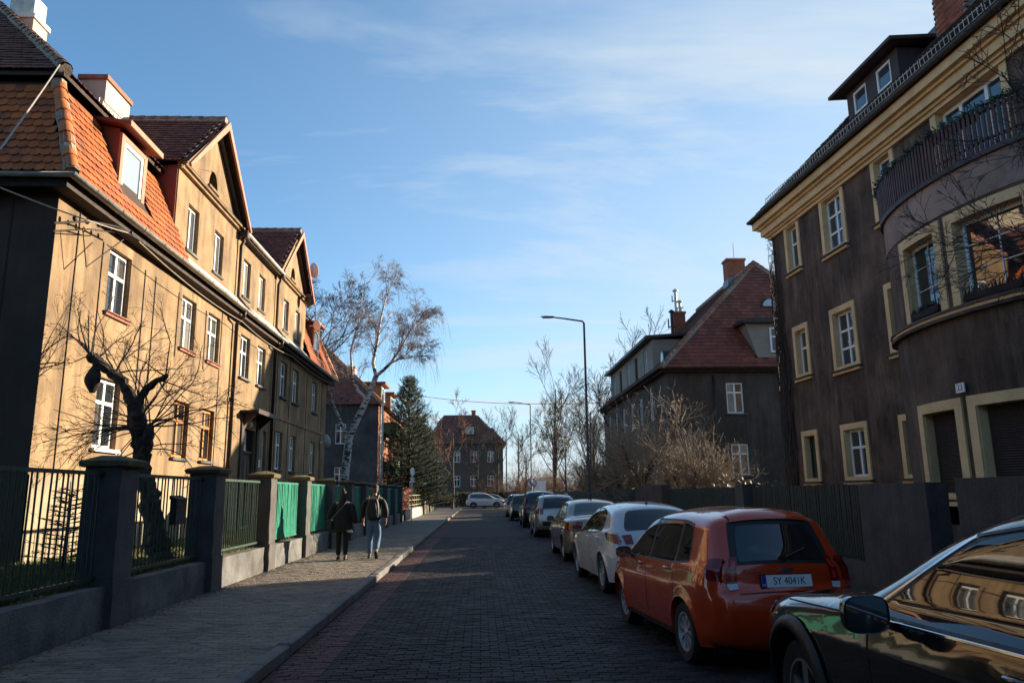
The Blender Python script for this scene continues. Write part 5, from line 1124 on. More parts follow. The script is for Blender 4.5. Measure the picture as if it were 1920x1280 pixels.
# silver-brown saloon ------------------------------------------------------
SLV = paint('warm_silver_paint', (0.24, 0.21, 0.185), .6, .3)
sc = Car('silver_saloon', 'warm silver saloon parked ahead of the white car', 2.90, 18.4, dict(scale=.97,
    W=.86, top=[(.3, .22), (.1, .26), (.0, .45), (.0, .65), (.04, .90), (.09, 1.0), (.25, 1.05), (.62, 1.08), (.95, 1.27), (1.22, 1.42), (1.6, 1.48), (2.1, 1.48), (2.5, 1.42), (3.0, 1.16), (3.3, 1.0), (3.6, .95), (4.05, .85), (4.35, .68), (4.45, .5), (4.4, .3), (4.2, .22)],
    belt=[(0, 1.0), (.9, 1.0), (2.2, .96), (3.4, .92), (4.4, .74)], wheels=(.95, 3.55), r=.31, spokes=6, tumble=21, crown=.045, cr=.16, Lr=.6, er=.09), SLV, rz=R_(1.3))
sc.side_windows([[(2.0, .985), (3.0, .975), (2.42, 1.35), (2.02, 1.41)], [(1.05, 1.01), (1.93, .99), (1.95, 1.41), (1.32, 1.37)]], [.02, .02])
sc.shell_patch('rear_window', CARGL, sc.idx_y(.66), sc.idx_y(1.2), .90, .84, .008); sc.shell_patch('windscreen', CARGL, sc.idx_y(2.52), sc.idx_y(3.3), .88, .95, .006)
sc.side_patch('tail_lamp', LAMPR, [(.03, .76), (.36, .80), (.36, .97), (.05, 1.0)], .010)
for sg in (-1, 1): sc.shell_patch('tail_lamp', LAMPR, sc.idx_rear(.76), sc.idx_rear(.98), .12, .14, .010, u0=sg*.85); sc.shell_patch('indicator', LAMPW, sc.idx_rear(.84), sc.idx_rear(.90), .08, .08, .014, u0=sg*.86)
sc.seam([(1.15, .4), (1.05, .98)]); sc.seam([(1.97, .25), (1.97, .98)]); sc.seam([(3.1, .3), (3.12, .93)]); sc.handle(1.2, .88, SLV); sc.handle(2.12, .86, SLV); sc.mirror(2.85, .95, SLV); sc.antenna(1.45, 0, .25); sc.plate(sc.idx_rear(.72))

# silver estate with roof rails ---------------------------------------------
EST = paint('pale_silver_paint', (0.38, 0.37, 0.35), .5, .3)
ES_SP = dict(W=.86, top=[(.3, .25), (.08, .3), (.0, .46), (.0, .66), (.05, .86), (.08, 1.0), (.16, 1.12), (.36, 1.42), (.48, 1.50), (.8, 1.53), (1.5, 1.54), (2.1, 1.50), (2.5, 1.38), (3.1, 1.03), (3.4, .96), (3.8, .84), (4.05, .7), (4.15, .5), (4.1, .3), (3.95, .22)],
    belt=[(0, 1.03), (1.0, 1.0), (3.0, .93), (4.1, .75)], wheels=(.80, 3.34), r=.31, spokes=5, tumble=18, crown=.05, cr=.15, Lr=.55)
ec = Car('silver_estate', 'pale silver estate with roof rails parked ahead of the saloon', 2.92, 29.0, ES_SP, EST)
def fit_common(c, rz0=1.05, rz1=1.42):
    c.side_windows([[(2.0, 1.0), (2.9, .98), (2.3, 1.38), (2.02, 1.43)], [(1.1, 1.02), (1.93, 1.0), (1.95, 1.44), (1.12, 1.44)], [(.45, 1.07), (1.02, 1.03), (1.04, 1.44), (.62, 1.40)]])
    c.shell_patch('rear_window', CARGL, c.idx_rear(rz0), c.idx_rear(rz1), .88, .84, .008); c.shell_patch('windscreen', CARGL, c.idx_y(2.5), c.idx_y(3.08), .88, .95, .006)
    c.side_patch('tail_lamp', LAMPR, [(.04, .86), (.22, .9), (.24, 1.06), (.08, 1.08)], .010)
    for sg in (-1, 1): c.shell_patch('tail_lamp', LAMPR, c.idx_rear(.86), c.idx_rear(1.05), .09, .10, .010, u0=sg*.90)
    c.mirror(2.75, .97, BLKP); c.plate(c.idx_rear(.78)); c.shell_patch('bumper_insert', BLKP, c.idx_rear(.45), c.idx_rear(.60), .9, .9, .006); c.seam([(1.05, .3), (1.05, 1.0)]); c.seam([(1.97, .25), (1.97, .98)])
    for sg in (-1, 1):
        pts = [Vector(c.sh(c.idx_y(y), sg*.86, .05 if 0 < k < 5 else .0)) for k, y in enumerate((.62, .75, 1.1, 1.6, 2.0, 2.12))]; MB().tube(pts, .018, 6).build('roof_rail', c.sp.get('railm', CHROME), c.root, True)
fit_common(ec)
# dark off-roader and the car ahead of it
DBL = paint('dark_blue_paint', (0.02, 0.024, 0.032), .4, .3)
SUV_SP = dict(W=.90, top=[(.3, .3), (.08, .34), (.0, .5), (.0, .72), (.05, .98), (.08, 1.1), (.16, 1.24), (.34, 1.56), (.48, 1.66), (.8, 1.70), (1.6, 1.71), (2.2, 1.67), (2.65, 1.50), (3.2, 1.16), (3.5, 1.08), (4.1, .98), (4.4, .82), (4.5, .6), (4.45, .4), (4.3, .28)],
    belt=[(0, 1.14), (1.0, 1.1), (3.2, 1.04), (4.4, .9)], wheels=(.85, 3.5), r=.35, spokes=5, tumble=17, crown=.05, cr=.14, Lr=.5, rimm=RIMD, railm=CHROME)
uc = Car('dark_offroader', 'dark blue off-roader with roof rails ahead of the silver estate', 2.98, 37.5, SUV_SP, DBL)
def fit_suv(c):
    c.side_windows([[(2.1, 1.13), (3.05, 1.11), (2.5, 1.50), (2.12, 1.58)], [(1.1, 1.15), (2.02, 1.13), (2.05, 1.59), (1.12, 1.59)], [(.42, 1.19), (1.02, 1.16), (1.04, 1.58), (.58, 1.54)]])
    c.shell_patch('rear_window', CARGL, c.idx_rear(1.17), c.idx_rear(1.56), .86, .82, .008); c.shell_patch('windscreen', CARGL, c.idx_y(2.6), c.idx_y(3.2), .88, .95, .006)
    c.side_patch('tail_lamp', LAMPR, [(.04, .96), (.2, 1.0), (.22, 1.45), (.12, 1.5)], .010); c.mirror(2.9, 1.1, BLKP); c.plate(c.idx_rear(.85))
    for sg in (-1, 1):
        c.shell_patch('tail_lamp', LAMPR, c.idx_rear(.95), c.idx_rear(1.2), .07, .08, .010, u0=sg*.92)
        pts = [Vector(c.sh(c.idx_y(y), sg*.86, .05 if 0 < k < 5 else .0)) for k, y in enumerate((.62, .75, 1.1, 1.6, 2.0, 2.12))]; MB().tube(pts, .018, 6).build('roof_rail', CHROME, c.root, True)
fit_suv(uc)
dc = Car('dark_car', 'small dark car parked ahead of the dark off-roader', 2.72, 47.0, ES_SP, paint('black_paint', (0.012, 0.013, 0.016), .3, .3)); fit_common(dc)
dc2 = Car('dark_car', 'last dark car in the parked row close to the road sign', 2.7, 54.5, ES_SP, MATS['dark_blue_paint']); fit_common(dc2)
# white car standing crossways at the junction, another behind it
fc = Car('white_crossover', 'white crossover standing side-on at the far junction', -1.6, 89.0, SUV_SP, WHT, rz=R_(-90)); fit_suv(fc)
fc2 = Car('grey_car', 'grey car standing behind the white crossover at the junction', -.3, 91.6, ES_SP, SLV, rz=R_(-90)); fit_common(fc2)

# black car next to the camera ----------------------------------------------
BLK = paint('gloss_black_paint', (0.006, 0.006, 0.007), .0, .12)
bc = Car('black_suv', 'glossy black off-roader with black plastic wheel arches beside the broad concrete slab', 2.93, 1.35, dict(
    W=.925, top=[(.3, .3), (.08, .34), (.0, .5), (.0, .75), (.06, 1.0), (.1, 1.12), (.2, 1.26), (.4, 1.46), (.55, 1.55), (.9, 1.59), (1.45, 1.595), (1.9, 1.55), (2.3, 1.42), (2.75, 1.18), (3.0, 1.08), (3.4, 1.03), (4.0, .96), (4.4, .86), (4.56, .70), (4.6, .52), (4.55, .36), (4.4, .26)],
    belt=[(0, 1.07), (1.0, 1.045), (2.8, 1.0), (4.0, .95), (4.6, .80)], wheels=(.95, 3.68), r=.36, spokes=5, tumble=20, crown=.05, cr=.14, Lr=.5, cf=.22, Lf=.85, er=.13, gap=.06, rimm=RIMD), BLK)
bc.side_windows([[(1.45, 1.05), (2.70, 1.02), (2.12, 1.37), (1.5, 1.475)], [(.6, 1.075), (1.36, 1.055), (1.41, 1.48), (.72, 1.46)]], [.035, .02], trim=.02)
# chrome line under and over the glass
for q in ([(.5, 1.048), (2.76, .992), (2.76, 1.004), (.5, 1.060)],): bc.side_patch('window_chrome', CHROME, q, .012, n=24)
bc.side_patch('roof_trim', BLKP, [(1.45, 1.525), (2.05, 1.433), (2.06, 1.446), (1.45, 1.54)], .010, n=20)
bc.side_patch('roof_trim', CHROME, [(2.05, 1.433), (2.775, 1.012), (2.785, 1.017), (2.06, 1.446)], .010, n=20)
bc.shell_patch('windscreen', CARGL, bc.idx_y(2.0), bc.idx_y(2.95), .88, .95, .006)
for yw in (.95, 3.68):
    for sg in (-1, 1):
        P = []
        for k in range(25):
            a = -.12+(math.pi+.24)*k/24; row = []
            for rr_, of in ((.418, .004), (.424, .026), (.475, .03), (.50, .012)):
                y = yw+rr_*math.cos(a); z = max(.24, .36+rr_*math.sin(a)); row.append((sg*(float(bc.Wf(np.array([y]), np.array([z]))[0])+of), y, z))
            P.append(row)
        MB().grid(P if sg < 0 else P[::-1]).build('arch_cladding', BLKP, bc.root, True)
bc.side_patch('sill_cladding', BLKP, [(1.45, .27), (3.2, .27), (3.2, .42), (1.45, .42)], .012); bc.side_patch('sill_trim', CHROME, [(1.5, .43), (3.1, .43), (3.1, .455), (1.5, .455)], .014)
bc.seam([(1.41, .4), (1.41, 1.05)]); bc.seam([(2.7, .42), (2.74, 1.0)]); bc.seam([(2.78, .99), (4.2, .92)], .008)
bc.mirror(2.52, .985, BLK, sz=(.23, .14, .18)); bc.handle(1.58, .93, BLK); bc.handle(.75, .95, BLK)
for sg in (-1, 1):
    bc.shell_patch('headlamp', LAMPW, bc.idx_front(.90), bc.idx_front(.78), .13, .13, .008, u0=sg*.80)
    pts = [Vector(bc.sh(bc.idx_y(y), sg*.88, .055 if 0 < k < 5 else .0)) for k, y in enumerate((.6, .75, 1.1, 1.4, 1.7, 1.85))]; MB().tube(pts, .02, 6).build('roof_rail', CHROME, bc.root, True)
bc.side_patch('headlamp', LAMPW, [(4.15, .82), (4.5, .74), (4.5, .84), (4.15, .90)], .008)
# ------------------------------------------------------------------ trees and shrubs
BARK = mat('dark_bark', (0.045, 0.034, 0.027), .92, .4, 9, .8, 30)
BARKG = mat('grey_bark', (0.10, 0.082, 0.066), .9, .35, 9, .7, 30)
TWIGR = mat('reddish_twig', (0.16, 0.07, 0.045), .85, .3, 4)
TWIGD = mat('dark_twig', (0.05, 0.036, 0.03), .85, .3, 4)
TWIGP = mat('pale_shoot', (0.27, 0.21, 0.145), .75, .3, 5)
TWIGB = mat('birch_twig', (0.24, 0.18, 0.16), .8, .3, 4)
def birch_mat():
    m = bpy.data.materials.new('birch_bark'); m.use_nodes = True; t = m.node_tree; p = t.nodes['Principled BSDF']; nn = t.nodes.new; ll = t.links.new
    g = nn('ShaderNodeNewGeometry'); mp_ = nn('ShaderNodeMapping'); mp_.inputs['Scale'].default_value = (2.2, 2.2, 7); ll(g.outputs['Position'], mp_.inputs[0]); nz = nn('ShaderNodeTexNoise'); nz.inputs['Scale'].default_value = 1.6; nz.inputs['Detail'].default_value = 5; ll(mp_.outputs[0], nz.inputs['Vector'])
    r = nn('ShaderNodeValToRGB'); r.color_ramp.elements[0].position = .41; r.color_ramp.elements[0].color = (.035, .03, .028, 1); r.color_ramp.elements[1].position = .5; r.color_ramp.elements[1].color = (.55, .52, .47, 1); ll(nz.outputs['Fac'], r.inputs[0]); ll(r.outputs[0], p.inputs['Base Color']); p.inputs['Roughness'].default_value = .8; return m
BIRCH = birch_mat()
def perp_turn(d, ang, rnd):
    a = d.orthogonal().normalized(); a.rotate(Matrix.Rotation(rnd.uniform(0, 6.283), 3, d)); q = d.copy(); q.rotate(Matrix.Rotation(ang, 3, a)); return q
def grow(T, p, d, r, L, lvl, P, rnd):
    """T: list per level of (pts, radii); P: per-level dict(n, ratio, ang, wob, up, seg)"""
    c = P[min(lvl, len(P)-1)]; n = max(2, int(L/c.get('seg', .35))); pts = [p.copy()]; rad = [r]; q = p.copy(); e = d.copy(); end = c.get('end', .25)
    for k in range(n):
        e = (e + Vector((rnd.gauss(0, 1), rnd.gauss(0, 1), rnd.gauss(0, 1)))*c.get('wob', .12) + Vector((0, 0, c.get('up', .04)))).normalized(); q = q + e*(L/n); pts.append(q.copy()); rad.append(max(c.get('rmin', .004), r*(1-(1-end)*(k+1)/n)))
    T[lvl].append((pts, rad))
    if lvl+1 >= len(T): return
    m = c['n']; m = int(m) + (rnd.random() < m-int(m))
    for k in range(m):
        t = rnd.uniform(c.get('t0', .3), 1.0)**c.get('tp', .8); i = min(n-1, int(t*n)); f = t*n-i; pp = pts[i].lerp(pts[i+1], f); dd = (pts[i+1]-pts[i]).normalized(); rr_ = rad[i]*(1-f)+rad[i+1]*f
        grow(T, pp, perp_turn(dd, R_(c.get('ang', 45)*rnd.uniform(.6, 1.3)), rnd), max(.004, rr_*c.get('rr', .6)), L*c.get('ratio', .55)*rnd.uniform(.6, 1.15)*(1.15-.5*t), lvl+1, P, rnd)
def tree_obj(name, label, base, T, m_trunk, m_twig, split=1, cat='tree', group=None, sides=(8, 6, 4, 3, 3), leaves=None):
    root = empty(name, base, 0, label, cat, group); a = MB(); b = MB()
    for l, L_ in enumerate(T):
        for pts, rad in L_: (a if l <= split else b).tube([q for q in pts], rad, sides[min(l, len(sides)-1)], False)
    if a.v: a.build('trunk', m_trunk, root, True)
    if b.v: b.build('crown', m_twig, root)
    return root
def std_tree(name, label, base, h, seed, m_trunk=BARK, m_twig=TWIGD, P=None, r=None, lean=(0, 0, 1), levels=5, trunk=.35, group=None, split=1):
    rnd = random.Random(seed); T = [[] for _ in range(levels)]
    P = P or [dict(n=9, ratio=.62, ang=42, wob=.05, up=.05, t0=.28, rr=.5, end=.2, seg=.5), dict(n=7, ratio=.55, ang=40, wob=.10, up=.06, rr=.6, seg=.4), dict(n=6, ratio=.55, ang=38, wob=.12, up=.04, rr=.65, seg=.3), dict(n=5, ratio=.6, ang=36, wob=.12, up=.03, rr=.7, seg=.25), dict(n=0, wob=.12, up=.02, seg=.25)]
    grow(T, Vector((0, 0, 0)), Vector(lean).normalized(), r or h*.018, h*.85, 0, P, rnd); return tree_obj(name, label, base, T, m_trunk, m_twig, split, group=group)
def copy_tree(src, loc, rz, s, label=None):
    o = src.copy(); COL.objects.link(o); o.location = loc; o.rotation_euler = (0, 0, rz); o.scale = (s, s, s)
    if label: o['label'] = label
    for ch in src.children: c = ch.copy(); COL.objects.link(c); c.parent = o
    return o
# gnarled lopped tree behind the railings -----------------------------------
rnd = random.Random(77); T = [[], [], [], []]; bs = Vector((-5.18, 13.0, .55))
def sc_(p): return Vector(((p[0])*1.066, p[1]*1.066, 1.65+(p[2]-1.65)*1.066)) - bs
K = [(-4.86, 12.2, .55), (-5.08, 12.2, 1.43), (-5.28, 12.2, 2.08), (-5.41, 12.2, 2.75), (-5.49, 12.2, 3.13)]
T[0].append(([sc_(k) for k in K], [.24, .19, .165, .16, .15]))
T[0].append(([sc_(k) for k in [(-5.49, 12.2, 3.08), (-5.73, 12.25, 3.48), (-6.05, 12.3, 3.7), (-6.27, 12.3, 3.89), (-6.36, 12.3, 3.93)]], [.13, .10, .095, .11, .10]))
T[0].append(([sc_(k) for k in [(-5.47, 12.2, 3.02), (-5.32, 12.15, 3.36), (-5.12, 12.1, 3.47), (-4.98, 12.1, 3.56)]], [.11, .08, .07, .08]))
T[0].append(([sc_(k) for k in [(-5.32, 12.2, 2.2), (-5.2, 12.1, 2.6), (-5.17, 12.1, 2.78)]], [.12, .10, .09]))
Pg = [None, dict(n=5, ratio=.5, ang=40, wob=.11, up=.0, rr=.6, seg=.12, end=.35, rmin=.0035), dict(n=4, ratio=.5, ang=40, wob=.14, up=-.01, rr=.7, seg=.09, rmin=.003), dict(n=0, wob=.15, up=0, seg=.08, rmin=.003)]
for k in range(15):
    st = sc_(rnd.choice([(-6.30, 12.3, 3.92), (-6.2, 12.3, 3.85), (-6.33, 12.3, 3.95), (-5.9, 12.3, 3.62)])); d = Vector((rnd.uniform(-1.2, .6), rnd.uniform(-.5, .5), rnd.uniform(-.1, 1.3))).normalized(); grow(T, st, d, .016, rnd.uniform(.6, 1.7), 1, Pg, rnd)
for k in range(26):
    st = sc_(rnd.choice([(-5.0, 12.1, 3.54), (-5.1, 12.1, 3.48), (-5.45, 12.2, 3.1), (-5.42, 12.2, 2.85), (-5.2, 12.1, 2.75), (-5.18, 12.1, 2.7)])); d = Vector((rnd.uniform(-.8, 1.0), rnd.uniform(-.5, .5), rnd.uniform(-.3, 1.4))).normalized(); grow(T, st, d, .014, rnd.uniform(.6, 1.7), 1, Pg, rnd)
for k in range(22):
    st = sc_(rnd.choice([(-5.41, 12.2, 2.75), (-5.35, 12.2, 2.4), (-5.2, 12.1, 2.7)])); d = Vector((rnd.uniform(-1.2, 1.0), rnd.uniform(-.5, .3), rnd.uniform(-.2, .5))).normalized(); Pd = [None, dict(Pg[1], up=-.07), dict(Pg[2], up=-.06), Pg[3]]; grow(T, st, d, .012, rnd.uniform(.7, 1.5), 1, Pd, rnd)
def rough_limb(pts, rad, r_, step=.07):
    P, Rr = [], []
    for a, b, ra, rb in zip(pts[:-1], pts[1:], rad[:-1], rad[1:]):
        n = max(2, int((b-a).length/step))
        for k in range(n): t = k/n; P.append(a.lerp(b, t)+Vector((r_.gauss(0, .012), r_.gauss(0, .012), 0))); Rr.append((ra+(rb-ra)*t)*r_.uniform(.84, 1.2))
    P.append(pts[-1]); Rr.append(rad[-1]*.6); return P, Rr
limbs0 = [rough_limb(p_, [w_*.78 for w_ in q_], rnd) for p_, q_ in T[0]]; T[0] = []
def ridged_tube(mb, pts, rad, r_, n=16):
    ph = r_.uniform(0, 6); P = []
    for i, (p, r) in enumerate(zip(pts, rad)):
        t = (pts[min(i+1, len(pts)-1)]-pts[max(0, i-1)]).normalized(); a = t.orthogonal().normalized() if abs(t.z) < .5 else t.cross(Vector((0, 1, 0))).normalized(); b = t.cross(a)
        P.append([p+(a*math.cos(q)+b*math.sin(q))*r*(1+.13*math.sin(5*q+ph+i*.25)+.07*math.sin(9*q-i*.4)+r_.gauss(0, .035)) for q in [2*math.pi*k/n for k in range(n)]])
    for row in P: row.append(row[0])
    mb.grid(P); mb.poly(P[-1][:-1])
gt = tree_obj('lopped_tree', 'gnarled lopped tree with stubby limbs rising behind the first piers', bs, T, BARK, TWIGD, 0)
tkm = MB()
for p_, q_ in limbs0: ridged_tube(tkm, p_, q_, rnd)
tkm.build('trunk', mat('brown_bark', (.062, .044, .032), .92, .45, 14, 1.0, 45), gt)
bl = MB(); c0 = sc_((-6.2, 12.25, 3.55)); P_ = []
for i in range(9):
    t = i/8; P_.append([c0 + Vector((math.cos(a)*.13*math.sin(math.pi*min(1, t*.9+.1))*(1+.12*math.sin(3*a+i)), math.sin(a)*.12*math.sin(math.pi*min(1, t*.9+.1)), -.26+.52*t)) for a in [2*math.pi*k/12 for k in range(13)]])
bl.grid(P_); bl.build('burl', BARK, gt, True)
# small conifer on the lawn
rnd = random.Random(4); T = [[], [], []]; T[0].append(([Vector((0, 0, 0)), Vector((.02, 0, .7)), Vector((0, 0, 1.3))], [.022, .015, .005]))
for k in range(44):
    z = .1+1.1*k/44; a = k*2.4; l = (1.25-z)*.42+.06; p = Vector((0, 0, z)); q = p+Vector((math.cos(a)*l, math.sin(a)*l, l*.12)); T[1].append(([p, p.lerp(q, .5)+Vector((0, 0, -.01)), q], [.007, .005, .003]))
    for j in range(12):
        t = rnd.uniform(.2, 1); s = p.lerp(q, t); T[2].append(([s, s+Vector((math.cos(a+rnd.choice((-.8, .8)))*.10, math.sin(a+rnd.choice((-.8, .8)))*.10, rnd.uniform(-.02, .05)))], [.006, .003]))
tree_obj('fir_sapling', 'small dark fir sapling on the lawn behind the railings', (-6.0, 11.5, .6), T, BARK, mat('fir_green', (.02, .03, .014), .8, .3, 6), 0)
# birch ----------------------------------------------------------------------
rnd = random.Random(12); T = [[], [], [], [], []]; bb = Vector((-6.5, 37, .5))
def bp(*l): return [Vector(q)-bb for q in l]
main = [(bp((-6.5, 37, .5), (-6.48, 37, 2.5), (-6.32, 37, 4.39), (-5.9, 37, 5.4), (-5.47, 37, 6.33), (-5.1, 37, 7.38)), [.25, .22, .19, .17, .15, .135]),
        (bp((-5.1, 37, 7.38), (-5.28, 37.1, 8.05), (-5.1, 37.2, 9.2), (-4.98, 37.2, 10.22), (-4.75, 37.3, 11.4), (-4.6, 37.3, 12.4)), [.10, .085, .07, .05, .03, .012]),
        (bp((-5.1, 37, 7.38), (-4.7, 36.9, 7.7), (-4.33, 36.8, 8.05), (-3.82, 36.7, 8.85), (-3.4, 36.6, 9.6), (-3.1, 36.6, 10.4)), [.09, .08, .07, .05, .03, .01]),
        (bp((-6.32, 37, 4.3), (-6.7, 37, 5.0), (-7.0, 37, 5.69), (-7.39, 37, 6.6), (-7.64, 37.1, 7.8), (-7.6, 37.1, 9.0)), [.11, .09, .075, .06, .04, .015]),
        (bp((-5.5, 37, 6.2), (-6.0, 37.2, 6.7), (-6.3, 37.3, 7.3), (-6.45, 37.4, 8.73), (-6.1, 37.4, 10.2), (-5.9, 37.4, 12.0)), [.09, .08, .07, .055, .035, .01]),
        (bp((-4.4, 36.8, 8.0), (-4.0, 36.5, 8.1), (-3.6, 36.3, 8.3), (-3.2, 36.2, 8.7)), [.05, .04, .03, .01])]
T[0] += main
Pb = [None, dict(n=6, ratio=.6, ang=30, wob=.09, up=.10, rr=.6, seg=.3, rmin=.008), dict(n=6, ratio=.6, ang=34, wob=.10, up=-.05, rr=.6, seg=.2, rmin=.006), dict(n=6, ratio=.95, ang=30, wob=.10, up=-.14, rr=.7, seg=.16, rmin=.0032), dict(n=0, wob=.09, up=-.17, seg=.15, rmin=.0028)]
for pts, rad in main[1:]:
    for k in range(16):
        i = rnd.randrange(1, len(pts)-1); p = pts[i].lerp(pts[i+1], rnd.random()); d = (pts[i+1]-pts[i]).normalized(); grow(T, p, perp_turn(d, R_(rnd.uniform(18, 45)), rnd), max(.012, rad[i]*.4), rnd.uniform(.7, 1.6), 1, Pb, rnd)
for k in range(520):      # hanging strands
    l1 = rnd.choice(T[1]+T[1]+T[2]); i = rnd.randrange(1, len(l1[0])); p = l1[0][i].copy(); d = Vector((rnd.gauss(0, 1), rnd.gauss(0, 1), .3)).normalized(); q = [p.copy()]; Ls = rnd.uniform(.8, 2.3); n = 9
    for j in range(n): d = (d+Vector((rnd.gauss(0, .06), rnd.gauss(0, .06), -.38))).normalized(); p = p+d*Ls/n; q.append(p.copy())
    T[4].append((q, [.0045]*3+[.0034]*(n-2)))
tree_obj('birch_tree', 'white-barked leafless birch beyond the ochre house', bb, T, BIRCH, TWIGB, 0)
# thin young stems round the birch foot
# dark tree behind the ochre house
Pd_ = [dict(n=11, ratio=.55, ang=42, wob=.05, up=.05, t0=.45, rr=.45, end=.25, seg=.8), dict(n=8, ratio=.55, ang=42, wob=.10, up=.05, rr=.6, seg=.5), dict(n=7, ratio=.5, ang=42, wob=.13, up=.05, rr=.65, seg=.35), dict(n=5, ratio=.55, ang=40, wob=.14, up=.03, rr=.7, seg=.3, rmin=.012), dict(n=0, wob=.14, up=.03, seg=.2, rmin=.011)]
dt = std_tree('budding_tree', 'tall dark tree with reddish buds rising behind the ochre house', (-12.3, 50, .5), 14.5, 31, BARK, mat('bud_twig', (.075, .04, .036), .85, .3, 4), Pd_, r=.33)
# pine -----------------------------------------------------------------------
def pine(name, label, base, h, wid, seed, col=(.022, .034, .012)):
    rnd = random.Random(seed); T = [[], []]; T[0].append(([Vector((0, 0, 0)), Vector((.05, 0, h*.5)), Vector((0, 0, h))], [.2, .13, .03])); nd = MB()
    for k in range(210):
        t = k/210; z = h*(.06+.94*t); l = wid*.5*(1-t)**.75*rnd.uniform(.65, 1.1)+.15; a = k*2.399+rnd.uniform(-.3, .3); p = Vector((0, 0, z)); up_ = .15+.5*t; pts = [p]
        for j in range(1, 6): pts.append(p+Vector((math.cos(a)*l*j/5, math.sin(a)*l*j/5, l*up_*(j/5)**1.8 - l*.08*(j/5))))
        T[1].append((pts, [.035*(1-t)+.012]*5+[.006]))
        for j in range(int(9+l*11)):
            f = rnd.uniform(.25, 1.0); i = min(4, int(f*5)); c = pts[i].lerp(pts[i+1], f*5-i)+Vector((rnd.gauss(0, .13), rnd.gauss(0, .13), rnd.gauss(0, .08))); ax = (Vector((math.cos(a), math.sin(a), .9))+Vector((rnd.gauss(0, .4), rnd.gauss(0, .4), rnd.gauss(0, .3)))).normalized()
            for q in range(16):
                e = (ax*.8+Vector((rnd.gauss(0, .5), rnd.gauss(0, .5), rnd.gauss(0, .5)))).normalized(); s = c+ax*rnd.uniform(0, .22); w_ = e.orthogonal().normalized()*.012; nd.add([s-w_, s+w_, s+e*rnd.uniform(.12, .22)], [(0, 1, 2)])
    root = empty(name, base, 0, label, 'tree'); tr = MB()
    for pts, rad in T[0]+T[1]: tr.tube(pts, rad, 5, False)
    tr.build('trunk', BARK, root, True); nd.build('crown', mat(name+'_needles', col, .75, .4, 1.5), root); return root
pine('pine_tree', 'dense dark pine standing behind the fence near the road sign', (-5.6, 60, .3), 10.4, 6.4, 5)
pine('low_pine', 'low wide pine growing in front of the taller one', (-5.4, 66, .3), 7.6, 6.5, 6, (.035, .042, .015))
# bare reddish trees at the end and along the right-hand gardens
Pf = [dict(n=10, ratio=.6, ang=40, wob=.06, up=.06, t0=.2, rr=.5, end=.2, seg=.8), dict(n=8, ratio=.55, ang=38, wob=.10, up=.08, rr=.6, seg=.5), dict(n=7, ratio=.55, ang=36, wob=.12, up=.06, rr=.7, seg=.4, rmin=.016), dict(n=0, wob=.12, up=.06, seg=.3, rmin=.014)]
rt = std_tree('reddish_tree', 'bushy reddish leafless tree in front of the far house', (-2.9, 82, 0), 10.5, 41, BARKG, TWIGR, Pf, levels=4)
copy_tree(rt, (-5.3, 86, 0), 2.0, .85, 'second reddish leafless tree at the left foot of the far house')
ft = std_tree('bare_tree', 'bare tree in the dark row past the end of the parked cars', (7.4, 76, .5), 13.5, 42, BARK, TWIGD, Pf, levels=4, group='bare trees beyond the parked cars')
rnd = random.Random(8)
for x, y, s in ((-.4, 99, .7), (2.2, 100, .75), (4.6, 78, .5), (5.8, 118, .95), (11, 112, 1.0), (15, 100, .9), (9.0, 92, .8), (12.5, 84, .85), (9.8, 66, .72), (8.6, 58, .62), (7.6, 67, .55), (10.5, 52, .8), (20, 110, 1.1), (3.6, 124, .9), (-10, 112, .9), (-13, 100, .8)): copy_tree(ft, (x, y, 0.3), rnd.uniform(0, 6.28), s*rnd.uniform(.92, 1.08))
# evergreen clumps (mistletoe and ivy) in the nearest of that row
def clump(name, label, centers, m, seed, n=260, size=.16, cat='shrub'):
    rnd = random.Random(seed); mb = MB()
    for c, r in centers:
        for i in range(int(n*r*r)):
            v = Vector((rnd.gauss(0, 1), rnd.gauss(0, 1), rnd.gauss(0, 1))).normalized()*r*rnd.random()**.4; p = Vector(c)+v; a = Vector((rnd.gauss(0, 1), rnd.gauss(0, 1), rnd.gauss(0, 1))).normalized(); b = a.orthogonal().normalized(); s = size*rnd.uniform(.6, 1.3); mb.add([p-b*s*.3, p+a*s*.5, p+b*s*.3, p-a*s*.5], [(0, 1, 2), (0, 2, 3)])
    o = mb.build(name, m); tag(o, label, cat); return o
IVY = mat('ivy_leaf', (.05, .055, .014), .7, .4, 2, isl=.4)
clump('mistletoe', 'olive mistletoe balls in the bare tree past the parked cars', [((6.9, 75, 8.4), .6), ((7.7, 75.5, 7.2), .8), ((6.4, 75.5, 7.3), .6), ((8.6, 75, 6.6), .7), ((7.2, 76, 9.6), .5), ((8.2, 76, 5.6), .7), ((6.2, 76, 5.9), .5)], IVY, 3, 420, .2)
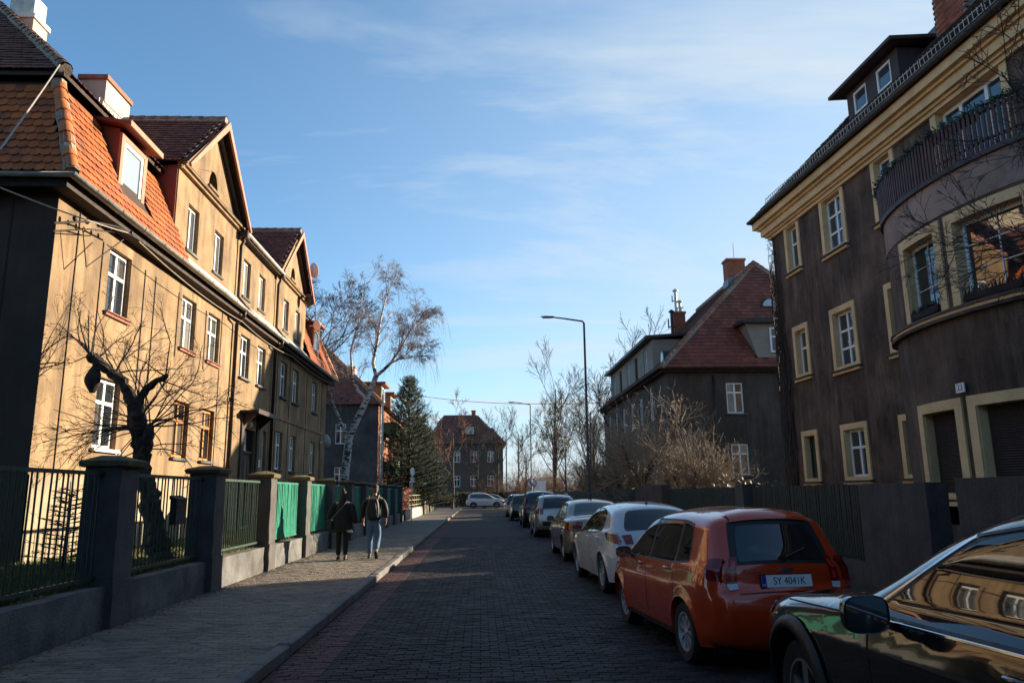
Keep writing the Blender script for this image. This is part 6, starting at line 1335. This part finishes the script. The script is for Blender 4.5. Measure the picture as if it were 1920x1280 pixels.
# pollarded shrubs with pale shoots behind the right-hand wall ----------------
def pollard(name, label, base, limbs, shoots, seed, ln=(1.0, 2.2), m=TWIGP):
    rnd = random.Random(seed); T = [[], [], [], []]; b = Vector(base)
    for l in limbs: T[0].append(([Vector(q) for q in l[0]], l[1]))
    Ps = [None, dict(n=5, ratio=.45, ang=42, wob=.15, up=.03, rr=.65, seg=.2, end=.35, rmin=.006), dict(n=2, ratio=.5, ang=40, wob=.16, up=.02, seg=.15, rmin=.005), dict(n=0, wob=.16, up=0, seg=.12, rmin=.0045)]
    for k in range(shoots):
        l = rnd.choice(limbs)[0]; i = rnd.randrange(max(0, len(l)-3), len(l)-1); p = Vector(l[i]).lerp(Vector(l[i+1]), rnd.random()); d = Vector((rnd.gauss(0, .75), rnd.gauss(0, .75), 1.0 if rnd.random() < .75 else .1)).normalized(); grow(T, p, d, rnd.uniform(.012, .026), rnd.uniform(*ln), 1, Ps, rnd)
    return tree_obj(name, label, base, T, BARK, m, 0, cat='shrub')
pollard('pollard_tree', 'lopped tree with a long dark slanting limb above the brown wall panel', (6.1, 28.8, .5), [([(0, 0, 0), (.0, 0, 1.0), (.1, 0, 1.7)], [.2, .16, .15]), ([(.05, 0, 1.5), (.5, -.1, 2.3), (1.1, -.1, 3.0), (1.65, -.1, 3.75)], [.13, .10, .085, .06]), ([(0, 0, 1.4), (-.4, .1, 2.1), (-.6, .2, 2.9)], [.1, .08, .06])], 150, 14, (.9, 2.4))
pollard('pale_shrub', 'shrub of pale upright shoots between the lopped tree and the grey house', (7.5, 26.9, .5), [([(0, 0, 0), (.1, 0, 1.3), (.15, 0, 1.9)], [.09, .07, .06]), ([(0, 0, .3), (-.4, .2, 1.2), (-.6, .2, 1.7)], [.07, .06, .05]), ([(0, 0, .3), (.5, -.1, 1.1), (.7, -.1, 1.5)], [.07, .05, .04])], 150, 15, (.8, 2.3))
pollard('pale_shrub', 'low pale twiggy shrub beside the corner of the dark house', (8.3, 26.8, .5), [([(0, 0, 0), (.1, 0, .8), (.15, 0, 1.2)], [.06, .05, .04]), ([(0, 0, .3), (.4, .2, .9), (.6, .2, 1.3)], [.05, .04, .03])], 110, 16, (.5, 1.6))
pollard('pale_tangle', 'tangle of pale bare stems spilling over the dark fence by the street lamp', (6.3, 33.0, .5), [([(0, 0, 0), (.1, 0, 1.2), (.3, 0, 2.2)], [.1, .08, .06]), ([(0, 0, .5), (-.3, .2, 1.6), (-.5, .2, 2.7)], [.08, .06, .05]), ([(0, .5, .3), (.6, .5, 1.5), (1.0, .5, 2.4)], [.08, .06, .05])], 150, 24, (.9, 2.4))
pollard('pale_tangle', 'pale bare stems standing against the end wall of the grey house', (8.3, 31.0, .5), [([(0, 0, 0), (.1, 0, 1.5), (.1, 0, 2.6)], [.1, .08, .06]), ([(0, 0, .5), (-.5, .2, 1.4), (-.9, .2, 2.4)], [.08, .06, .05])], 130, 25, (.9, 2.2))
pollard('rusty_shrub', 'rusty-brown upright shrub at the foot of the street lamp', (6.3, 35.5, .5), [([(0, 0, 0), (.1, 0, 1.3), (.15, 0, 2.2)], [.09, .07, .06]), ([(0, 0, .3), (-.3, .3, 1.2), (-.4, .5, 2.0)], [.07, .06, .05])], 110, 17, (.9, 2.2), mat('rusty_shoot', (.22, .11, .055), .8, .3, 5))
pollard('rusty_shrub', 'tall brown thicket along the dark fence past the street lamp', (6.6, 44, .5), [([(0, -3, 0), (0, -3, 2)], [.09, .06]), ([(0, 0, 0), (.1, 0, 2.3)], [.09, .06]), ([(0, 3, 0), (.1, 3, 2.3)], [.09, .06]), ([(.5, 6, 0), (.6, 6, 2.3)], [.09, .06])], 190, 18, (.9, 2.6), MATS['rusty_shoot'])
tk = pollard('thicket', 'wide brown thicket closing the gardens past the last parked car', (9.5, 70, .3), [([(i*1.3-4, j*2.5, 0), (i*1.3-4, j*2.5, 1.6)], [.06, .04]) for i in range(7) for j in range(4)], 420, 19, (1.2, 3.2), MATS['rusty_shoot'])
copy_tree(tk, (14, 80, .3), 1.3, 1.25, 'taller brown thicket standing behind the first beyond the road signs')
copy_tree(tk, (7, 98, .2), .4, 1.1, 'brown thicket behind the clipped hedge at the junction')
clump('bramble_bush', 'dark leafy bramble bush below the yellow-framed windows', [((7.2, 20.4, 1.5), .6), ((7.5, 19.2, 1.35), .6), ((7.1, 21.6, 1.6), .55), ((7.6, 18.0, 1.2), .5)], mat('bramble_leaf', (.03, .026, .016), .6, .4, 3, isl=.4), 5, 330, .12)
# tree whose branches hang across the dark house ------------------------------
Ph = [dict(n=12, ratio=.62, ang=55, wob=.06, up=.03, t0=.3, rr=.42, end=.3, seg=.5), dict(n=8, ratio=.55, ang=40, wob=.10, up=.02, rr=.55, seg=.3, rmin=.008), dict(n=7, ratio=.55, ang=42, wob=.13, up=.0, rr=.6, seg=.22, rmin=.005), dict(n=4, ratio=.6, ang=40, wob=.14, up=-.01, rr=.7, seg=.15, rmin=.004), dict(n=0, wob=.14, up=0, seg=.15, rmin=.0035)]
std_tree('overhanging_tree', 'leafless tree whose thin twigs cross the bowed bay', (7.3, 7.0, .5), 7.6, 57, BARK, TWIGD, Ph, r=.12, lean=(.02, .16, 1))
# ------------------------------------------------------------------ street furniture, wires
POLE = mat('lamp_pole', (0.05, 0.05, 0.052), .55, .2, 4, metallic=.4)
def street_lamp(x, y, h, label, arm=1.4):
    r = empty('street_lamp', (x, y, .1), 0, label, 'street lamp'); MB().lathe([(.085, 0), (.085, 1.2), (.06, 1.25), (.045, h-.1)], (0, 0, 0), 'z', 10).build('pole', POLE, r, True, 40)
    MB().tube([(0, 0, h-.12), (-.06, 0, h-.02), (-arm*.6, 0, h+.10), (-arm, 0, h+.17)], [.045, .04, .035, .03], 7).build('arm', POLE, r, True)
    mb = MB(); P = [[(-arm+.1-t*.6, w_*math.cos(a), h+.17+.02*t+hh*math.sin(a)) for a in [2*math.pi*k/10 for k in range(11)]] for t, w_, hh in ((0, .04, .035), (.15, .10, .045), (.7, .12, .04), (1.0, .05, .02))]; mb.grid(P); mb.build('lamp_head', POLE, r, True)
    MB().box(-arm-.42, -arm-.05, -.07, .07, h+.125, h+.14).build('lamp_glass', WHITEP, r)
street_lamp(4.6, 32.2, 8.95, 'tall dark street lamp standing by the brown wall panel')
street_lamp(4.3, 63.8, 8.95, 'tall street lamp farther off past the last parked car')
mb = MB(); mb.tube([(0, 0, 0), (0, 0, 6.2)], [.06, .045], 8); o = mb.build('metal_pole', ZINC, None, True, loc=(-4.98, 38.9, .5)); tag(o, 'slim pale metal pole rising beside the birch', 'pole')
mb = MB(); mb.tube([(0, 0, 0), (0, 0, 9.4)], [.10, .07], 8); o = mb.build('concrete_pole', CONC, None, True, loc=(3.4, 97.6, 0)); tag(o, 'pale concrete pole beyond the hedge at the junction', 'pole')
def disc_sign(x, y, zc, r, label, kind, rz=0, top=None):
    g = empty('road_sign', (x, y, .1), rz, label, 'road sign'); MB().tube([(0, 0.03, 0), (0, .03, zc+r*.8)], .03, 8).build('post', ZINC, g, True)
    red = mat('sign_red', (.5, .02, .02), .4, .05, 4)
    if kind == 'turn':
        MB().lathe([(0, 0), (r*.82, 0), (r*.82, .006)], (0, 0, zc), 'y', 28).build('disc', WHITEP, g); MB().lathe([(r*.82, -.003), (r, -.003), (r, .01)], (0, 0, zc), 'y', 28).build('rim', red, g)
        mb = MB(); y_ = -.006; mb.prism([(r*.12, y_, zc-r*.5), (r*.28, y_, zc-r*.5), (r*.28, y_, zc+r*.22), (-r*.12, y_, zc+r*.22), (-r*.12, y_, zc+r*.4), (-r*.5, y_, zc+r*.13), (-r*.12, y_, zc-r*.14), (-r*.12, y_, zc+r*.05), (r*.12, y_, zc+r*.05)], (0, .004, 0)); mb.build('arrow', INK, g)
        mb = MB(); mb.prism([(-r*.62, y_-.004, zc+r*.5), (-r*.5, y_-.004, zc+r*.62), (r*.62, y_-.004, zc-r*.5), (r*.5, y_-.004, zc-r*.62)], (0, .003, 0)); mb.build('bar', red, g)
    else:
        MB().lathe([(0, 0), (r, 0), (r, .01), (0, .012)], (0, 0, zc), 'y', 28).build('disc', WHITEP, g)
    return g
g = disc_sign(-4.05, 46.2, 2.9, .25, 'round sign above a pale plate at the end of the piers', 'plain', rz=R_(66)); B('plate', mat('pale_blue_plate', (.5, .55, .6), .5, .05, 4), g, (-.22, .22, -.005, .01, 2.25, 2.55))
disc_sign(4.35, 64.5, 2.35, .42, 'round red-rimmed turn ban sign beside the last parked car', 'turn')
g = disc_sign(4.75, 66.5, 2.2, .4, 'second round sign just behind the turn ban sign', 'plain'); 
g = empty('notice_board', (5.35, 68, .1), 0, 'white notice board on posts behind the road signs', 'notice board'); B('board', WHITEP, g, (-.5, .5, -.02, .02, 1.5, 2.6)); MB().tube([(-.4, .05, 0), (-.4, .05, 2.5)], .03, 6).build('post', ZINC, g); MB().tube([(.4, .05, 0), (.4, .05, 2.5)], .03, 6).build('post', ZINC, g)
def wire(pts, r, label, sag=.0, n=16, m=DARKLINE):
    mb = MB(); P = []
    for a, b in zip(pts[:-1], pts[1:]):
        a, b = Vector(a), Vector(b)
        for k in range(n+1): t = k/n; P.append(a.lerp(b, t)-Vector((0, 0, sag*4*t*(1-t))))
    mb.tube(P, r, 5); tag(mb.build('overhead_wire', m), label, 'wire')
wire([(-7.9, 13.3, 9.75), (-5.5, 8.3, 5.6), (-3.6, 4.5, 4.2)], .014, 'pale cable slanting down from the roof corner of the ochre house', .02, m=mat('pale_cable', (.3, .25, .2), .7, .2, 5))
wire([(-6.85, 14.3, 6.72), (-5.5, 8.3, 5.15), (-4.8, 5, 4.4)], .011, 'thin wire running to the cable bracket on the ochre house', .03, m=MATS['pale_cable'])
wire([(-6.9, 14.9, 6.75), (-6.98, 22, 6.7), (-6.98, 28, 6.75), (-7.0, 36, 6.85)], .012, 'cable hanging under the gutter of the ochre house', .12, m=MATS['pale_cable'])
wire([(-6.5, 71, 10.9), (5.0, 61, 8.75), (16, 50, 8.2)], .022, 'wire crossing the street high above the parked cars', .25)

# ------------------------------------------------------------------ people
SKIN = mat('skin', (0.42, 0.24, 0.17), .6, .08, 8); COATB = mat('black_coat', (0.010, 0.009, 0.010), .85, .3, 12, .4, 60); JACK = mat('dark_jacket', (0.016, 0.014, 0.013), .7, .3, 10, .4, 50); JEAN = mat('blue_jeans', (0.085, 0.15, 0.25), .85, .25, 9, .4, 60); SHOE = mat('dark_shoe', (.018, .014, .012), .6, .2, 8); HAIRG = mat('grey_hair', (.12, .10, .09), .8, .3, 20)
def skin_mesh(name, vs, es, m, parent=None, sub=2, root=0):
    me = bpy.data.meshes.new(name); me.from_pydata([v[:3] for v in vs], es, []); o = bpy.data.objects.new(name, me); COL.objects.link(o)
    md = o.modifiers.new('s', 'SKIN'); md.use_smooth_shade = True; md.branch_smoothing = .6
    if not me.skin_vertices: bpy.context.view_layer.objects.active = o; bpy.ops.mesh.customdata_skin_add()
    for i, v in enumerate(vs):
        sv = me.skin_vertices[0].data[i]; r = v[3]; sv.radius = (r, v[4] if len(v) > 4 else r); sv.use_root = (i == root)
    sb = o.modifiers.new('u', 'SUBSURF'); sb.levels = sub; sb.render_levels = sub
    dg = bpy.context.evaluated_depsgraph_get(); nm = bpy.data.meshes.new_from_object(o.evaluated_get(dg)); bpy.data.objects.remove(o)
    nm.materials.clear(); nm.materials.append(m); nm.polygons.foreach_set('use_smooth', [True]*len(nm.polygons)); nm.name = name
    return link(name, nm, parent)
def person(label, loc, h, pose, rz=0):
    s = h/1.76; root = empty('person', loc, rz, label, 'person')
    def V(x, y, z, r, r2=None): return (x*s, y*s, z*s, r*s, (r2 or r)*s)
    lf, rf = pose['lf'], pose['rf']   # (knee y, knee z, ankle y, ankle z, toe dy, toe dz)
    vs = [V(0, 0, .95, .13, .10), V(0, -.01, 1.12, .125, .095), V(0, -.02, 1.30, .15, .10), V(0, -.01, 1.44, .10, .08), V(0, .0, 1.52, .052), V(0, .015, 1.58, .062, .07), V(0, .02, 1.67, .078, .095), V(0, .015, 1.735, .05, .06)]
    es = [(0, 1), (1, 2), (2, 3), (3, 4), (4, 5), (5, 6), (6, 7)]
    def limb(pts, at):
        b = len(vs); prev = at
        for p in pts: vs.append(V(*p)); es.append((prev, len(vs)-1)); prev = len(vs)-1
        return prev
    for sg, (ky, kz, ay, az, ty, tz) in ((-1, lf), (1, rf)): limb([(sg*.09, 0, .86, .085), (sg*.10, ky, kz, .058), (sg*.095, ay, az, .042), (sg*.10, ay+ty, az+tz, .04, .03)], 0)
    for sg, (ex, ey, ez, hx, hy, hz) in ((-1, pose['la']), (1, pose['ra'])):
        w_ = limb([(sg*.185, -.01, 1.41, .06), (sg*ex, ey, ez, .045), (sg*hx, hy, hz, .03)], 3)
        d = Vector((sg*hx-sg*ex, hy-ey, hz-ez)).normalized(); pm = limb([(sg*hx+d.x*.05, hy+d.y*.05, hz+d.z*.05, .033, .018)], w_)
        for q, (off, ln) in enumerate(((-.024, .075), (-.008, .085), (.008, .08), (.024, .065))): limb([(sg*hx+d.x*.09, hy+d.y*.09+off, hz+d.z*.09, .0085), (sg*hx+d.x*(.09+ln*.5)-sg*.008, hy+d.y*(.09+ln*.5)+off, hz+d.z*(.09+ln*.5), .008), (sg*hx+d.x*(.09+ln)-sg*.02, hy+d.y*(.09+ln)+off, hz+d.z*(.09+ln), .007)], pm)
        limb([(sg*hx+d.x*.05-sg*.005, hy+d.y*.05+.035, hz+d.z*.05, .010), (sg*hx+d.x*.09-sg*.01, hy+d.y*.09+.05, hz+d.z*.09, .009)], pm)
    body = skin_mesh('body', vs, es, SKIN, root)
    # face: nose, eyes, mouth, ears (the person looks along +y)
    fm = MB(); fm.tube([(0, .105*s, 1.665*s), (0, .128*s, 1.635*s)], [.010*s, .015*s], 6); 
    for sg in (-1, 1): fm.lathe([(.018*s, -.004*s), (.026*s, .006*s), (.012*s, .014*s)], (sg*.078*s, .0, 1.645*s), 'x', 8)
    fm.build('face_features', SKIN, body, True)
    em = MB()
    for sg in (-1, 1): em.lathe([(.0, .012*s), (.009*s, .006*s), (.011*s, 0)], (sg*.03*s, .098*s, 1.668*s), 'y', 8)
    em.box(-.022*s, .022*s, .095*s, .106*s, 1.598*s, 1.604*s); em.build('eyes_and_mouth', SHOE, body)
    return root, body, s
# man in jacket, jeans and cap with a rucksack
man, mbod, s = person('man in dark jacket, jeans and cap walking with a rucksack', (-2.66, 19.55, .112), 1.78, dict(lf=(.06, .50, .02, .09, .10, -.055), rf=(.03, .50, -.25, .17, .06, -.11), la=(.27, -.03, 1.16, .27, .04, .93), ra=(.28, -.06, 1.16, .29, .03, .93)))
def limbs(name, m, parent, segs, s, sub=2):
    vs = []; es = []
    for k, pts in enumerate(segs):
        for i, p in enumerate(pts):
            if k and i == 0: prev = p; continue
            vs.append(tuple(q*s for q in p[:3]) + tuple(q*s for q in p[3:]))
            if len(vs) > 1: es.append((prev if i == 1 and k else len(vs)-2, len(vs)-1))
    return skin_mesh(name, vs, es, m, parent, sub)
limbs('jeans', JEAN, mbod, [[(0, 0, 1.0, .165, .125), (0, 0, .90, .16, .125)], [1, (-.095, .0, .80, .10), (-.10, .055, .50, .078), (-.098, .03, .26, .07), (-.097, .02, .10, .068)], [1, (.095, 0, .80, .10), (.105, .03, .50, .078), (.10, -.11, .32, .07), (.097, -.22, .20, .066)]], s)
limbs('jacket', JACK, mbod, [[(0, 0, .86, .19, .145), (0, -.01, 1.02, .185, .14), (0, -.015, 1.2, .19, .135), (0, -.015, 1.36, .195, .125), (0, -.005, 1.46, .10, .09), (0, .0, 1.52, .07, .07)], [3, (-.21, -.01, 1.40, .085), (-.285, -.03, 1.16, .07), (-.285, .04, .95, .055)], [3, (.21, -.01, 1.40, .085), (.295, -.06, 1.16, .07), (.30, .03, .95, .055)]], s)
mb = MB(); P = []
for i in range(9):
    t = i/8; w_ = .155*(1-.35*t**3)*(.85+.15*min(1, t*6)); d = .09*(1-.3*t**2); P.append([(math.copysign(abs(math.cos(a))**.55, math.cos(a))*w_*s, (-.20+math.copysign(abs(math.sin(a))**.55, math.sin(a))*d)*s, (.98+.44*t)*s) for a in [2*math.pi*k/20 for k in range(21)]])
mb.grid(P); mb.poly(P[0][:-1][::-1]); mb.poly(P[-1][:-1]); bpk = mb.build('rucksack', mat('rucksack_cloth', (.012, .012, .013), .6, .3, 10), None, True, 50); bpk.location = man.location; tag(bpk, 'black rucksack on the back of the walking man', 'rucksack')
STRAP = mat('grey_strap', (.16, .15, .14), .6, .1, 8)
for sg in (-1, 1): MB().tube([(sg*.10*s, -.24*s, 1.36*s), (sg*.115*s, -.16*s, 1.47*s), (sg*.12*s, -.02*s, 1.515*s), (sg*.125*s, .10*s, 1.42*s), (sg*.13*s, .13*s, 1.2*s), (sg*.15*s, -.12*s, 1.02*s)], .014*s, 5).build('strap', STRAP, bpk, True)
MB().tube([(.07*s, -.296*s, 1.02*s), (.085*s, -.296*s, 1.2*s), (.06*s, -.285*s, 1.33*s)], .008*s, 5).build('zip', STRAP, bpk); MB().box(-.10*s, .10*s, -.315*s, -.285*s, 1.02*s, 1.17*s).build('pocket', MATS['rucksack_cloth'], bpk)
cp_ = MB(); cp_.lathe([(.094*s, 1.675*s), (.098*s, 1.70*s), (.088*s, 1.755*s), (.05*s, 1.785*s), (0, 1.79*s)], (0, .012*s, 0), 'z', 18); cp_.add([(-.08*s, .07*s, 1.685*s), (.08*s, .07*s, 1.685*s), (.055*s, .17*s, 1.67*s), (-.055*s, .17*s, 1.67*s)], [(0, 1, 2, 3)]); cp_.build('cap', JACK, mbod, True, 50)
hr = MB(); hr.lathe([(.07*s, 1.575*s), (.084*s, 1.61*s), (.090*s, 1.66*s), (.088*s, 1.69*s)], (0, -.004*s, 0), 'z', 18); hr.build('hair', HAIRG, mbod, True)
def shoe(parent, x, y, z, pitch, s):
    mb = MB(); P = []
    for t, w_, h in ((-.09, .028, .05), (-.06, .042, .075), (0, .045, .08), (.08, .047, .06), (.15, .045, .042), (.19, .02, .025)): P.append([(w_*math.cos(a), t, max(0, h*.5+h*.5*math.sin(a)*1.0)) for a in [2*math.pi*k/10 for k in range(11)]])
    mb.grid(P); mb.poly(P[0][:-1]); mb.poly(P[-1][:-1]); mb.v = [tuple(q*s for q in v) for v in mb.v]; o = mb.build('shoe', SHOE, parent, True); o.location = (x*s, y*s, z*s); o.rotation_euler = (pitch, 0, 0)
shoe(mbod, -.098, .03, .0, 0, s); shoe(mbod, .099, -.255, .085, R_(-42), s)
# woman in a long black coat with a shoulder bag
wom, wbod, s = person('woman in a wide black coat walking with a shoulder bag', (-3.38, 19.2, .112), 1.66, dict(lf=(.05, .50, .05, .09, .10, -.055), rf=(.02, .50, -.03, .09, .10, -.055), la=(.30, -.02, 1.16, .36, .06, .96), ra=(.28, -.04, 1.16, .32, .02, .92)))
limbs('trousers', COATB, wbod, [[(0, 0, .98, .14, .11), (0, 0, .88, .14, .11)], [1, (-.088, .01, .80, .10), (-.10, .05, .50, .078), (-.098, .055, .26, .066), (-.096, .05, .11, .062)], [1, (.088, 0, .80, .10), (.10, .02, .50, .078), (.098, -.01, .26, .066), (.096, -.03, .11, .062)]], s)
cm = MB(); P = []; rw2 = random.Random(3)
for z, w_, d in ((.70, .275, .20), (.78, .27, .20), (.95, .25, .185), (1.12, .225, .165), (1.28, .21, .145), (1.40, .185, .12), (1.47, .12, .095), (1.53, .085, .085), (1.56, .08, .085)): P.append([((w_*(1+.05*math.sin(a*5+z*3))*math.cos(a))*s, (-.01+d*(1+.05*math.cos(a*6))*math.sin(a))*s, (z+.012*math.sin(a*3))*s) for a in [2*math.pi*k/28 for k in range(29)]])
cm.grid(P); cm.build('coat', COATB, wbod, True)
limbs('sleeves', COATB, wbod, [[(-.13, -.01, 1.42, .10), (-.24, -.01, 1.34, .10), (-.32, -.02, 1.14, .09), (-.385, .05, .93, .07)]], s); limbs('sleeves', COATB, wbod, [[(.13, -.01, 1.42, .10), (.24, -.01, 1.34, .10), (.29, -.04, 1.14, .09), (.335, .02, .90, .07)]], s)
hm = MB(); hm.lathe([(.088*s, 1.54*s), (.098*s, 1.60*s), (.097*s, 1.66*s), (.08*s, 1.72*s), (.045*s, 1.76*s), (0, 1.768*s)], (0, -.006*s, 0), 'z', 18); hm.build('hair', mat('dark_hair', (.014, .011, .01), .7, .2, 20), wbod, True)
mb = MB(); mb.lathe([(.0, .0), (.035*s, .01*s), (.045*s, .045*s), (.03*s, .08*s), (0, .09*s)], (0, -.05*s, 1.73*s), 'z', 12); mb.build('hair_bun', MATS['dark_hair'], wbod, True)
shoe(wbod, -.096, .06, 0, 0, s); shoe(wbod, .096, -.02, 0, 0, s)
bg_ = MB(); bg_.cbox(-.40*s, -.26*s, -.16*s, .14*s, .78*s, 1.02*s, .03*s); bgo = bg_.build('shoulder_bag', mat('bag_leather', (.016, .014, .014), .45, .2, 8), None, True, 40); bgo.location = wom.location; tag(bgo, 'black shoulder bag on the hip of the walking woman', 'bag')
MB().tube([(-.30*s, -.14*s, 1.02*s), (-.17*s, -.21*s, 1.12*s), (.02*s, -.175*s, 1.34*s), (.11*s, -.10*s, 1.47*s), (.12*s, .03*s, 1.47*s)], .009*s, 5).build('strap', STRAP, bgo, True)

# fallen leaves and grit along the wall foot and the kerb
rl = random.Random(31); mb = MB()
for i in range(2600):
    e = rl.random(); y = rl.uniform(6.5, 26)
    if e < .5: x, z = -4.45+abs(rl.gauss(0, .12)), .118
    elif e < .8: x, z = -1.98+abs(rl.gauss(0, .10)), .008
    else: x, z = rl.uniform(-4.3, 2.0), .012
    if x < -2.15: z = .118
    elif x < -1.99: z = .135
    a = rl.uniform(0, 6.28); q = rl.uniform(.008, .03); c_, s_ = math.cos(a)*q, math.sin(a)*q
    mb.add([(x-c_, y-s_, z), (x+s_*.5, y-c_*.5, z+rl.uniform(.002, .012)), (x+c_, y+s_, z+rl.uniform(0, .01)), (x-s_*.5, y+c_*.5, z+.002)], [(0, 1, 2, 3)])
tag(mb.build('fallen_leaves', mat('dry_leaf', (.12, .07, .03), .8, .4, 3, isl=.5)), 'scattered dry leaves along the kerb and wall foot', 'leaves', kind='stuff')

# ------------------------------------------------------------------ unseen houses added behind the viewer to block sky light
def add_sky_blocker(name, label, x0, x1, y0, y1, ze, zr, m, side):
    """plain rendered house with hipped roof; side = +1 when its street wall is at x1, -1 when at x0"""
    r = empty(name, ((x0+x1)/2, (y0+y1)/2, 0), 0, label, 'house'); cx, cy = (x1-x0)/2, (y1-y0)/2
    xs = side*cx; n = int((y1-y0)/2.6); hs = [(.9+k*2.6, 1.9+k*2.6, z, z+1.4) for k in range(n) for z in (2.4, 5.2)]
    mb = MB(); wall_sheet(mb, 0, y1-y0, .1, ze, hs, .15, pt=lambda x, y, z: (xs-side*y, -cy+x, z))
    mb.poly([(-cx, -cy, .1), (cx, -cy, .1), (cx, -cy, ze), (-cx, -cy, ze)]); mb.poly([(-cx, cy, .1), (cx, cy, .1), (cx, cy, ze), (-cx, cy, ze)]); mb.poly([(-xs, -cy, .1), (-xs, cy, .1), (-xs, cy, ze), (-xs, -cy, ze)]); mb.build('wall', m, r)
    for a, b, z0, z1 in hs:
        fm = MB(); X0, X1 = sorted((xs-side*.08, xs-side*.13)); ya, yb = a-cy, b-cy
        fm.box(X0, X1, ya, ya+.06, z0, z1); fm.box(X0, X1, yb-.06, yb, z0, z1); fm.box(X0, X1, ya+.06, yb-.06, z0, z0+.06); fm.box(X0, X1, ya+.06, yb-.06, z1-.06, z1); fm.box(X0, X1, (ya+yb)/2-.03, (ya+yb)/2+.03, z0+.06, z1-.06)
        wo = fm.build('window', WHITEP, r); MB().poly([(xs-side*.11, ya, z0), (xs-side*.11, yb, z0), (xs-side*.11, yb, z1), (xs-side*.11, ya, z1)]).build('pane', GLASSD, wo)
    o = .4; E = [(-cx-o, -cy-o, ze), (cx+o, -cy-o, ze), (cx+o, cy+o, ze), (-cx-o, cy+o, ze)]; q = min(cx, cy)*.95; Q = [(0, -cy+q, zr), (0, cy-q, zr)]
    mb = MB(); mb.poly([E[0], E[1], Q[0]]); mb.poly([E[1], E[2], Q[1], Q[0]]); mb.poly([E[2], E[3], Q[1]]); mb.poly([E[3], E[0], Q[0], Q[1]]); mb.poly([E[0], E[3], E[2], E[1]]); mb.build('roof', TILED, r)
add_sky_blocker('sky_blocker_house', 'unseen grey house added left of the viewer to block sky light', -17.5, -7.6, -18, 6.0, 7.6, 13, GREYR, 1)
add_sky_blocker('sky_blocker_house', 'unseen grey house added behind the viewer on the right to block sky light', 9.0, 19, -26, -4.5, 8.6, 14.5, GREYR, -1)
add_sky_blocker('sky_blocker_house', 'unseen grey house added across the street behind the viewer to block sky light', -14, 12, -48, -38, 9.5, 15.5, GREYR, 1)
